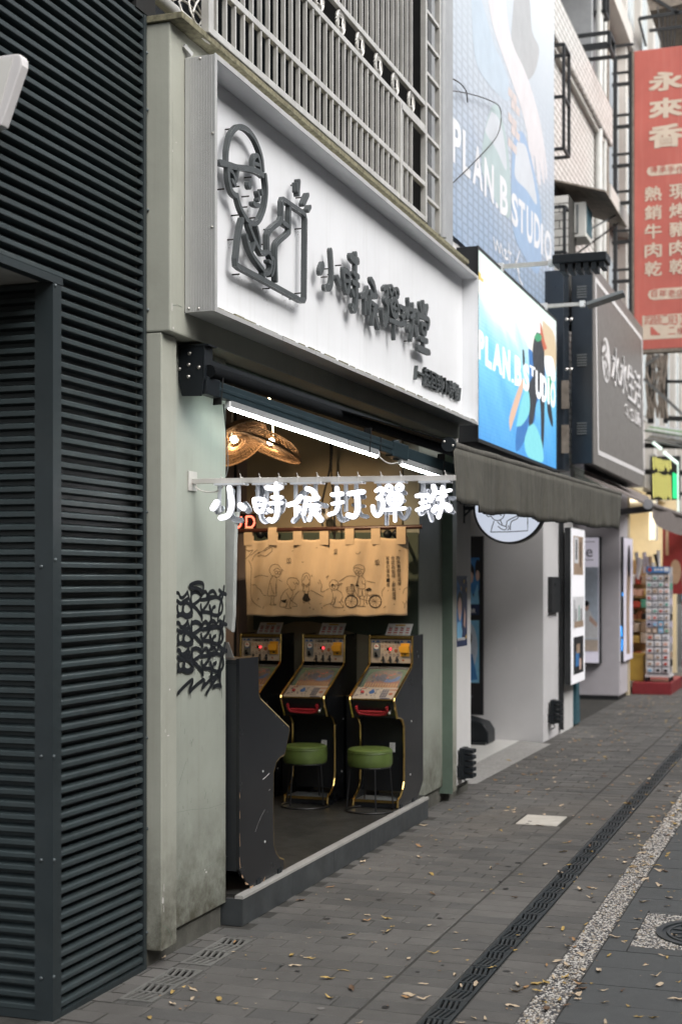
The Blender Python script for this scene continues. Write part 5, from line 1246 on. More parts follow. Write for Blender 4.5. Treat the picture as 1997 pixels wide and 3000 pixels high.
# ---------------------------------------------------------------- rattan lamps, neon, cables, rolled sheet
def shade(c, rad_, tilt, lb, seed):
    t = thing('rattan_lamp', lb, 'lamp', c, 'rattan lamps under the ceiling'); rot = Matrix.Rotation(tilt, 4, 'X') @ Matrix.Rotation(R(14), 4, 'Y')
    prof = [(.12, .62), (.38, .60), (.66, .50), (.86, .32), (.97, .12), (1., 0.)]
    T = lambda r_, a, h_: tuple(Vector(c) + (rot @ Vector((rad_ * r_ * math.cos(a), rad_ * r_ * math.sin(a), rad_ * h_ * .62))))
    mb = MB(); rn = random.Random(seed)
    for k in range(44):
        a = 2 * math.pi * k / 44; mb.tube([T(r_, a + .05 * i, h_) for i, (r_, h_) in enumerate(prof)], .0026, 4)
    mk('rib', mb, 'wicker', t)
    mb = MB()
    for r_, h_ in prof[:-1] + [(.52, .555), (.76, .42), (.92, .22), (.25, .615), (.985, .06)]:
        mb.tube([T(r_, 2 * math.pi * k / 30, h_) for k in range(30)], .003, 4, closed=True)
    mk('hoop', mb, 'wicker', t)
    mk('rim', MB().tube([T(1., 2 * math.pi * k / 36, 0) for k in range(36)], .008, 6, closed=True), 'wicker', t, smooth=True)
    mb = MB()
    for k in range(60):
        a = 2 * math.pi * k / 60; mb.tube([T(.2, a, .06), T(.6, a + .1, .03), T(.98, a + .25, .0)], .0022, 4)
    for r_ in (.3, .5, .7, .85): mb.tube([T(r_, 2 * math.pi * k / 30, .03) for k in range(30)], .002, 4, closed=True)
    mk('weave', mb, 'wicker', t)
    mb = MB(); bm = bmesh.new(); bmesh.ops.create_uvsphere(bm, u_segments=12, v_segments=8, radius=.028); bp = T(.0, 0, .30); mb.add([v.co + Vector(bp) for v in bm.verts], [[v.index for v in f.verts] for f in bm.faces]); bm.free()
    mk('bulb', mb, 'bulb', t, smooth=True)
    mk('flex', MB().tube([T(0, 0, .6), (c[0], c[1] + .02, 3.36)], .006, 6), 'cable_white', t)
    L = bpy.data.lights.new('bulb_light', 'POINT'); L.energy = 2.2; L.color = (1., .70, .40); L.shadow_soft_size = .03
    lo = bpy.data.objects.new('bulb_light', L); COL.objects.link(lo); lo.parent = t; lo.location = Vector(bp) - Vector(c) + Vector((0, 0, -.06))
    return t
c1 = PX(786, 1312, 9.3); c2 = PX(694, 1300, 9.15)
shade(c1, .25, R(20), 'rattan lamp tilted over the machines under the shop ceiling', 1)
shade(c2, .23, R(-38), 'rattan lamp half hidden behind the jamb of the shop', 2)
# recessed ceiling spot that lights the cloth (the shop's own lamp, above the sight line); second spot added to brighten the floor
for nm, (lx, ly, tx, ty, tz, en) in {'a': (9.15, 3.7, 10.3, 3.7, 1.85, 62), 'b': (8.3, 4.6, 8.4, 4.5, .2, 12)}.items():
    cl = thing('ceiling_spot', 'small black ceiling spot lamp %s' % ('aimed at the printed curtain' if nm == 'a' else 'added unseen to brighten the back of the shop floor'), 'lamp', (lx, ly, 3.30), 'ceiling spots')
    mk('can', MB().lathe([(.0, .06), (.05, .06), (.05, -.03), (.044, -.03), (.044, .02), (0, .02)], (lx, ly, 3.30), 20), 'black_metal', cl, smooth=True)
    L = bpy.data.lights.new('spot_light', 'SPOT'); L.energy = en; L.color = (1., .72, .44); L.spot_size = R(78); L.spot_blend = .8; L.shadow_soft_size = .05
    lo = bpy.data.objects.new('spot_light', L); COL.objects.link(lo); lo.parent = cl; lo.location = (0, 0, -.04)
    lo.rotation_euler = (Vector((lx, ly, 3.26)) - Vector((tx, ty, tz))).to_track_quat('Z', 'Y').to_euler()
XU = X_R - .06; un = thing('neon_letters', 'red neon letters on the inner wall left of the curtain', 'neon sign', PX(730, 1540, XU))
def nstroke(mb, pts):
    mb.tube([tuple(PX(*c7(*p), XU)) for p in catmull(pts, 4)], .0075, 8)
for pts in ([(632, 640), (634, 700), (634, 758), (690, 762), (722, 725), (722, 680), (695, 642), (632, 640)], [(572, 640), (572, 715), (548, 762), (500, 764), (478, 720), (478, 640)]):
    mb = MB(); nstroke(mb, pts); mk('letter', mb, 'neon_red', un, smooth=True)
mk('backplate', MB().box(XU + .012, XU + .02, PX(748, 1540, XU).y, PX(670, 1540, XU).y, PX(700, 1556, XU).z, PX(700, 1505, XU).z), 'black_metal', un)
sh_p = [PX(u, v, 7.12) for u, v in [(664, 1500), (699, 1500), (699, 1530), (694, 1535), (692, 1600), (690, 1700), (688, 1800), (684, 1853), (676, 1846), (664, 1838)]]
mk('plastic_sheet', MB().prism([(p.y, p.z) for p in sh_p], nfm, 7.10, 7.14), 'curtain_pvc', label='grey plastic sheet hanging at the left edge of the opening', cat='sheet', bevel=.006)
cbx = MB(); cbx.tube(catmull([tuple(PX(968, 1290, 10.6)), tuple(PX(966, 1370, 10.6)), tuple(PX(950, 1440, 10.6)), tuple(PX(940, 1500, 10.6)), tuple(PX(948, 1560, 10.6))], 6), .008, 6); cbx.tube(catmull([tuple(PX(974, 1290, 10.6)), tuple(PX(970, 1380, 10.6)), tuple(PX(978, 1470, 10.6)), tuple(PX(980, 1580, 10.6))], 6), .008, 6)
mk('power_cables', cbx, 'cable_black', label='black power cables hanging down the inner wall above the curtain', cat='cable', smooth=True)
p = PX(955, 1500, 10.62); pk = thing('power_socket', 'beige power socket with plugs hanging on the inner wall', 'socket', p)
mk('block', MB().bar(p + Vector((0, .03, .05)), p + Vector((0, -.03, -.05)), .06, .04), 'bar_white', pk, bevel=.004); mk('plug', MB().bar(p + Vector((-.03, .01, .01)), p + Vector((-.06, .01, .01)), .03, .03), 'cable_black', pk)
p = PX(1170, 1325, 10.6); cc = thing('security_camera', 'small white camera under the head of the opening', 'camera', p)
mk('body', MB().bar(p, p + Vector((-.07, .04, -.03)), .05, .05), 'white_plastic', cc, bevel=.006); mk('mount', MB().bar(p, p + Vector((.0, .0, .12)), .02), 'white_plastic', cc)

# ---------------------------------------------------------------- fallen leaves
def leaf_mesh(seed, m):
    rn = random.Random(seed); n = 7; L = 1.; w = rn.uniform(.26, .42); vs = []; cu = rn.uniform(.15, .55); tw = rn.uniform(-.5, .5)
    for i in range(n):
        t = i / (n - 1); hw = w * math.sin(math.pi * min(1, t * .92 + .06)) ** .8 * (1 - .25 * t) * .5; x = t - .5; zz = cu * (x * x) * 1.1 + .05 * math.sin(t * 7 + seed)
        for s_ in (-1, 0, 1): vs.append((x, hw * s_ * (1 + .18 * rn.uniform(-1, 1)), zz + abs(s_) * hw * rn.uniform(.2, .9) + s_ * tw * hw * .5))
    mz = min(v[2] for v in vs); vs = [(a, b, c_ - mz) for a, b, c_ in vs]
    mb = MB().add(vs, [(i * 3 + j, (i + 1) * 3 + j, (i + 1) * 3 + j + 1, i * 3 + j + 1) for i in range(n - 1) for j in range(2)])
    me = _mesh('fallen_leaf', mb, [LEAFM[m]], (0, 0, 0)); me.polygons.foreach_set('use_smooth', [True] * len(me.polygons)); return me
LM = [leaf_mesh(s, random.choices([0, 1, 2, 3], [4, 3, 5, 1])[0]) for s in range(16)]
spots = []
for u, v in [(1030, 2740), (1200, 2920), (905, 2750), (960, 2870), (865, 2832), (700, 2640), (480, 2810), (530, 2710), (640, 2690), (690, 2700), (880, 2640), (1640, 2560), (1700, 2610), (1850, 2300), (1240, 2420), (1265, 2620), (1340, 2110), (1430, 2085), (1490, 2230), (1860, 2725), (1985, 2880), (1770, 2940), (1720, 2790), (1890, 2830), (1930, 2890), (1600, 2830), (1540, 2895), (1350, 2890), (1500, 2950), (1660, 2950), (1840, 2950), (1910, 2985), (1820, 2905), (1465, 2435), (1380, 2400), (1790, 2130), (1840, 2200)]:
    p = PZ(u, v); spots.append((p.x, p.y))
while len(spots) < 300:
    r_ = random.random(); x = 5.3 + 17 * random.random() ** 1.5
    if r_ < .36: y = random.gauss(1.19, .09)
    elif r_ < .70: y = random.uniform(-.2, 1.1)
    elif r_ < .84: y = random.uniform(1.3, 1.9)
    else: y = random.uniform(1.9, 2.96)
    pp = vis(x, y)
    if not pp or not (-20 < pp[0] < 2020 and pp[1] < 3020): continue
    if y > 2.93 and x < 11.7: continue
    spots.append((x, y))
for i, (x, y) in enumerate(spots):
    o = bpy.data.objects.new('fallen_leaf', random.choice(LM)); COL.objects.link(o)
    s_ = random.uniform(.030, .080); o.scale = (s_, s_, s_ * random.uniform(.5, 1.2)); o.location = (x, y, .006 if 1.1 < y < 1.28 else .0025); o.rotation_euler = (random.uniform(-.12, .12), random.uniform(-.12, .12), random.uniform(0, 6.28))
    tag(o, 'dry yellow brown leaf fallen on the paving', 'leaf', 'fallen leaves on the paving')

lt = MB(); rn = random.Random(11); n_ = 0
while n_ < 420:
    x = 5.6 + 18 * rn.random(); y = rn.choice([rn.gauss(1.19, .12), rn.uniform(-.3, 1.1), rn.uniform(1.3, 2.9), rn.gauss(1.3, .2), rn.gauss(2.7, .2)])
    pp = vis(x, y)
    if not pp or not (-20 < pp[0] < 2020 and pp[1] < 3020) or (y > 2.93 and x < 11.9) or y > 3.1: continue
    s_ = rn.uniform(.008, .022) if x < 11 else rn.uniform(.02, .05); a = rn.uniform(0, 6.28); ca, sa = math.cos(a), math.sin(a)
    lt.add([(x + (px_ * ca - py_ * sa) * s_, y + (px_ * sa + py_ * ca) * s_, .004 + pz_ * s_) for px_, py_, pz_ in ((-.6, 0, .25), (0, -.3, .05), (.6, 0, rn.uniform(.1, .4)), (0, .32, .1))], [(0, 1, 2, 3)], rn.randrange(4)); n_ += 1
tag(mk('leaf_litter', lt, LEAFM), kind='stuff', label='crumbs and small far scraps of dry leaves scattered over the paving')

gs = MB(); n_ = 0
while n_ < 150:
    x = 5.6 + 12 * rn.random(); y = rn.uniform(1.3, 2.95); pp = vis(x, y)
    if not pp or not (0 < pp[0] < 2000 and pp[1] < 3010) or 1.5 < y < 1.68: continue
    r_ = rn.uniform(.006, .022); k_ = 9
    gs.add([(x + r_ * rn.uniform(.7, 1.1) * math.cos(6.283 * i / k_), y + r_ * rn.uniform(.7, 1.1) * math.sin(6.283 * i / k_), .0022 + .00002 * n_ / 150) for i in range(k_)], [tuple(range(k_))], 0 if rn.random() < .75 else 1); n_ += 1
M('gum_dark', (.022, .021, .020), .8, var=.2); M('gum_pale', (.16, .15, .14), .8, var=.2)
o_ = mk('gum_spots', gs, ['gum_dark', 'gum_pale'], PV); tag(o_, kind='stuff')

# ---------------------------------------------------------------- next front: photo studio
pw = thing('studio_front', 'grey rendered shop front with a recessed entrance next to the arcade', 'building', (14, 3.6, 0))
XP0, XP1 = XT1 + .004, PY(1377, 2000, 3.05).x; XG = 16.1; YG2 = 3.146
mk('pilaster', MB().box(XP0, XP1, 3.045, 3.5, .10, 3.4), 'white_wall', pw, bevel=.006)
mk('pilaster_base', MB().box(XP0 - .02, XP1 - .01, 3.07, 3.45, -.03, .10), 'concrete_plinth', pw)
mk('side_wall', MB().box(XG, 17.05, YG2, 5.0, -.02, 3.3), 'grey_wall', pw, bevel=.008)
mk('back_wall', MB().box(XP1 - .3, XG, 4.9, 5.05, 0, 3.3), 'grey_wall', pw)
mk('head', MB().box(XP1 - .5, 17.0, 3.16, 4.9, 2.95, 3.3), 'grey_wall', pw)
mk('threshold', MB().box(XP1 + .02, XG - .002, 3.42, 4.9, -.02, .012), 'tile_white', pw)
mk('ramp', MB().add([(XP1 + .1, 3.42, .011), (XG - .004, 3.42, .011), (XG - .15, 3.03, .003), (XP1 + .35, 3.08, .003)], [(0, 1, 2, 3)]), 'ramp_stone', pw)
mk('light_switch', MB().box(XG - .006, XG - .001, 3.46, 3.50, 1.02, 1.08), 'off_white', pw)
ic = MB().box(PY(1603, 1700, YG2).x, PY(1628, 1700, YG2).x, YG2 - .05, YG2 - .001, PY(1603, 1796, YG2).z, PY(1603, 1690, YG2).z)
it = mk('entry_panel', ic, 'black_frame', label='black entry panel on the grey wall corner', cat='panel', bevel=.008); mk('lens', MB().cyl((PY(1612, 1700, YG2).x, YG2 - .051, PY(1612, 1712, YG2).z), .02, -.004, 12, 'y'), 'dark_glass', it)
def poster(name, label, fm, w, h, base, parts, cat='poster', th=.002):
    """fm maps 0..1 x 0..1; parts: list of (material, kind, args)"""
    mb = MB(); mb.prism([(0, 0), (1, 0), (1, 1), (0, 1)], fm, -th, 0); o = mk(name, mb, base, label=label, cat=cat)
    for i, (mt, kd, ar) in enumerate(parts):
        mb = MB(); d = .0012 + i * .0007
        if kd == 'rect': rect(mb, fm, *ar, d)
        elif kd == 'disc': disc(mb, fm, *ar, d)
        elif kd == 'poly': mb.add([fm(a, b, d) for a, b in ar], [tuple(range(len(ar)))])
        elif kd == 'text': put_text(mb, ar[0], fm, *ar[1:5], 0, d, offset=.01)
        mk('print', mb, mt, o)
    return o
for nm, c_ in dict(p_navy=(.02, .035, .10), p_blue=(.05, .20, .48), p_sky=(.22, .50, .72), p_skin=(.62, .42, .34), p_hair=(.012, .012, .015), p_white=(.72, .72, .74), p_pale=(.55, .62, .72), p_cream=(.60, .50, .42), p_tan=(.38, .27, .19), p_gold=(.62, .42, .12), p_lilac=(.50, .47, .58), p_green=(.10, .36, .26), p_peach=(.70, .42, .33), p_grey=(.30, .30, .32), p_black=(.012, .012, .014)).items(): M(nm, c_, .45, var=.10, vs=14)
a0, a1 = PY(1337.5, 1690, 3.043), PY(1368, 1690, 3.043); zb, zt = PY(1350, 1894, 3.043).z, PY(1350, 1687, 3.043).z
poster('wall_poster', 'blue portrait poster pasted on the pale pilaster', lambda a, b, d: (a0.x + (a1.x - a0.x) * a, 3.0445 - d, zb + (zt - zb) * b), .5, .8, 'p_navy',
       [('p_blue', 'poly', [(0, .2), (0, .95), (.45, .8), (.5, .3)]), ('p_hair', 'disc', (.28, .62, .26, .16)), ('p_skin', 'poly', catmull([(.08, .62), (.12, .45), (.28, .36), (.42, .46), (.44, .62), (.26, .70), (.08, .62)], 3)), ('p_sky', 'poly', [(0, .12), (0, .34), (.3, .36), (.5, .22), (.45, .12)]), ('p_skin', 'poly', [(.6, .3), (.7, .55), (.82, .45), (.78, .25)]), ('p_gold', 'disc', (.65, .92, .07, .03)), ('p_gold', 'disc', (.85, .80, .06, .035)), ('p_gold', 'disc', (.35, .82, .06, .035)), ('p_gold', 'disc', (.82, .13, .08, .03)), ('p_white', 'disc', (.9, .95, .05, .03)), ('p_white', 'text', ('PLAN.B STUDIO', .04, .72, .085, .125))])
XB = 15.92; yb0, yb1 = PX(1414, 1800, XB).y, PX(1414, 1800, XB).y + .62; z0_, z1_ = PX(1400, 2095, XB).z, PX(1400, 1571, XB).z
pbd = poster('poster_board', 'tall black framed photo poster board inside the recessed entrance', lambda a, b, d: (XB - d, yb1 + (yb0 - yb1) * a, z0_ + (z1_ - z0_) * b), .6, 2, 'p_black',
       [('p_blue', 'rect', (.05, .93, .56, .88)), ('p_navy', 'poly', [(.05, .56), (.93, .56), (.93, .70), (.6, .63), (.3, .72), (.05, .62)]), ('p_hair', 'disc', (.74, .80, .10, .05)), ('p_skin', 'disc', (.75, .77, .07, .035)), ('p_hair', 'disc', (.90, .82, .05, .05)), ('p_skin', 'disc', (.90, .78, .035, .03)), ('p_sky', 'poly', [(.6, .62), (.7, .74), (.82, .66), (.9, .74), (.93, .62)]), ('p_sky', 'rect', (.05, .93, .18, .53)), ('p_pale', 'disc', (.72, .38, .18, .14)), ('p_hair', 'disc', (.70, .43, .09, .06)), ('p_skin', 'disc', (.72, .41, .05, .04)), ('p_blue', 'poly', [(.55, .18), (.62, .36), (.8, .34), (.9, .2)]), ('p_white', 'text', ('ATOR', .60, .86, .57, .595)), ('p_white', 'text', ('PLAN.B STUDIO', .45, .75, .93, .945)), ('p_grey', 'rect', (.55, .8, .10, .107)), ('p_grey', 'rect', (.55, .75, .125, .132))], 'poster', th=.04)
bb = thing('black_case', 'low black plastic case with a sloping lid inside the recessed entrance', 'case', (15.75, 3.86, .012))
mk('case_body', MB().prism([(3.66, .02), (4.25, .02), (4.25, .30), (4.02, .33), (3.72, .25), (3.66, .16)], nfm, 15.55, 15.90), 'black_metal', bb, bevel=.02, seg=3); mk('case_base', MB().box(15.50, 15.90, 3.68, 4.3, .013, .04), 'black_frame', bb)
def flood(name, c, lb, n=5, sc=1., yaw_=0.):
    t = thing(name, lb, 'floodlight', c, 'black floodlights'); mb = MB()
    for i in range(n):
        z = c[2] + .03 + i * .052 * sc; mb.prism([(0, 0), (.075 * sc, .008 * sc), (.075 * sc, .036 * sc), (0, .044 * sc)], lambda a, b, d: (c[0] + d, c[1] - .03 - a, z + b), -.065 * sc, .065 * sc)
    mk('cooling_fin', mb, 'black_metal', t)
    mk('housing', MB().box(c[0] - .075 * sc, c[0] + .075 * sc, c[1] - .035, c[1] + .01, c[2] + .02, c[2] + .03 + n * .052 * sc), 'black_metal', t, bevel=.006)
    mk('bracket', MB().box(c[0] - .09 * sc, c[0] - .08 * sc, c[1] - .03, c[1] + .05, c[2] + .04, c[2] + .14), 'black_metal', t)
    mk('cable', MB().tube(catmull([(c[0], c[1], c[2] + .03), (c[0] + .05, c[1] - .02, c[2] - .02), (c[0] + .03, c[1] + .04, c[2] - .06)], 4), .006, 6), 'cable_black', t)
pf_ = PY(1364, 2255, 2.99); flood('floodlight', (pf_.x, 3.02, .13), 'black finned floodlight at the foot of the pale pilaster', 5, 1.0)
flood('floodlight', (16.45, 3.11, .16), 'black finned floodlight at the foot of the grey wall corner', 5, 1.05)
# ---------------------------------------------------------------- light boxes further on
ph = thing('post_wall', 'narrow pale wall with dark edging beyond the grey front', 'wall', (17.4, 3.3, 0))
mk('pillar', MB().box(17.09, 17.95, 3.13, 4.2, -.02, 3.3), 'white_wall', ph); mk('dark_edge', MB().box(17.055, 17.085, 3.09, 3.4, .05, 3.3), 'black_frame', ph)
M('glow_white', (.75, .75, .78), .4, var=.02, emit=(1., .97, 1.), es=.14)
M('glow_lilac', (.62, .60, .68), .4, var=.03, emit=(.92, .86, 1.), es=.11)
X1 = 17.0; Yb = PX(1652, 1700, X1).y; Yf = PX(1672, 1700, X1).y; X2 = PY(1712, 1700, Yf).x; zt = PX(1672, 1545, X1).z; zb = PX(1672, 2008, X1).z
lb1 = thing('light_box', 'tall light box with three pictures on the narrow pale wall', 'light box', (X1, Yb, zb), 'light boxes')
mk('casing', MB().box(X1, X2, Yf + .006, Yb, zb, zt), 'black_frame', lb1); mk('lit_panel', MB().box(X1 + .004, X2 - .004, Yf, Yf + .005, zb + .005, zt - .005), 'glow_white', lb1)
for b0, b1, ms in ((.70, .95, [('p_tan', (.15, .85, 0, 1)), ('p_white', (.2, .5, .3, .97)), ('p_hair', (.30, .40, .4, .9)), ('p_hair', (.62, .68, .2, .85))]), (.36, .56, [('p_white', (.1, .9, 0, 1)), ('p_grey', (.18, .24, .2, .9)), ('p_hair', (.3, .36, .1, .6)), ('p_green', (.5, .56, .15, .7)), ('p_hair', (.66, .72, .1, .6)), ('p_tan', (.2, .85, 0, .2))]), (.06, .30, [('p_black', (.15, .88, 0, 1)), ('p_blue', (.3, .55, .2, .6)), ('p_tan', (.35, .6, .55, .8)), ('p_skin', (.55, .7, .1, .4))])):
    for i, (m_, (xa, xb, ya, yb)) in enumerate(ms):
        fm = lambda a, b, d: (X1 + (X2 - X1) * a, Yf - d, zb + (zt - zb) * (b0 + (b1 - b0) * b)); mb = MB(); rect(mb, fm, xa, xb, ya, yb, .002 + i * .001); mk('picture', mb, m_, lb1)
tb = MB().prism([(17.98, .03), (18.3, .03), (18.16, 1.05), (18.12, 1.05)], lambda a, b, d: (a, d, b), 3.10, 3.5); tbo = mk('folding_board', tb, 'teal_board', label='teal folding pavement board behind the light box wall', cat='board sign'); mk('castor', MB().cyl((18.05, 3.12, .03), .028, .03, 10, 'y').cyl((18.25, 3.12, .03), .028, .03, 10, 'y'), 'black_frame', tbo)
w3 = thing('mauve_wall', 'mauve grey wall return beyond the light box', 'building', (22.5, 3.6, 0))
XW3 = 22.2; mk('wall', MB().box(XW3, 23.1, 3.15, 6, .06, 3.4), 'mauve_grey', w3, bevel=.01); mk('skirting', MB().box(XW3 + .01, 23.05, 3.17, 6, -.02, .06), 'black_frame', w3); mk('back', MB().box(18.0, XW3, 5.2, 5.4, 0, 3.4), 'mauve_grey', w3); mk('head', MB().box(17.96, XW3, 3.6, 5.2, 2.9, 3.4), 'mauve_grey', w3)
XL3 = 22.04; ya, yb_ = PX(1700, 1700, XL3).y + .12, PX(1757, 1700, XL3).y; zt, zb = PX(1730, 1572, XL3).z, PX(1730, 1945, XL3).z
lb2 = thing('light_box', 'light box with a reclining portrait on the mauve wall', 'light box', (XL3, yb_, zb), 'light boxes')
mk('casing', MB().box(XL3, XW3 - .003, yb_, ya, zb, zt), 'black_frame', lb2)
fm3 = lambda a, b, d: (XL3 - d, ya + (yb_ - ya) * a, zb + (zt - zb) * b)
mb = MB(); mb.prism([(.02, .008), (.95, .008), (.95, .992), (.02, .992)], fm3, .001, .005); mk('lit_panel', mb, 'glow_lilac', lb2)
for i, (m_, kd, ar) in enumerate([('p_pale', 'rect', (.05, .93, .12, .76)), ('p_white', 'poly', [(.05, .22), (.3, .36), (.6, .40), (.93, .30), (.93, .2), (.05, .2)]), ('p_skin', 'disc', (.50, .45, .09, .035)), ('p_hair', 'disc', (.48, .475, .12, .022)), ('p_white', 'poly', [(.3, .30), (.4, .42), (.62, .42), (.85, .32), (.8, .26)]), ('p_skin', 'poly', [(.62, .38), (.86, .33), (.9, .31), (.85, .29), (.6, .34)]), ('p_hair', 'text', ('e', .48, .72, .84, .90)), ('p_hair', 'rect', (.30, .80, .957, .962)), ('p_hair', 'rect', (.34, .76, .815, .82)), ('p_cream', 'rect', (.05, .93, .10, .19))]):
    mb = MB(); d = .006 + i * .0012
    if kd == 'rect': rect(mb, fm3, *ar, d)
    elif kd == 'disc': disc(mb, fm3, *ar, d)
    elif kd == 'text': put_text(mb, ar[0], fm3, *ar[1:], 0, d)
    else: mb.add([fm3(a, b, d) for a, b in ar], [tuple(range(len(ar)))])
    mk('picture', mb, m_, lb2)
X4 = 22.32; Yf4 = PX(1826, 1700, X4).y; X5 = PY(1852, 1700, Yf4).x
lb3 = thing('light_box', 'narrow light box with a standing figure on the mauve wall corner', 'light box', (X4, 3.14, zb), 'light boxes')
mk('casing', MB().box(X4, X5, Yf4 + .006, 3.147, zb + .02, zt), 'black_frame', lb3); mk('lit_panel', MB().box(X4 + .004, X5 - .004, Yf4, Yf4 + .005, zb + .03, zt - .01), 'glow_lilac', lb3)
fm4 = lambda a, b, d: (X4 + (X5 - X4) * a, Yf4 - d, zb + .03 + (zt - zb - .04) * b)
mb = MB(); mb.add([fm4(a, b, .003) for a, b in catmull([(.3, .05), (.25, .4), (.3, .7), (.45, .92), (.65, .92), (.75, .7), (.6, .4), (.65, .05)], 3)], [tuple(range(22))]); mk('picture', mb, 'p_tan', lb3)
mb = MB(); mb.add([fm4(a, b, .005) for a, b in catmull([(.35, .75), (.4, .9), (.55, .94), (.68, .88), (.7, .72), (.5, .68), (.35, .75)], 3)], [tuple(range(19))]); mk('picture', mb, 'p_hair', lb3)
M('blue_neon', (.0, .1, .3), .4, var=0, emit=(.02, .35, 1.), es=1.1)
mb = MB()
for zz0, zz1 in ((.6, .78), (.82, .98)):
    for i in range(5): mb.tube([(X4 - .004, Yf4 + .03 + .022 * i, zb + zz0 - .4), (X4 - .004, Yf4 + .03 + .022 * i + random.uniform(-.02, .02), zb + zz1 - .4)], .006, 5)
mb.tube([(X4 - .004, Yf4 + .02, zb + 1.1), (X4 - .004, 3.12, zb + 1.05)], .006, 5); mk('blue_neon', mb, 'blue_neon', lb3)
# ---------------------------------------------------------------- souvenir shop with display rack
sv = thing('souvenir_shop', 'open fronted souvenir shop with a warm cream wall', 'building', (26, 4, 0))
mk('side_wall', MB().box(29.0, 29.2, 3.0, 7, 0, 3.6), 'cream_glow', sv); mk('back_wall', MB().box(23.1, 29, 6.0, 6.2, 0, 3.6), 'cream_glow', sv); mk('ceiling', MB().box(23.1, 29.2, 3.2, 6.2, 3.4, 3.5), 'cream_glow', sv); mk('yellow_post', MB().box(23.15, 23.3, 3.14, 3.25, 0, 3.2), 'cream_glow', sv)
L = bpy.data.lights.new('shop_light', 'POINT'); L.energy = 75; L.color = (1., .86, .62); L.shadow_soft_size = .3
lo = bpy.data.objects.new('shop_light', L); COL.objects.link(lo); lo.parent = sv; lo.location = Vector((26.2, 4.0, 3.0)) - sv.location
lf = mk('ceiling_lamp', MB().box(25.9, 26.5, 3.7, 4.3, 3.34, 3.39), 'tube_glow', sv)
rkb = MB().box(23.4, 25.2, 2.50, 3.12, -.0, .19); mk('red_plinth', rkb, 'red_paint', label='low red plinth under the display rack', cat='plinth', bevel=.006)
XK = 23.62; yk0, yk1 = PX(1891, 1800, XK).y, PX(1960, 1800, XK).y; zk0, zk1 = PX(1925, 1978, XK).z, PX(1925, 1660, XK).z
rk = thing('display_rack', 'white rotating display rack hung with small souvenirs', 'display rack', (XK + .2, (yk0 + yk1) / 2, .19))
mk('frame', MB().box(XK, XK + .02, yk0 - .02, yk0, zk0, zk1).box(XK, XK + .02, yk1, yk1 + .02, zk0, zk1).box(XK + .4, XK + .42, yk1, yk1 + .02, zk0, zk1).box(XK, XK + .42, yk1 - .02, yk0 + .02, zk0 - .03, zk0), 'off_white', rk)
mk('panel', MB().box(XK + .025, XK + .39, yk1 + .01, yk0 - .01, zk0, zk1 - .02), 'p_grey', rk)
for dx in (.04, .38):
    for y in (yk0, yk1): mk('castor', MB().cyl((XK + dx, y - .015, .235), .045, .03, 12, 'y'), 'black_frame', rk)
mk('header', MB().box(XK - .006, XK + .002, yk1, yk0, zk1 - .10, zk1), 'p_blue', rk)
mb = MB(); [rect(mb, nfm, yk0 - .13 - .05 * i, yk0 - .165 - .05 * i, zk1 - .07, zk1 - .03, XK - .008) for i in range(3)]; rect(mb, nfm, yk1 + .09, yk1 + .01, zk1 - .08, zk1 - .01, XK - .0085); mk('header_print', mb, 'p_white', rk)
mb = MB(); disc(mb, nfm, yk0 - .06, zk1 - .05, .035, .035, XK - .008); mk('header_mark', mb, 'print_red', rk)
cols = ['p_white', 'p_white', 'p_white', 'p_cream', 'p_sky', 'p_peach', 'p_green', 'print_red', 'p_tan', 'p_lilac']
NR = 15
for r_ in range(NR):
    z = zk1 - .13 - (zk1 - zk0 - .16) * (r_ + .5) / NR
    nc = 4 if r_ < 9 else 3
    for c_ in range(nc):
        y = yk0 + (yk1 - yk0) * (c_ + .5) / nc; w = abs(yk1 - yk0) / nc * .40; h_ = (zk1 - zk0) / NR * .36
        pko = mk('souvenir_pack', MB().box(XK - .01, XK + .0, y - w, y + w, z - h_, z + h_), cols[random.randrange(4)] if r_ not in (7, 8) else random.choice(cols), rk)
        mk('souvenir', MB().box(XK - .022, XK - .011, y - w * .55, y + w * .55, z - h_ * .6, z + h_ * .35), random.choice(cols[3:] + ['p_hair', 'p_tan', 'p_grey']), pko)
for r_ in range(12):
    z = zk1 - .2 - .125 * r_
    mk('side_pack', MB().box(XK + .05 + .02, XK + .34, yk1 - .012, yk1 + .009, z - .05, z + .05), random.choice(['p_grey', 'p_hair', 'p_tan', 'p_green', 'p_lilac']), rk)
sf = thing('goods_shelf', 'crowded shelf of colourful goods behind the display rack', 'shelf', (24.4, 3.9, 0))
mk('shelf_frame', MB().box(24.6, 25.0, 3.05, 4.0, .15, .2).box(24.6, 25.0, 3.05, 4.0, .75, .78).box(24.6, 25.0, 3.05, 4.0, 1.15, 1.18).box(24.6, 25.0, 3.05, 4.0, 1.55, 1.58).box(25.0, 25.04, 3.0, 4.0, .15, 2.2), 'print_tan', sf)
sc_ = ['p_peach', 'p_gold', 'p_tan', 'p_green', 'print_red', 'p_cream', 'p_white', 'p_hair', 'p_grey', 'print_rust']
for z in (.2, .45, .78, .97, 1.18, 1.38, 1.58, 1.78):
    y = 3.02
    while y < 3.95:
        w = random.uniform(.06, .16); h_ = random.uniform(.09, .18); mk('goods', MB().box(24.52 + random.uniform(0, .1), 24.95, y, y + w - .01, z, z + h_), random.choice(sc_), sf, bevel=.012); y += w
for k in range(9):
    a = PX(1862 + 8 * k, 1630 + random.uniform(-25, 25), 24.2); mk('umbrella', MB().tube([a, a + Vector((0, random.uniform(-.1, .1), -.35))], [.035, .015], 8), random.choice(['p_hair', 'p_grey', 'p_tan', 'p_lilac', 'p_white']), sf)
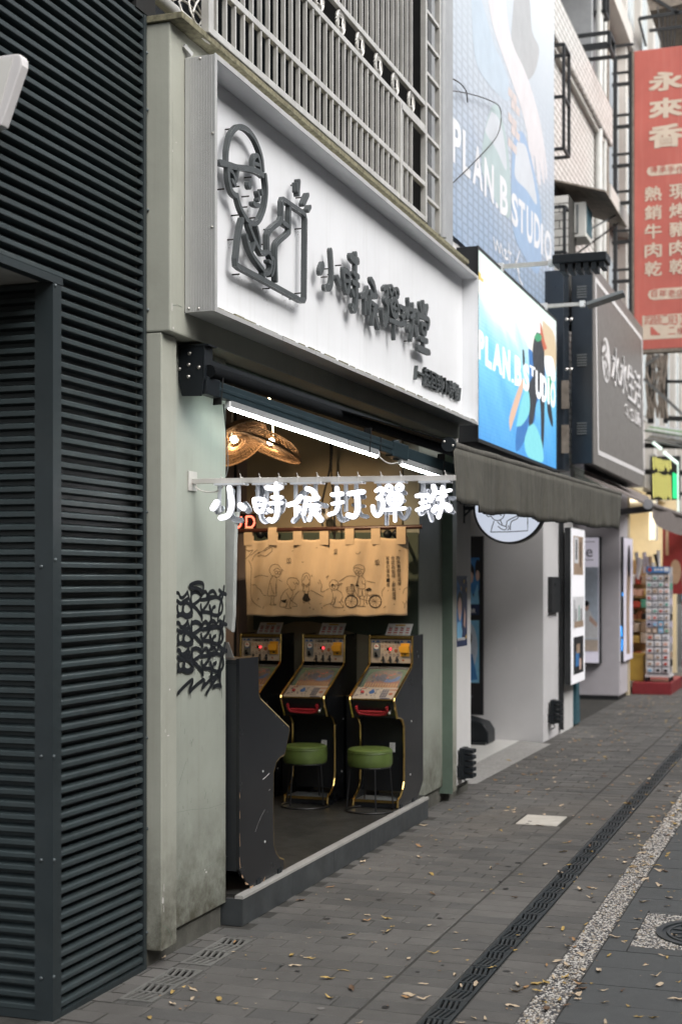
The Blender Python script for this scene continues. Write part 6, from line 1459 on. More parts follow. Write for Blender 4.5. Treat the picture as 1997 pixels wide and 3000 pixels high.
bx_ = mk('yellow_crate', MB().box(23.75, 24.1, 2.98, 3.2, .192, .62), 'print_gold', label='yellow crate on the red plinth left of the rack', cat='crate', bevel=.01); mk('rim', MB().box(23.73, 24.12, 2.96, 3.22, .60, .64), 'print_gold', bx_)
rb_ = mk('hanging_banner', MB().box(26.2, 26.22, 2.55, 2.95, 1.6, 3.0), 'red_paint', label='dark red hanging banner beside the souvenir rack', cat='banner'); mb = MB(); disc(mb, nfm, 2.72, 2.0, .10, .22, 26.196); rect(mb, nfm, 2.90, 2.84, 2.3, 2.85, 26.197); mk('print', mb, 'p_tan', rb_)
r2 = thing('wire_rack', 'second rack of small goods at the right edge of the picture', 'display rack', (25.3, 2.3, 0)); mk('frame', MB().box(25.2, 25.24, 2.05, 2.5, .1, 2.0), 'p_grey', r2)
for r_ in range(12):
    for c_ in range(5): mk('goods', MB().box(25.12, 25.19, 2.08 + c_ * .085, 2.15 + c_ * .085, .2 + r_ * .145, .31 + r_ * .145), random.choice(sc_ + cols), r2)

# ---------------------------------------------------------------- big printed banner
YBN = 3.10; BX0, BX1 = PY(1308, 500, YBN).x, PY(1622, 700, YBN).x; BZ0 = PY(1307, 672, YBN).z; BZ1 = 9.2
m = M('banner_print', (.5, .6, .7), .42, var=0)
n, l = m.node_tree.nodes, m.node_tree.links; b = n['Principled BSDF']
tc = n.new('ShaderNodeTexCoord'); sep = n.new('ShaderNodeSeparateXYZ'); l.new(tc.outputs['Object'], sep.inputs[0])
nz_ = n.new('ShaderNodeTexNoise'); nz_.inputs['Scale'].default_value = .7; nz_.inputs['Detail'].default_value = 3; l.new(tc.outputs['Object'], nz_.inputs['Vector'])
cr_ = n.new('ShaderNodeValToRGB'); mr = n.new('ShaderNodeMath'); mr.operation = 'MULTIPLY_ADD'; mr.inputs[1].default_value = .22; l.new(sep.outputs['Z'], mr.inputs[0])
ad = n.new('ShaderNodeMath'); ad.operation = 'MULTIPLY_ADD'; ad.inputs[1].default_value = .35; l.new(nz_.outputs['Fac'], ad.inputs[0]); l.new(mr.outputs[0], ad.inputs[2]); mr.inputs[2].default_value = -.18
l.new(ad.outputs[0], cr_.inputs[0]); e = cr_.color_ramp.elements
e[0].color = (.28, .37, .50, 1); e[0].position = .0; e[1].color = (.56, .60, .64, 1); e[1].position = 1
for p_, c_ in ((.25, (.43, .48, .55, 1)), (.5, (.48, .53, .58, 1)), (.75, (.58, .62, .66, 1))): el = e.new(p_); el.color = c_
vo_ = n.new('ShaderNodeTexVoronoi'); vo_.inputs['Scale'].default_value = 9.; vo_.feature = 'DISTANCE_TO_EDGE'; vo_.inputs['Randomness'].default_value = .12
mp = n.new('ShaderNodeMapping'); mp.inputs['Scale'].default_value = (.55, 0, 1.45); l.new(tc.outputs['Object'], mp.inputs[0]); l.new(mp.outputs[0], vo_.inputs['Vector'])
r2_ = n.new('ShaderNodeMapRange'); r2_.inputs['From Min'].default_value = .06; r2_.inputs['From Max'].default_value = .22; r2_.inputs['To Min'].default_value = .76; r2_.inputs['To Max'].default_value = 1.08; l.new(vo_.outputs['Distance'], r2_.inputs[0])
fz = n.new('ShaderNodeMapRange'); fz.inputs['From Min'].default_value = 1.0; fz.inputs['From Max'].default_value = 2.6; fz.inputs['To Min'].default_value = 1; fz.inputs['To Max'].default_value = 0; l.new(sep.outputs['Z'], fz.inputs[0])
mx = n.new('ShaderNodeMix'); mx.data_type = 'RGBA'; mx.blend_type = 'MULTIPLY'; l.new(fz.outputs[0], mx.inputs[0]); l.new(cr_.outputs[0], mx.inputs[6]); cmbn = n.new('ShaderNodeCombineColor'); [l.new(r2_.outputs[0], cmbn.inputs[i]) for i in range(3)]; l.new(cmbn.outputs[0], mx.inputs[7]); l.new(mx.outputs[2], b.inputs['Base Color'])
bn = thing('printed_banner', 'huge pale blue advertising banner with white lettering on the wall above the screen', 'banner', ((BX0 + BX1) / 2, YBN, BZ0))
mb = MB(); N1 = 40; N2 = 30
mb.add([(BX0 + (BX1 - BX0) * i / N1, YBN, BZ0 + (BZ1 - BZ0) * j / N2) for i in range(N1 + 1) for j in range(N2 + 1)], [(i * (N2 + 1) + j, (i + 1) * (N2 + 1) + j, (i + 1) * (N2 + 1) + j + 1, i * (N2 + 1) + j + 1) for i in range(N1) for j in range(N2)])
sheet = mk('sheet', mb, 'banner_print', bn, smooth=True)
mk('backing', MB().box(BX0 + .02, BX1 + .02, YBN + .03, YBN + .4, BZ0 - .4, BZ1 + .5), 'grey_wall', bn)
cB = crop(1290, 0, 3.366)
for nm, c_ in dict(b_arm=(.72, .70, .72), b_green=(.46, .57, .58), b_blue=(.34, .48, .68), b_label=(.64, .68, .73), b_white=(.82, .83, .86), b_peach=(.68, .60, .58), b_reflect=(.46, .47, .48), b_sky=(.52, .61, .70)).items(): M(nm, tuple(x * .86 for x in c_), .42, var=.06, vs=4)
YP = YBN - .0008
def bpoly(name, mt, pts, d, sm=True):
    p = [(lambda q: (q.x, q.z))(PY(*cB(*a), YP)) for a in pts]
    if sm: p = catmull(p + [p[0]], 4)[:-1]
    mb = MB(); mb.add([(a, YP - d * .35, b_) for a, b_ in p], [tuple(range(len(p)))]); mk(name, mb, mt, bn)
bpoly('dark_shape', 'b_reflect', [(720, 0), (700, 420), (800, 650), (850, 790), (930, 700), (970, 480), (900, 300), (860, -100)], .0005)  # grey reflection on the banner, painted in as a darker shape
bpoly('jacket', 'b_sky', [(300, -50), (330, 500), (420, 760), (660, 1000), (660, 760), (520, 420), (400, 0)], .0010)
bpoly('arm', 'b_arm', [(440, -200), (500, 200), (600, 520), (700, 800), (790, 1060), (850, 1300), (900, 1480), (960, 1600), (1020, 1520), (1000, 1300), (930, 1000), (830, 700), (700, 400), (640, 0), (640, -200)], .0016)
for fx in ([(820, 1150), (850, 1300), (870, 1500), (885, 1540), (880, 1400), (850, 1180)], [(880, 1400), (895, 1600), (905, 1770), (925, 1780), (920, 1600), (905, 1420)], [(920, 1480), (945, 1680), (960, 1800), (985, 1820), (975, 1650), (950, 1460)], [(955, 1480), (990, 1700), (1010, 1800), (1025, 1790), (1015, 1600), (990, 1460)], [(985, 1440), (1020, 1600), (1035, 1760), (1050, 1740), (1040, 1580), (1015, 1420)]): bpoly('finger', 'b_arm', fx, .0018)
bpoly('green_bottle', 'b_green', [(500, 1050), (440, 1250), (405, 1500), (410, 1700), (500, 1900), (600, 2080), (680, 2140), (690, 1850), (660, 1450), (600, 1150), (550, 1030)], .0022)
bpoly('bottle_label', 'b_label', [(500, 1100), (450, 1240), (445, 1310), (550, 1480), (640, 1680), (645, 1560), (610, 1300), (560, 1150)], .0028)
bpoly('blue_bottle', 'b_blue', [(740, 1300), (705, 1500), (695, 1900), (720, 2300), (840, 2560), (960, 2700), (1000, 2400), (980, 2000), (900, 1600), (820, 1320)], .0022)
bpoly('bottle_label', 'b_label', [(750, 1400), (730, 1620), (740, 1760), (850, 1880), (945, 2020), (920, 1800), (870, 1560), (830, 1430)], .0028)
for i in range(5):
    for j in range(2):
        a, b_ = 665 + 44 * j + (i % 2) * 30, 850 + i * 125 + j * 55; bpoly('check', 'b_peach', [(a, b_), (a + 40, b_ + 48), (a + 38, b_ + 130), (a - 2, b_ + 80)], .0032 + (i + j) * .0002, sm=False)
def blet(ch, x0, x1, yt0, yb0_, yt1, yb1_):      # a letter between its left and right edges
    vs, fs, ed, w, h_ = text2d(ch, 1, .035); L0, L1_ = PY(*cB(x0, yt0), YP), PY(*cB(x1, yt1), YP); l0, l1 = PY(*cB(x0, yb0_), YP), PY(*cB(x1, yb1_), YP)
    mb = MB(); mb.add([(L0.x + (L1_.x - L0.x) * x / w, YP - .0022, l0.z + (l1.z - l0.z) * x / w + ((L0.z + (L1_.z - L0.z) * x / w) - (l0.z + (l1.z - l0.z) * x / w)) * y / h_) for x, y in vs], fs); mk('letter', mb, 'b_white', bn)
for a in [('P', 110, 200, 1150, 1590, 1225, 1660), ('L', 215, 292, 1270, 1700, 1340, 1770), ('A', 312, 415, 1400, 1800, 1490, 1895), ('N', 428, 522, 1540, 1930, 1640, 2015), ('.', 538, 565, 1985, 2045, 2010, 2065), ('B', 582, 660, 1720, 2100, 1790, 2150), ('S', 695, 762, 1870, 2200, 1950, 2270), ('T', 765, 830, 1950, 2260, 2010, 2340), ('U', 845, 905, 2020, 2380, 2090, 2420), ('D', 918, 980, 2090, 2430, 2160, 2480), ('I', 985, 1004, 2200, 2500, 2215, 2520), ('O', 1020, 1090, 2240, 2560, 2300, 2620)]: blet(*a)
mb = MB(); L0, L1_ = PY(1297 + 330 / 2.24, 1530 / 2.24, YP), PY(1297 + 520 / 2.24, 1730 / 2.24, YP)
for pts in ([(330, 1560), (345, 1640), (352, 1580), (370, 1660), (376, 1600), (392, 1680)], [(400, 1640), (412, 1650), (402, 1690), (425, 1700)], [(430, 1600), (436, 1720)], [(424, 1650), (446, 1665)], [(470, 1700), (500, 1790)], [(500, 1650), (470, 1760)], [(470, 1700), (485, 1760), (500, 1830), (520, 1870)]):
    p = [(lambda q: (q.x, q.z))(PY(1297 + x / 2.24, y / 2.24, YP)) for x, y in pts]; mb.stroke(p, .03, sgm, YP, YP - .0018, sides=False)
mk('script_lettering', mb, 'b_white', bn)
mb = MB()
for i in range(20): screw(mb, (BX0 + .012, YBN - .006, BZ0 + .2 * i + .05), .012, (0, -1, 0))
mk('eyelet', mb, 'bolt', bn)
mb = MB(); mb.tube(catmull([tuple(PY(*cB(0, 780), 3.06)), tuple(PY(*cB(90, 770), 3.06)), tuple(PY(*cB(190, 820), 3.06)), tuple(PY(*cB(250, 900), 3.06)), tuple(PY(*cB(265, 1010), 3.06))], 5), .006, 5).tube(catmull([tuple(PY(*cB(60, 890), 3.05)), tuple(PY(*cB(260, 920), 3.05)), tuple(PY(*cB(480, 990), 3.05)), tuple(PY(*cB(590, 1080), 3.05)), tuple(PY(*cB(560, 1330), 3.05)), tuple(PY(*cB(330, 1600), 3.05)), tuple(PY(*cB(60, 1860), 3.05))], 5), .005, 5)
mk('loose_wire', mb, 'pin_dark', label='thin loose wire hanging across the pale banner', cat='wire', smooth=True)

# ---------------------------------------------------------------- LED screen
YL = 2.87; LX0, LX1 = PY(1400, 1000, YL).x, PY(1628, 1100, YL).x; LZ0, LZ1 = 3.066, 4.672
m = M('screen_glow', (.02, .02, .02), .35, var=0)
n, l = m.node_tree.nodes, m.node_tree.links; b = n['Principled BSDF']
tc = n.new('ShaderNodeTexCoord'); mp = n.new('ShaderNodeMapping'); mp.inputs['Rotation'].default_value = (0, R(-28), 0); l.new(tc.outputs['Object'], mp.inputs[0])
nz_ = n.new('ShaderNodeTexNoise'); nz_.inputs['Scale'].default_value = 1.2; nz_.inputs['Detail'].default_value = 2; mp2 = n.new('ShaderNodeMapping'); mp2.inputs['Scale'].default_value = (.4, 1, 2.4); l.new(mp.outputs[0], mp2.inputs[0]); l.new(mp2.outputs[0], nz_.inputs['Vector'])
sep = n.new('ShaderNodeSeparateXYZ'); l.new(tc.outputs['Object'], sep.inputs[0]); sx_ = n.new('ShaderNodeMath'); sx_.operation = 'MULTIPLY_ADD'; sx_.inputs[1].default_value = .62; sx_.inputs[2].default_value = -.22; l.new(sep.outputs['Z'], sx_.inputs[0])
a2 = n.new('ShaderNodeMath'); a2.operation = 'MULTIPLY_ADD'; a2.inputs[1].default_value = .5; l.new(nz_.outputs['Fac'], a2.inputs[0]); l.new(sx_.outputs[0], a2.inputs[2])
cr_ = n.new('ShaderNodeValToRGB'); l.new(a2.outputs[0], cr_.inputs[0]); e = cr_.color_ramp.elements; e[0].position = .05; e[0].color = (.05, .33, .78, 1); e[1].position = 1.; e[1].color = (.78, .95, .85, 1)
for p_, c_ in ((.28, (.10, .46, .86, 1)), (.5, (.20, .66, .90, 1)), (.68, (.55, .85, .92, 1)), (.78, (.95, .90, .80, 1)), (.88, (.90, .97, .98, 1))): el = e.new(p_); el.color = c_
wv_ = n.new('ShaderNodeTexWave'); wv_.bands_direction = 'Z'; wv_.inputs['Scale'].default_value = 9.; l.new(tc.outputs['Object'], wv_.inputs['Vector']); w2 = n.new('ShaderNodeMapRange'); w2.inputs['From Max'].default_value = .12; w2.inputs['To Min'].default_value = .82; l.new(wv_.outputs['Fac'], w2.inputs[0])
mxs = n.new('ShaderNodeMath'); mxs.operation = 'MULTIPLY'; mxs.inputs[1].default_value = .43; l.new(w2.outputs[0], mxs.inputs[0])
l.new(cr_.outputs[0], b.inputs['Emission Color']); l.new(mxs.outputs[0], b.inputs['Emission Strength'])
led = thing('led_screen', 'bright blue advertising screen above the awning showing a person in blue', 'screen', ((LX0 + LX1) / 2, YL, LZ0))
mk('casing', MB().box(LX0 - .004, LX1 + .02, YL + .012, 3.06, LZ0 - .03, LZ1 + .03), 'black_frame', led)
mk('bezel', MB().box(LX0 - .016, LX0 - .002, YL - .004, YL + .012, LZ0 - .03, LZ1 + .03).box(LX1 + .002, LX1 + .03, YL - .004, YL + .012, LZ0 - .03, LZ1 + .03).box(LX0 - .002, LX1 + .002, YL - .004, YL + .012, LZ0 - .035, LZ0 - .002).box(LX0 - .002, LX1 + .002, YL - .004, YL + .012, LZ1 + .002, LZ1 + .03), 'black_frame', led)
mk('display', MB().box(LX0, LX1, YL, YL + .01, LZ0, LZ1), 'screen_glow', led)
for nm, c_, s_ in (('g_white', (1, 1, 1), 1.15), ('g_dark', (.02, .025, .04), .6), ('g_cyan', (.25, .78, .85), .9), ('g_blue', (.03, .22, .62), .8), ('g_skin', (.95, .62, .45), .8), ('g_red', (.85, .18, .08), .7), ('g_green', (.05, .50, .22), .7), ('g_tan', (.85, .66, .42), .85), ('g_yell', (.95, .72, .15), .8)): M(nm, (.02, .02, .02), .4, var=0, emit=c_, es=s_ * .43)
cL = crop(1380, 700, 3.3643)
def lpoly(mt, pts, d, sm=True):
    p = [(lambda q: (min(max(q.x, LX0 + .004), LX1 - .004), min(max(q.z, LZ0 + .004), LZ1 - .004)))(PY(*cL(*a), YL)) for a in pts]
    if sm: p = catmull(p + [p[0]], 4)[:-1]
    mb = MB(); mb.add([(min(a, LX1 - .003), YL - d, max(b_, LZ0 + .003)) for a, b_ in p], [tuple(range(len(p)))]); mk('image', mb, mt, led)
lpoly('g_tan', [(700, 800), (820, 960), (822, 1350), (740, 1250), (700, 1000)], .0006); lpoly('g_white', [(560, 640), (600, 660), (640, 740), (680, 790), (670, 880), (610, 900), (600, 760)], .0010)
lpoly('g_dark', [(640, 920), (610, 1010), (600, 1150), (610, 1330), (560, 1450), (570, 1650), (565, 1850), (600, 1830), (640, 1600), (660, 1500), (680, 1700), (690, 2150), (715, 1900), (720, 1400), (715, 1100), (690, 950)], .0012)
lpoly('g_red', [(670, 800), (690, 860), (720, 1010), (745, 1080), (710, 1100), (680, 960)], .0016, False); lpoly('g_skin', [(380, 1900), (372, 1760), (430, 1560), (500, 1380), (520, 1420), (460, 1640)], .0016)
lpoly('g_cyan', [(440, 1850), (500, 1560), (560, 1500), (570, 1700), (500, 1830)], .0018); lpoly('g_blue', [(560, 1080), (600, 1120), (620, 1300), (660, 1320), (720, 1250), (720, 1500), (640, 1620), (620, 1800), (560, 1820), (540, 1950), (440, 2100), (450, 1850), (540, 1700), (570, 1400)], .0011)
lpoly('g_green', [(615, 960), (650, 930), (690, 960), (680, 1000), (640, 1010)], .0020); lpoly('g_green', [(740, 1370), (780, 1360), (790, 1560), (760, 1600)], .0020)
lpoly('g_cyan', [(560, 1850), (620, 1830), (690, 2000), (700, 2200), (560, 2150), (520, 2000)], .0020); lpoly('g_dark', [(740, 1600), (775, 1620), (800, 1800), (790, 1850), (750, 1720)], .0022)
lpoly('g_white', [(720, 1150), (800, 1180), (822, 1400), (750, 1350), (720, 1250)], .0014); lpoly('g_yell', [(62, 310), (92, 345), (95, 385), (116, 395), (116, 430), (62, 390)], .0014, False)
lpoly('g_dark', [(500, 1090), (516, 1100), (524, 1220), (505, 1240)], .0022)
def llet(ch, x0, x1, yt0, yb0_, yt1, yb1_):
    vs, fs, ed, w, h_ = text2d(ch, 1, .045); L0, L1_ = PY(*cL(x0, yt0), YL), PY(*cL(x1, yt1), YL); l0, l1 = PY(*cL(x0, yb0_), YL), PY(*cL(x1, yb1_), YL)
    mb = MB(); mb.add([(min(max(L0.x + (L1_.x - L0.x) * x / w, LX0 + .002), LX1 - .002), YL - .0034, l0.z + (l1.z - l0.z) * x / w + ((L0.z + (L1_.z - L0.z) * x / w) - (l0.z + (l1.z - l0.z) * x / w)) * y / h_) for x, y in vs], fs); mk('letter', mb, 'g_white', led)
for a in [('P', 66, 122, 890, 1180, 930, 1210), ('L', 135, 195, 955, 1245, 990, 1290), ('A', 205, 300, 1010, 1290, 1060, 1345), ('N', 305, 378, 1060, 1370, 1100, 1400), ('.', 392, 416, 1375, 1412, 1385, 1422), ('B', 424, 488, 1140, 1440, 1180, 1460), ('S', 508, 566, 1210, 1490, 1250, 1515), ('T', 570, 625, 1240, 1330, 1270, 1375), ('U', 630, 690, 1290, 1570, 1330, 1590), ('D', 692, 740, 1340, 1600, 1370, 1620), ('I', 748, 764, 1360, 1620, 1370, 1635), ('O', 774, 824, 1400, 1650, 1420, 1680)]: llet(*a)
# lamp arms over the screen
def lamp_arm(u0, v0, u1, head, lb):
    y0 = 2.90; p = PY(u0, v0, y0); q = PX(u1, v0 - 8, p.x); t = thing('arm_floodlight', lb, 'floodlight', p, 'floodlights on arms over the screen')
    mk('arm', MB().bar((p.x, p.y, p.z), (p.x, q.y, p.z), .035, .035), 'grille_steel', t)
    mk('clamp', MB().box(p.x - .03, p.x + .03, p.y - .05, p.y + .1, p.z - .04, p.z + .03), 'white_plastic', t); mk('clamp', MB().box(p.x - .03, p.x + .03, q.y, q.y + .05, p.z - .03, p.z + .03), 'white_plastic', t)
    c_ = Vector((p.x + .02, q.y - .02, p.z))
    if head == 'fin':
        mb = MB()
        for i in range(6): mb.box(c_.x - .1, c_.x + .12, c_.y - .44 + i * .07, c_.y - .395 + i * .07, c_.z - .10 + .02 * (i == 0), c_.z - .02)
        mk('cooling_fin', mb, 'black_metal', t); mk('housing', MB().box(c_.x - .12, c_.x + .14, c_.y - .46, c_.y + .02, c_.z - .03, c_.z + .05), 'black_metal', t, bevel=.01)
    else: mk('head', MB().bar(c_ + Vector((0, .0, -.02)), c_ + Vector((.02, -.38, .09)), .24, .035, up=(0, 0, 1)), 'coin_grey', t, bevel=.006)
lamp_arm(1458, 782, 1622, 'fin', 'black finned floodlight on an arm above the left of the screen'); lamp_arm(1588, 898, 1712, 'flat', 'flat grey floodlight on an arm above the right of the screen')

# ---------------------------------------------------------------- taupe sign box
XGS = 16.3; YGF = PX(1737, 1000, XGS).y; YGB = PX(1672, 1000, XGS).y; XGE = PY(1882, 1000, YGF).x; GZ0, GZ1 = PX(1742, 1358, XGS).z, PX(1736, 772, XGS).z
ts = thing('taupe_sign', 'taupe sign box with white characters and a white outlined border', 'sign', (XGS, YGB, GZ0))
mk('casing', MB().box(XGS, XGE, YGF + .012, YGB, GZ0, GZ1), 'box_navy', ts, bevel=.01); mk('face_panel', MB().box(XGS + .002, XGE - .002, YGF, YGF + .011, GZ0 + .002, GZ1 - .002), 'sign_taupe', ts)
c9 = crop(1580, 600, 2.9448)
def pg_(x, y): q = PY(*c9(x, y), YGF); return (q.x, q.z)
mb = MB(); cn = [pg_(478, 640), pg_(878, 1158), pg_(898, 2320), pg_(502, 2135)]
for a, b_ in zip(cn, cn[1:] + cn[:1]): mb.bar((a[0], YGF - .002, a[1]), (b_[0], YGF - .002, b_[1]), .004, .055, up=(0, 0, 1)) if abs(a[0] - b_[0]) > .5 else mb.bar((a[0], YGF - .0045, a[1]), (b_[0], YGF - .0045, b_[1]), .075, .004, up=(0, 1, 0))
mk('border', mb, 'off_white', ts)
def glet(ch, x0, x1, yt, yb_, off=.01):
    a, b_ = pg_(x0, yt), pg_(x1, yb_); c_ = pg_((x0 + x1) / 2, yt)[1]; d = pg_((x0 + x1) / 2, yb_)[1]; mb = MB(); put_text(mb, ch, sgm, a[0], b_[0], d, c_, YGF, YGF - .012, offset=off); mk('character', mb, 'off_white', ts)
for a in [('水', 618, 680, 1240, 1565), ('水', 688, 745, 1310, 1630), ('生', 752, 808, 1395, 1690), ('活', 815, 862, 1450, 1755)]: glet(*a)
for a in [('S', 733, 752, 1720, 1815), ('.', 754, 762, 1815, 1840), ('S', 778, 800, 1760, 1870), ('.', 803, 810, 1850, 1875), ('L', 820, 830, 1775, 1890), ('i', 832, 838, 1790, 1895), ('f', 840, 850, 1790, 1905), ('e', 851, 863, 1840, 1915)]: glet(*a, off=.0)
ax = pg_(568, 1340); rx = (pg_(604, 1340)[0] - pg_(532, 1340)[0]) / 2; rz = (pg_(568, 1155)[1] - pg_(568, 1540)[1]) / 2
mb = MB(); disc(mb, sgm, ax[0], ax[1], rx, rz, YGF - .006, n=28); em = mk('emblem', mb, 'off_white', ts)
mb = MB()
for pts in ([(-.8, .55), (-.3, .75), (.0, .5), (-.5, .2), (-.9, .1)], [(-.7, -.1), (-.2, .05), (.3, -.15), (.0, -.45)], [(.15, -.4), (.45, -.2), (.5, -.6), (.2, -.75), (.1, -.5)], [(-.4, -.3), (-.1, -.6), (-.3, -.8)]): mb.stroke([(ax[0] + a * rx, ax[1] + b_ * rz) for a, b_ in pts], .05, sgm, YGF - .006, YGF - .008, sides=False)
mk('face_lines', mb, 'sign_taupe', em)
for v in (858, 1058, 1258):
    p = PX(1703, v, XGS - .001); mb = MB()
    for i in range(5): mb.box(XGS - .014, XGS - .001, p.y - .055, p.y + .055, p.z - .055 + i * .03, p.z - .042 + i * .03)
    mk('vent', mb, 'coin_grey', ts)
sb_ = thing('cable_cabinet', 'dark steel cabinet between the screen and the taupe sign', 'cabinet', (16.0, 3.1, 3.2)); mk('door', MB().box(15.95, 16.28, YGB + .02, 3.25, 3.10, 5.35), 'box_navy', sb_, bevel=.01)
for v0, v1 in ((1115, 1198), (1245, 1328)): a, b_ = PX(1652, v0, 15.94), PX(1652, v1, 15.94); mk('plate', MB().box(15.925, 15.945, a.y - .05, a.y + .03, b_.z, a.z), 'rust_tin', sb_)
for v in (802, 936, 1082): a = PX(1658, v, 15.94); mb = MB(); screw(mb, (15.95, a.y, a.z), .02, (-1, 0, 0)); screw(mb, (15.95, a.y - .05, a.z), .02, (-1, 0, 0)); mk('bolt', mb, 'bolt', sb_)

# ---------------------------------------------------------------- white tiled building beyond
m = M('small_tile', (.60, .57, .53), .4, var=.06)
n, l = m.node_tree.nodes, m.node_tree.links; b = n['Principled BSDF']; tc = n.new('ShaderNodeTexCoord'); mp = n.new('ShaderNodeMapping'); mp.inputs['Rotation'].default_value = (R(90), 0, 0); l.new(tc.outputs['Object'], mp.inputs[0])
bt = n.new('ShaderNodeTexBrick'); bt.inputs['Scale'].default_value = 1; bt.inputs['Brick Width'].default_value = .23; bt.inputs['Row Height'].default_value = .085; bt.inputs['Mortar Size'].default_value = .012; bt.inputs['Color1'].default_value = (.68, .665, .64, 1); bt.inputs['Color2'].default_value = (.60, .585, .56, 1); bt.inputs['Mortar'].default_value = (.20, .19, .17, 1); l.new(mp.outputs[0], bt.inputs['Vector']); l.new(bt.outputs[0], b.inputs['Base Color'])
tb_ = thing('tiled_building', 'white tiled building with dark steel frames beyond the banner', 'building', (19, 3.6, 3))
YT = 3.26; zp = PY(1614, 8, YT).z
mk('wall', MB().box(16.30, 21.3, YT, 3.9, 3.2, zp - .62), 'small_tile', tb_); mk('parapet', MB().box(16.25, 21.4, YT - .12, 3.9, zp - .55, zp), 'small_tile', tb_); mk('drip_ledge', MB().box(16.25, 21.4, YT - .07, 3.9, zp - .62, zp - .552), 'render_pale', tb_)
mk('balcony_void', MB().box(16.3, 21.4, 3.95, 4.1, zp - .5, zp + 3), 'dark_void', tb_); mk('upper_slab', MB().box(16.3, 21.5, 3.0, 4.8, zp + 2.0, zp + 2.4), 'dark_void', tb_); mk('corner_pier', MB().box(PY(1735, 0, YT).x, PY(1760, 0, YT).x, YT + .02, 3.94, zp - .1, zp + 2), 'banner_frame', tb_)
# close tiles on the return face, brick by brick
XBk = 16.9; mk('return_core', MB().box(XBk + .012, XBk + .5, 3.0, YT - .002, 4.9, 6.45), 'paver_mortar', tb_)
z = 4.95; r_ = 0
while z < 6.40:
    y = 3.0 + (-.11 if r_ % 2 else 0)
    while y < YT:
        a, b_ = max(y, 3.0), min(y + .22, YT)
        if b_ - a > .03: mk('tile', MB().box(XBk, XBk + .02, a + .006, b_ - .006, z + .006, z + .10 - .006), 'tile_white', tb_)
        y += .22
    z += .10; r_ += 1
def cage(name, lb, pts8, w=.035, parent=None):
    t = thing(name, lb, 'frame', pts8[0], 'black steel frames'); mb = MB()
    for a, b_ in [(0, 1), (1, 2), (2, 3), (3, 0), (4, 5), (5, 6), (6, 7), (7, 4), (0, 4), (1, 5), (2, 6), (3, 7)]: mk('strut', MB().bar(pts8[a], pts8[b_], w), 'black_frame', t)
    return t
def boxpts(x0, x1, y0, y1, z0, z1): return [Vector(p) for p in ((x0, y0, z0), (x1, y0, z0), (x1, y1, z0), (x0, y1, z0), (x0, y0, z1), (x1, y0, z1), (x1, y1, z1), (x0, y1, z1))]
a = PX(1650, 435, 16.75); b_ = PX(1650, 130, 16.75)
cage('steel_frame', 'tall black steel sign frame beside the upper edge of the banner', boxpts(16.75, 17.1, a.y, 3.24, a.z, b_.z)); mk('cross_strut', MB().bar((16.75, a.y, (a.z + b_.z) / 2), (16.75, 3.24, (a.z + b_.z) / 2), .035).bar((16.75, a.y, (a.z + b_.z) / 2), (17.1, a.y, (a.z + b_.z) / 2), .035), 'black_frame', bpy.data.objects['steel_frame'])
a = PX(1652, 738, 16.75); b_ = PX(1652, 605, 16.75); cage('steel_frame', 'short black steel frame beside the lower edge of the banner', boxpts(16.75, 17.0, a.y, 3.24, a.z, b_.z))
a = PX(1685, 148, 19.5); b_ = PX(1783, 95, 19.5); cage('steel_frame', 'grey steel box frame under the upper floor of the tiled building', boxpts(19.5, 19.9, b_.y, a.y, a.z, b_.z), .045)
a = PX(1737, 38, 20.5); b_ = PX(1770, 0, 20.5); cage('steel_frame', 'small dark frame at the top of the tiled building', boxpts(20.5, 20.8, b_.y, a.y, a.z, b_.z + .3), .045)
# pipes
for u, r_, mt, lb in ((1752, .055, 'pipe_white', 'thick white downpipe at the end of the tiled wall'), (1768, .035, 'pipe_white', 'thin pale downpipe beside the thick one'), (1777, .025, 'rust_tin', 'thin rusty conduit beside the downpipes')):
    p = PY(u, 400, YT - .06); mk('downpipe', MB().tube([(p.x, p.y, 3.4), (p.x, p.y, 6.0), (p.x + .03, p.y, 9.0), (p.x + .2, p.y, 13)], r_, 10), mt, label=lb, cat='pipe', group='downpipes', smooth=True)
# air conditioner and its tin hood
a = PX(1668, 690, 17.3); ac = thing('air_conditioner', 'old window air conditioner jutting from the tiled wall', 'air conditioner', (17.5, 3.1, a.z))
y0, y1 = PX(1715, 650, 17.3).y, PX(1667, 650, 17.3).y; z0_, z1_ = PX(1690, 690, 17.3).z, PX(1690, 592, 17.3).z
mk('case', MB().box(17.3, 17.75, y0, YT, z0_ - .02, z1_), 'ac_white', ac, bevel=.012); mk('front_grille', MB().box(17.285, 17.299, y0 + .09, y1 - .01, z0_ + .03, z1_ - .03), 'coin_grey', ac); mk('side_louvre', MB().box(17.34, 17.72, y0 - .006, y0 - .001, z0_ + .04, z1_ - .04), 'teal_board', ac)
for i in range(3): mk('louvre_slat', MB().box(17.275, 17.284, y0 + .12 + i * .08, y0 + .135 + i * .08, z0_ + .03, z1_ - .03), 'ac_white', ac)
zt = PX(1690, 560, 17.3).z; hd = thing('tin_hood', 'sloping rusty tin hood over the air conditioner', 'hood', (17.6, 3.0, zt))
mk('sheet', MB().add([(17.15, YT, zt + .14), (18.7, YT, zt + .14), (18.75, y0 - .30, zt - .12), (17.15, y0 - .26, zt - .06), (17.15, YT, zt + .12), (18.7, YT, zt + .12), (18.75, y0 - .30, zt - .14), (17.15, y0 - .26, zt - .08)], [(0, 1, 2, 3), (4, 7, 6, 5), (0, 3, 7, 4), (3, 2, 6, 7), (2, 1, 5, 6)]), 'rust_tin', hd)
mk('stay', MB().bar((17.5, YT, z0_ - .1), (18.2, y0 - .22, zt - .1), .022).bar((18.5, YT, z0_), (18.6, y0 - .22, zt - .1), .022), 'coin_grey', hd)

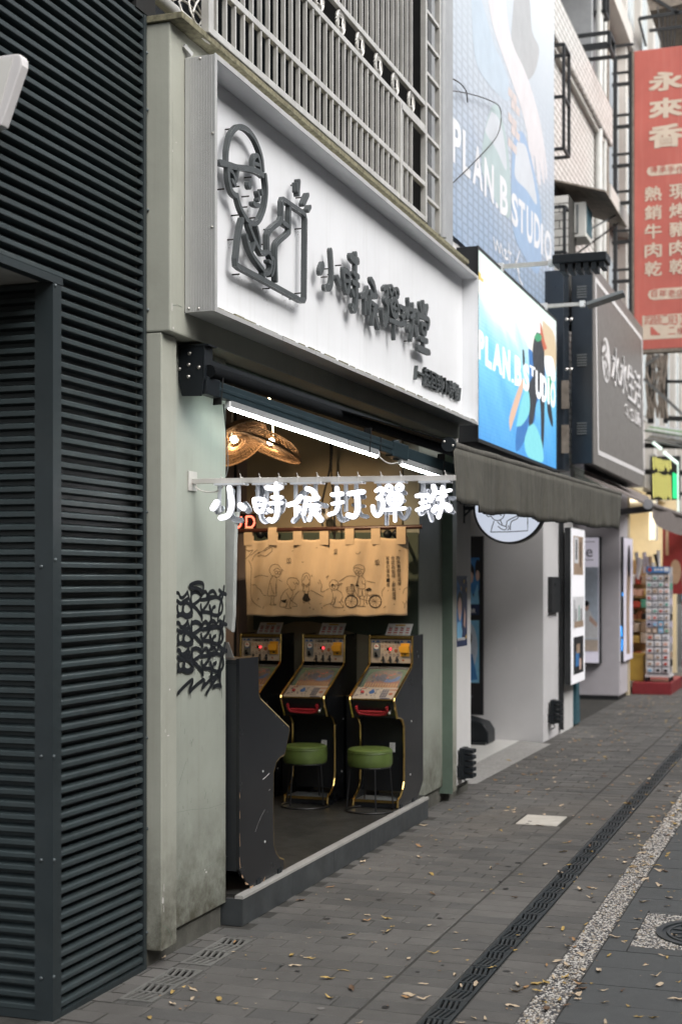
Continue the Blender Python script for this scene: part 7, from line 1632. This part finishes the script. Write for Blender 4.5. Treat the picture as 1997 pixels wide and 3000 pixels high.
# ---------------------------------------------------------------- red blade sign
XR = 22.4; ry0, ry1 = PX(1856, 500, XR).y, PX(2120, 500, XR).y; rz1, rz0 = PX(1856, 150, XR).z, PX(1866, 1025, XR).z
rsn = thing('red_sign', 'tall faded red vertical shop sign with cream characters', 'sign', (XR, ry0, rz0))
mk('board', MB().box(XR, XR + .22, ry1, ry0, rz0, rz1), 'red_sign', rsn, bevel=.01); mk('rusty_edge', MB().box(XR - .006, XR + .2, ry0 + .001, ry0 + .03, rz0, rz1).box(XR - .006, XR + .2, ry1, ry0, rz0 - .05, rz0 - .001), 'rust_tin', rsn)
def rp(u, v): q = PX(u, v, XR); return (q.y, q.z)
def rlet(ch, u0, u1, v0, v1, mt='cream_print', d=.006, off=.02):
    a, b_ = rp(u0, v1), rp(u1, v0); mb = MB(); put_text(mb, ch, nfm, a[0], b_[0], a[1], b_[1], XR - d + .002, XR - d, offset=off); mk('character', mb, mt, rsn)
for ch, v0, v1 in (('永', 206, 268), ('來', 284, 348), ('香', 362, 434)): rlet(ch, 1902, 1996, v0, v1, off=.035)
for i, ch in enumerate('熱銷牛肉乾'): rlet(ch, 1888, 1936, 545 + i * 55, 590 + i * 55)
for i, ch in enumerate('現烤豬肉乾'): rlet(ch, 1960, 2008, 538 + i * 55, 584 + i * 55)
def pill(u0, u1, v0, v1, d=.003):
    mb = MB(); a, b_ = rp(u0, v1), rp(u1, v0); r_ = (b_[1] - a[1]) / 2; mb.stroke([(a[0] - r_, a[1] + r_), (b_[0] + r_, a[1] + r_)], 2 * r_, nfm, XR, XR - d, smooth=False); mk('plaque', mb, 'cream_print', rsn)
pill(1893, 2040, 475, 517); pill(1896, 2040, 838, 880)
for i, ch in enumerate('傳承手作'): rlet(ch, 1903 + i * 25.5, 1925 + i * 25.5, 484, 508, 'red_sign', .008, 0.)
for i, ch in enumerate('百年老店'): rlet(ch, 1904 + i * 25.5, 1926 + i * 25.5, 847, 871, 'red_sign', .008, 0.)
a, b_ = rp(1880, 996), rp(2100, 912); mb = MB(); rect(mb, nfm, a[0], b_[0], a[1], b_[1], XR - .003); mk('plaque', mb, 'cream_print', rsn)
for i, ch in enumerate('武昌街二段32'): w_ = 17 if ch not in '32' else 10; rlet(ch, 1886 + i * 17.5, 1886 + i * 17.5 + w_, 922, 952, 'red_sign', .006, .0)
for ch, u in (('二', 1956), ('樓', 1982)): rlet(ch, u, u + 20, 958, 980, 'red_sign', .006, .0)
mb = MB(); s0 = [rp(*q) for q in [(1904, 982), (1904, 958), (1912, 958), (1912, 964), (1918, 964), (1918, 970), (1924, 970), (1924, 976), (1932, 976), (1932, 982)]]; mb.add([(XR - .006, a, b_) for a, b_ in s0], [tuple(range(len(s0)))]); mk('stair_symbol', mb, 'red_sign', rsn)
yw = 3.3
for v in (160, 240, 365, 480, 590, 705, 820):
    p = rp(1853, v); mk('strut', MB().bar((XR + .05, p[0], p[1]), (XR + .05, yw, p[1]), .05).bar((XR + .05, p[0], p[1] + .18), (XR + .05, yw, p[1] + .18), .035), 'black_frame', rsn)
mk('rail', MB().box(XR, XR + .06, PX(1800, 500, XR).y - .03, PX(1800, 500, XR).y + .03, rz0 + .4, rz1 - .05).box(XR, XR + .06, ry0 + .035, ry0 + .085, rz0, rz1), 'black_frame', rsn)
# ---------------------------------------------------------------- pale building with tall windows behind the red sign
fb_ = thing('pale_building', 'pale rendered building with tall windows behind the red sign', 'building', (26, 3.8, 3))
YFb = 3.42; mk('wall', MB().box(21.5, 40, YFb, 5, 3.3, 16), 'render_pale', fb_)
for i in range(6):
    x = 22.2 + i * 1.9
    for z in (4.9, 8.1, 11.4):
        w_ = mk('window', MB().box(x, x + 1.35, YFb - .06, YFb - .002, z - .06, z + 2.06), 'pipe_white', fb_)
        for k in range(2): mk('pane', MB().box(x + .06 + k * .64, x + .64 + k * .64, YFb - .072, YFb - .062, z, z + 2.0), 'win_pale', w_)
    mk('mullion', MB().box(x + 1.5, x + 1.72, YFb - .16, YFb - .002, 3.4, 15), 'render_pale', fb_)
for z in (7.5, 10.7): mk('string_course', MB().box(21.5, 40, YFb - .24, YFb - .002, z, z + .30), 'render_pale', fb_)
cn_ = thing('wire_bracket', 'steel bracket canopy with barbed wire at the top right', 'bracket', (27, 3, 10)); p = PX(1870, 55, 24); q = PX(1997, 35, 24)
mk('arm', MB().bar(p, q, .05).bar(PX(1900, 90, 24), PX(1997, 78, 24), .045).bar(PX(1870, 55, 24), PX(1890, 135, 24), .04).bar(PX(1905, -10, 24), PX(1985, 40, 24), .05), 'black_frame', cn_); mk('sheet', MB().prism([(PX(u, v, 24).y, PX(u, v, 24).z) for u, v in [(1880, -40), (1902, 32), (1960, 20), (2040, 0), (2040, -40)]], nfm, 24, 26), 'rust_tin', cn_)
mb = MB()
for k in range(5): mb.tube([PX(1925 + 14 * k, 20 + 20 * (k % 2), 24), PX(1935 + 9 * k, 140, 24)], .010, 5)
mk('wire', mb, 'black_frame', cn_)

# ---------------------------------------------------------------- second awning, neon and clutter to the right
a2w = thing('brown_awning', 'brown fabric awning folded over the fronts beyond the grey wall', 'awning', (20, 2.9, 3))
p0, p1, p2, p3 = PY(1708, 1388, 2.75), PY(1900, 1478, 2.42), PY(1900, 1455, 3.05), PY(1712, 1376, 3.05)
mk('canopy', MB().add([p0, p1, p2, p3, p0 - Vector((0, 0, .03)), p1 - Vector((0, 0, .03)), p2 - Vector((0, 0, .03)), p3 - Vector((0, 0, .03))], [(0, 1, 2, 3), (4, 5, 6, 7), (0, 4, 5, 1), (0, 3, 7, 4), (1, 5, 6, 2)]), 'canopy_brown', a2w)
f0, f1 = PY(1905, 1478, 2.42), PY(2100, 1545, 2.42); mk('front_bar', MB().tube([p1, f1], .04, 10), 'canopy_brown', a2w)
mb = MB(); nn_ = 24; dz = .34
mb.add([(f0.x + (f1.x - f0.x) * i / nn_, 2.40 + .02 * math.sin(i * 1.1), (f0.z + (f1.z - f0.z) * i / nn_) - dz * j * (1 - .5 * math.exp(-i * .6))) for i in range(nn_ + 1) for j in (0, 1)], [(2 * i, 2 * i + 2, 2 * i + 3, 2 * i + 1) for i in range(nn_)]); mk('valance', mb, 'canopy_brown', a2w, smooth=True)
a = PX(1818, 1500, 19.5); mk('arm', MB().bar(PY(1815, 1500, 3.05), PY(1905, 1490, 2.5), .07, .09), 'black_frame', a2w); mk('end_disc', MB().cyl(PY(1897, 1477, 2.40) + Vector((-.04, 0, 0)), .07, .04, 14, 'x'), 'p_grey', a2w)
mk('bracket', MB().box(PY(1650, 1400, 3.0).x, PY(1650, 1400, 3.0).x + .3, 2.92, 3.05, 2.95, 3.17), 'white_plastic', a2w)
ns = thing('neon_board', 'dark hanging sign with yellow and green neon lettering', 'neon sign', (25.4, 2.6, 3)); XNB = 25.4
pn0, pn1 = PX(1905, 1465, XNB), PX(1990, 1335, XNB); mk('board', MB().box(XNB, XNB + .1, pn1.y, pn0.y, pn0.z, pn1.z), 'p_black', ns)
M('neon_yellow', (.3, .3, .05), .4, var=0, emit=(1., .92, .30), es=.42); M('neon_green', (.0, .3, .1), .4, var=0, emit=(.05, .85, .30), es=.4); M('neon_pale', (.3, .3, .3), .4, var=0, emit=(.75, 1., .85), es=.5)
for row_, (v0, v1) in enumerate(((1340, 1378), (1385, 1460))):
    mb = MB()
    for k in range(8):
        u = 1912 + k * 7; dv = k * 2.2; mb.tube([PX(u, v0 + dv * .6 + random.uniform(-4, 4), XNB - .03), PX(u + 2, v1 - dv * .1 + random.uniform(-6, 6), XNB - .03)], .009, 5)
    mk('yellow_lettering', mb, 'neon_yellow', ns)
mb = MB()
for k in range(4): mb.tube([PX(1971 + 4 * k, 1385 + 2 * k, XNB - .03), PX(1971 + 4 * k, 1460, XNB - .03)], .014, 5)
mb.tube([PX(1970, 1420, XNB - .03), PX(1984, 1424, XNB - .03)], .014, 5); mk('green_lettering', mb, 'neon_green', ns)
mb = MB().tube([PX(1911, 1296, XNB - .1), PX(1936, 1316, XNB - .1)], .03, 6).tube([PX(1942, 1324, XNB - .1), PX(1984, 1358, XNB - .1)], .03, 6).tube([PX(1984, 1358, XNB - .1), PX(1985, 1500, XNB - .1)], .012, 6); mk('edge_tube', mb, 'neon_pale', ns)
M('green_canvas', (.06, .16, .03), .8, var=.4, vs=8); M('mixed_stripe', (.30, .28, .20), .8, var=.3, vs=10)
for v, lb, mt in ((1262, 'upper striped green canopy at the right edge', 'green_canvas'), (1290, 'lower striped green canopy at the right edge', 'mixed_stripe')):
    g0, g1 = PX(1885, v, 25.5), PX(2100, v + 34, 25.5); mb = MB()
    for k in range(4): mb.add([g0 + Vector((.3 * k, 0, .06 * k)), g1 + Vector((.3 * k, 0, .06 * k)), g1 + Vector((.3 * k + .28, 0, .06 * k + .05)), g0 + Vector((.3 * k + .28, 0, .06 * k + .05))], [(0, 1, 2, 3)], k % 2)
    cg_ = mk('striped_canopy', mb, [mt, 'p_grey'], label=lb, cat='canopy', group='striped canopies'); mk('front_rail', MB().bar(g0, g1, .03), 'coin_grey', cg_)
bw = thing('cable_bundle', 'tangled grey cables and steel stays beneath the red sign', 'cables', (24, 3.1, 5))
mb = MB()
for k in range(10):
    u = 1892 + k * 7 + random.uniform(-3, 3); mb.tube(catmull([tuple(PX(u, 1040, 25)), tuple(PX(u + random.uniform(-10, 10), 1090, 25)), tuple(PX(u + random.uniform(-14, 14), 1140, 25)), tuple(PX(u + random.uniform(-8, 8), 1225, 25))], 4), .022, 5)
mk('cable', mb, 'rust_tin', bw); mk('stay', MB().bar(PX(1885, 1110, 24.5), PX(2010, 1225, 24.5), .05).bar(PX(1930, 1040, 24.5), PX(1890, 1070, 24.5), .05), 'coin_grey', bw); mk('post', MB().bar(PX(1905, 1035, 25.2), PX(1905, 1240, 25.2), .10).bar(PX(1948, 1035, 25.2), PX(1948, 1240, 25.2), .07).bar(PX(1948, 1118, 25.2), PX(2005, 1118, 25.2), .05).bar(PX(1948, 1225, 25.2), PX(2010, 1228, 25.2), .08), 'black_frame', bw)
mk('beam', MB().bar(PX(1880, 1305, 26), PX(2010, 1308, 26), .09).bar(PX(1880, 1382, 26), PX(2010, 1386, 26), .09).bar(PX(1890, 1445, 26), PX(2010, 1447, 26), .06), 'black_frame', bw)
mk('side_post', MB().box(27.0, 27.3, PX(1900, 1400, 27).y - .12, PX(1900, 1400, 27).y, 2.6, 4.2), 'pipe_white', bw)
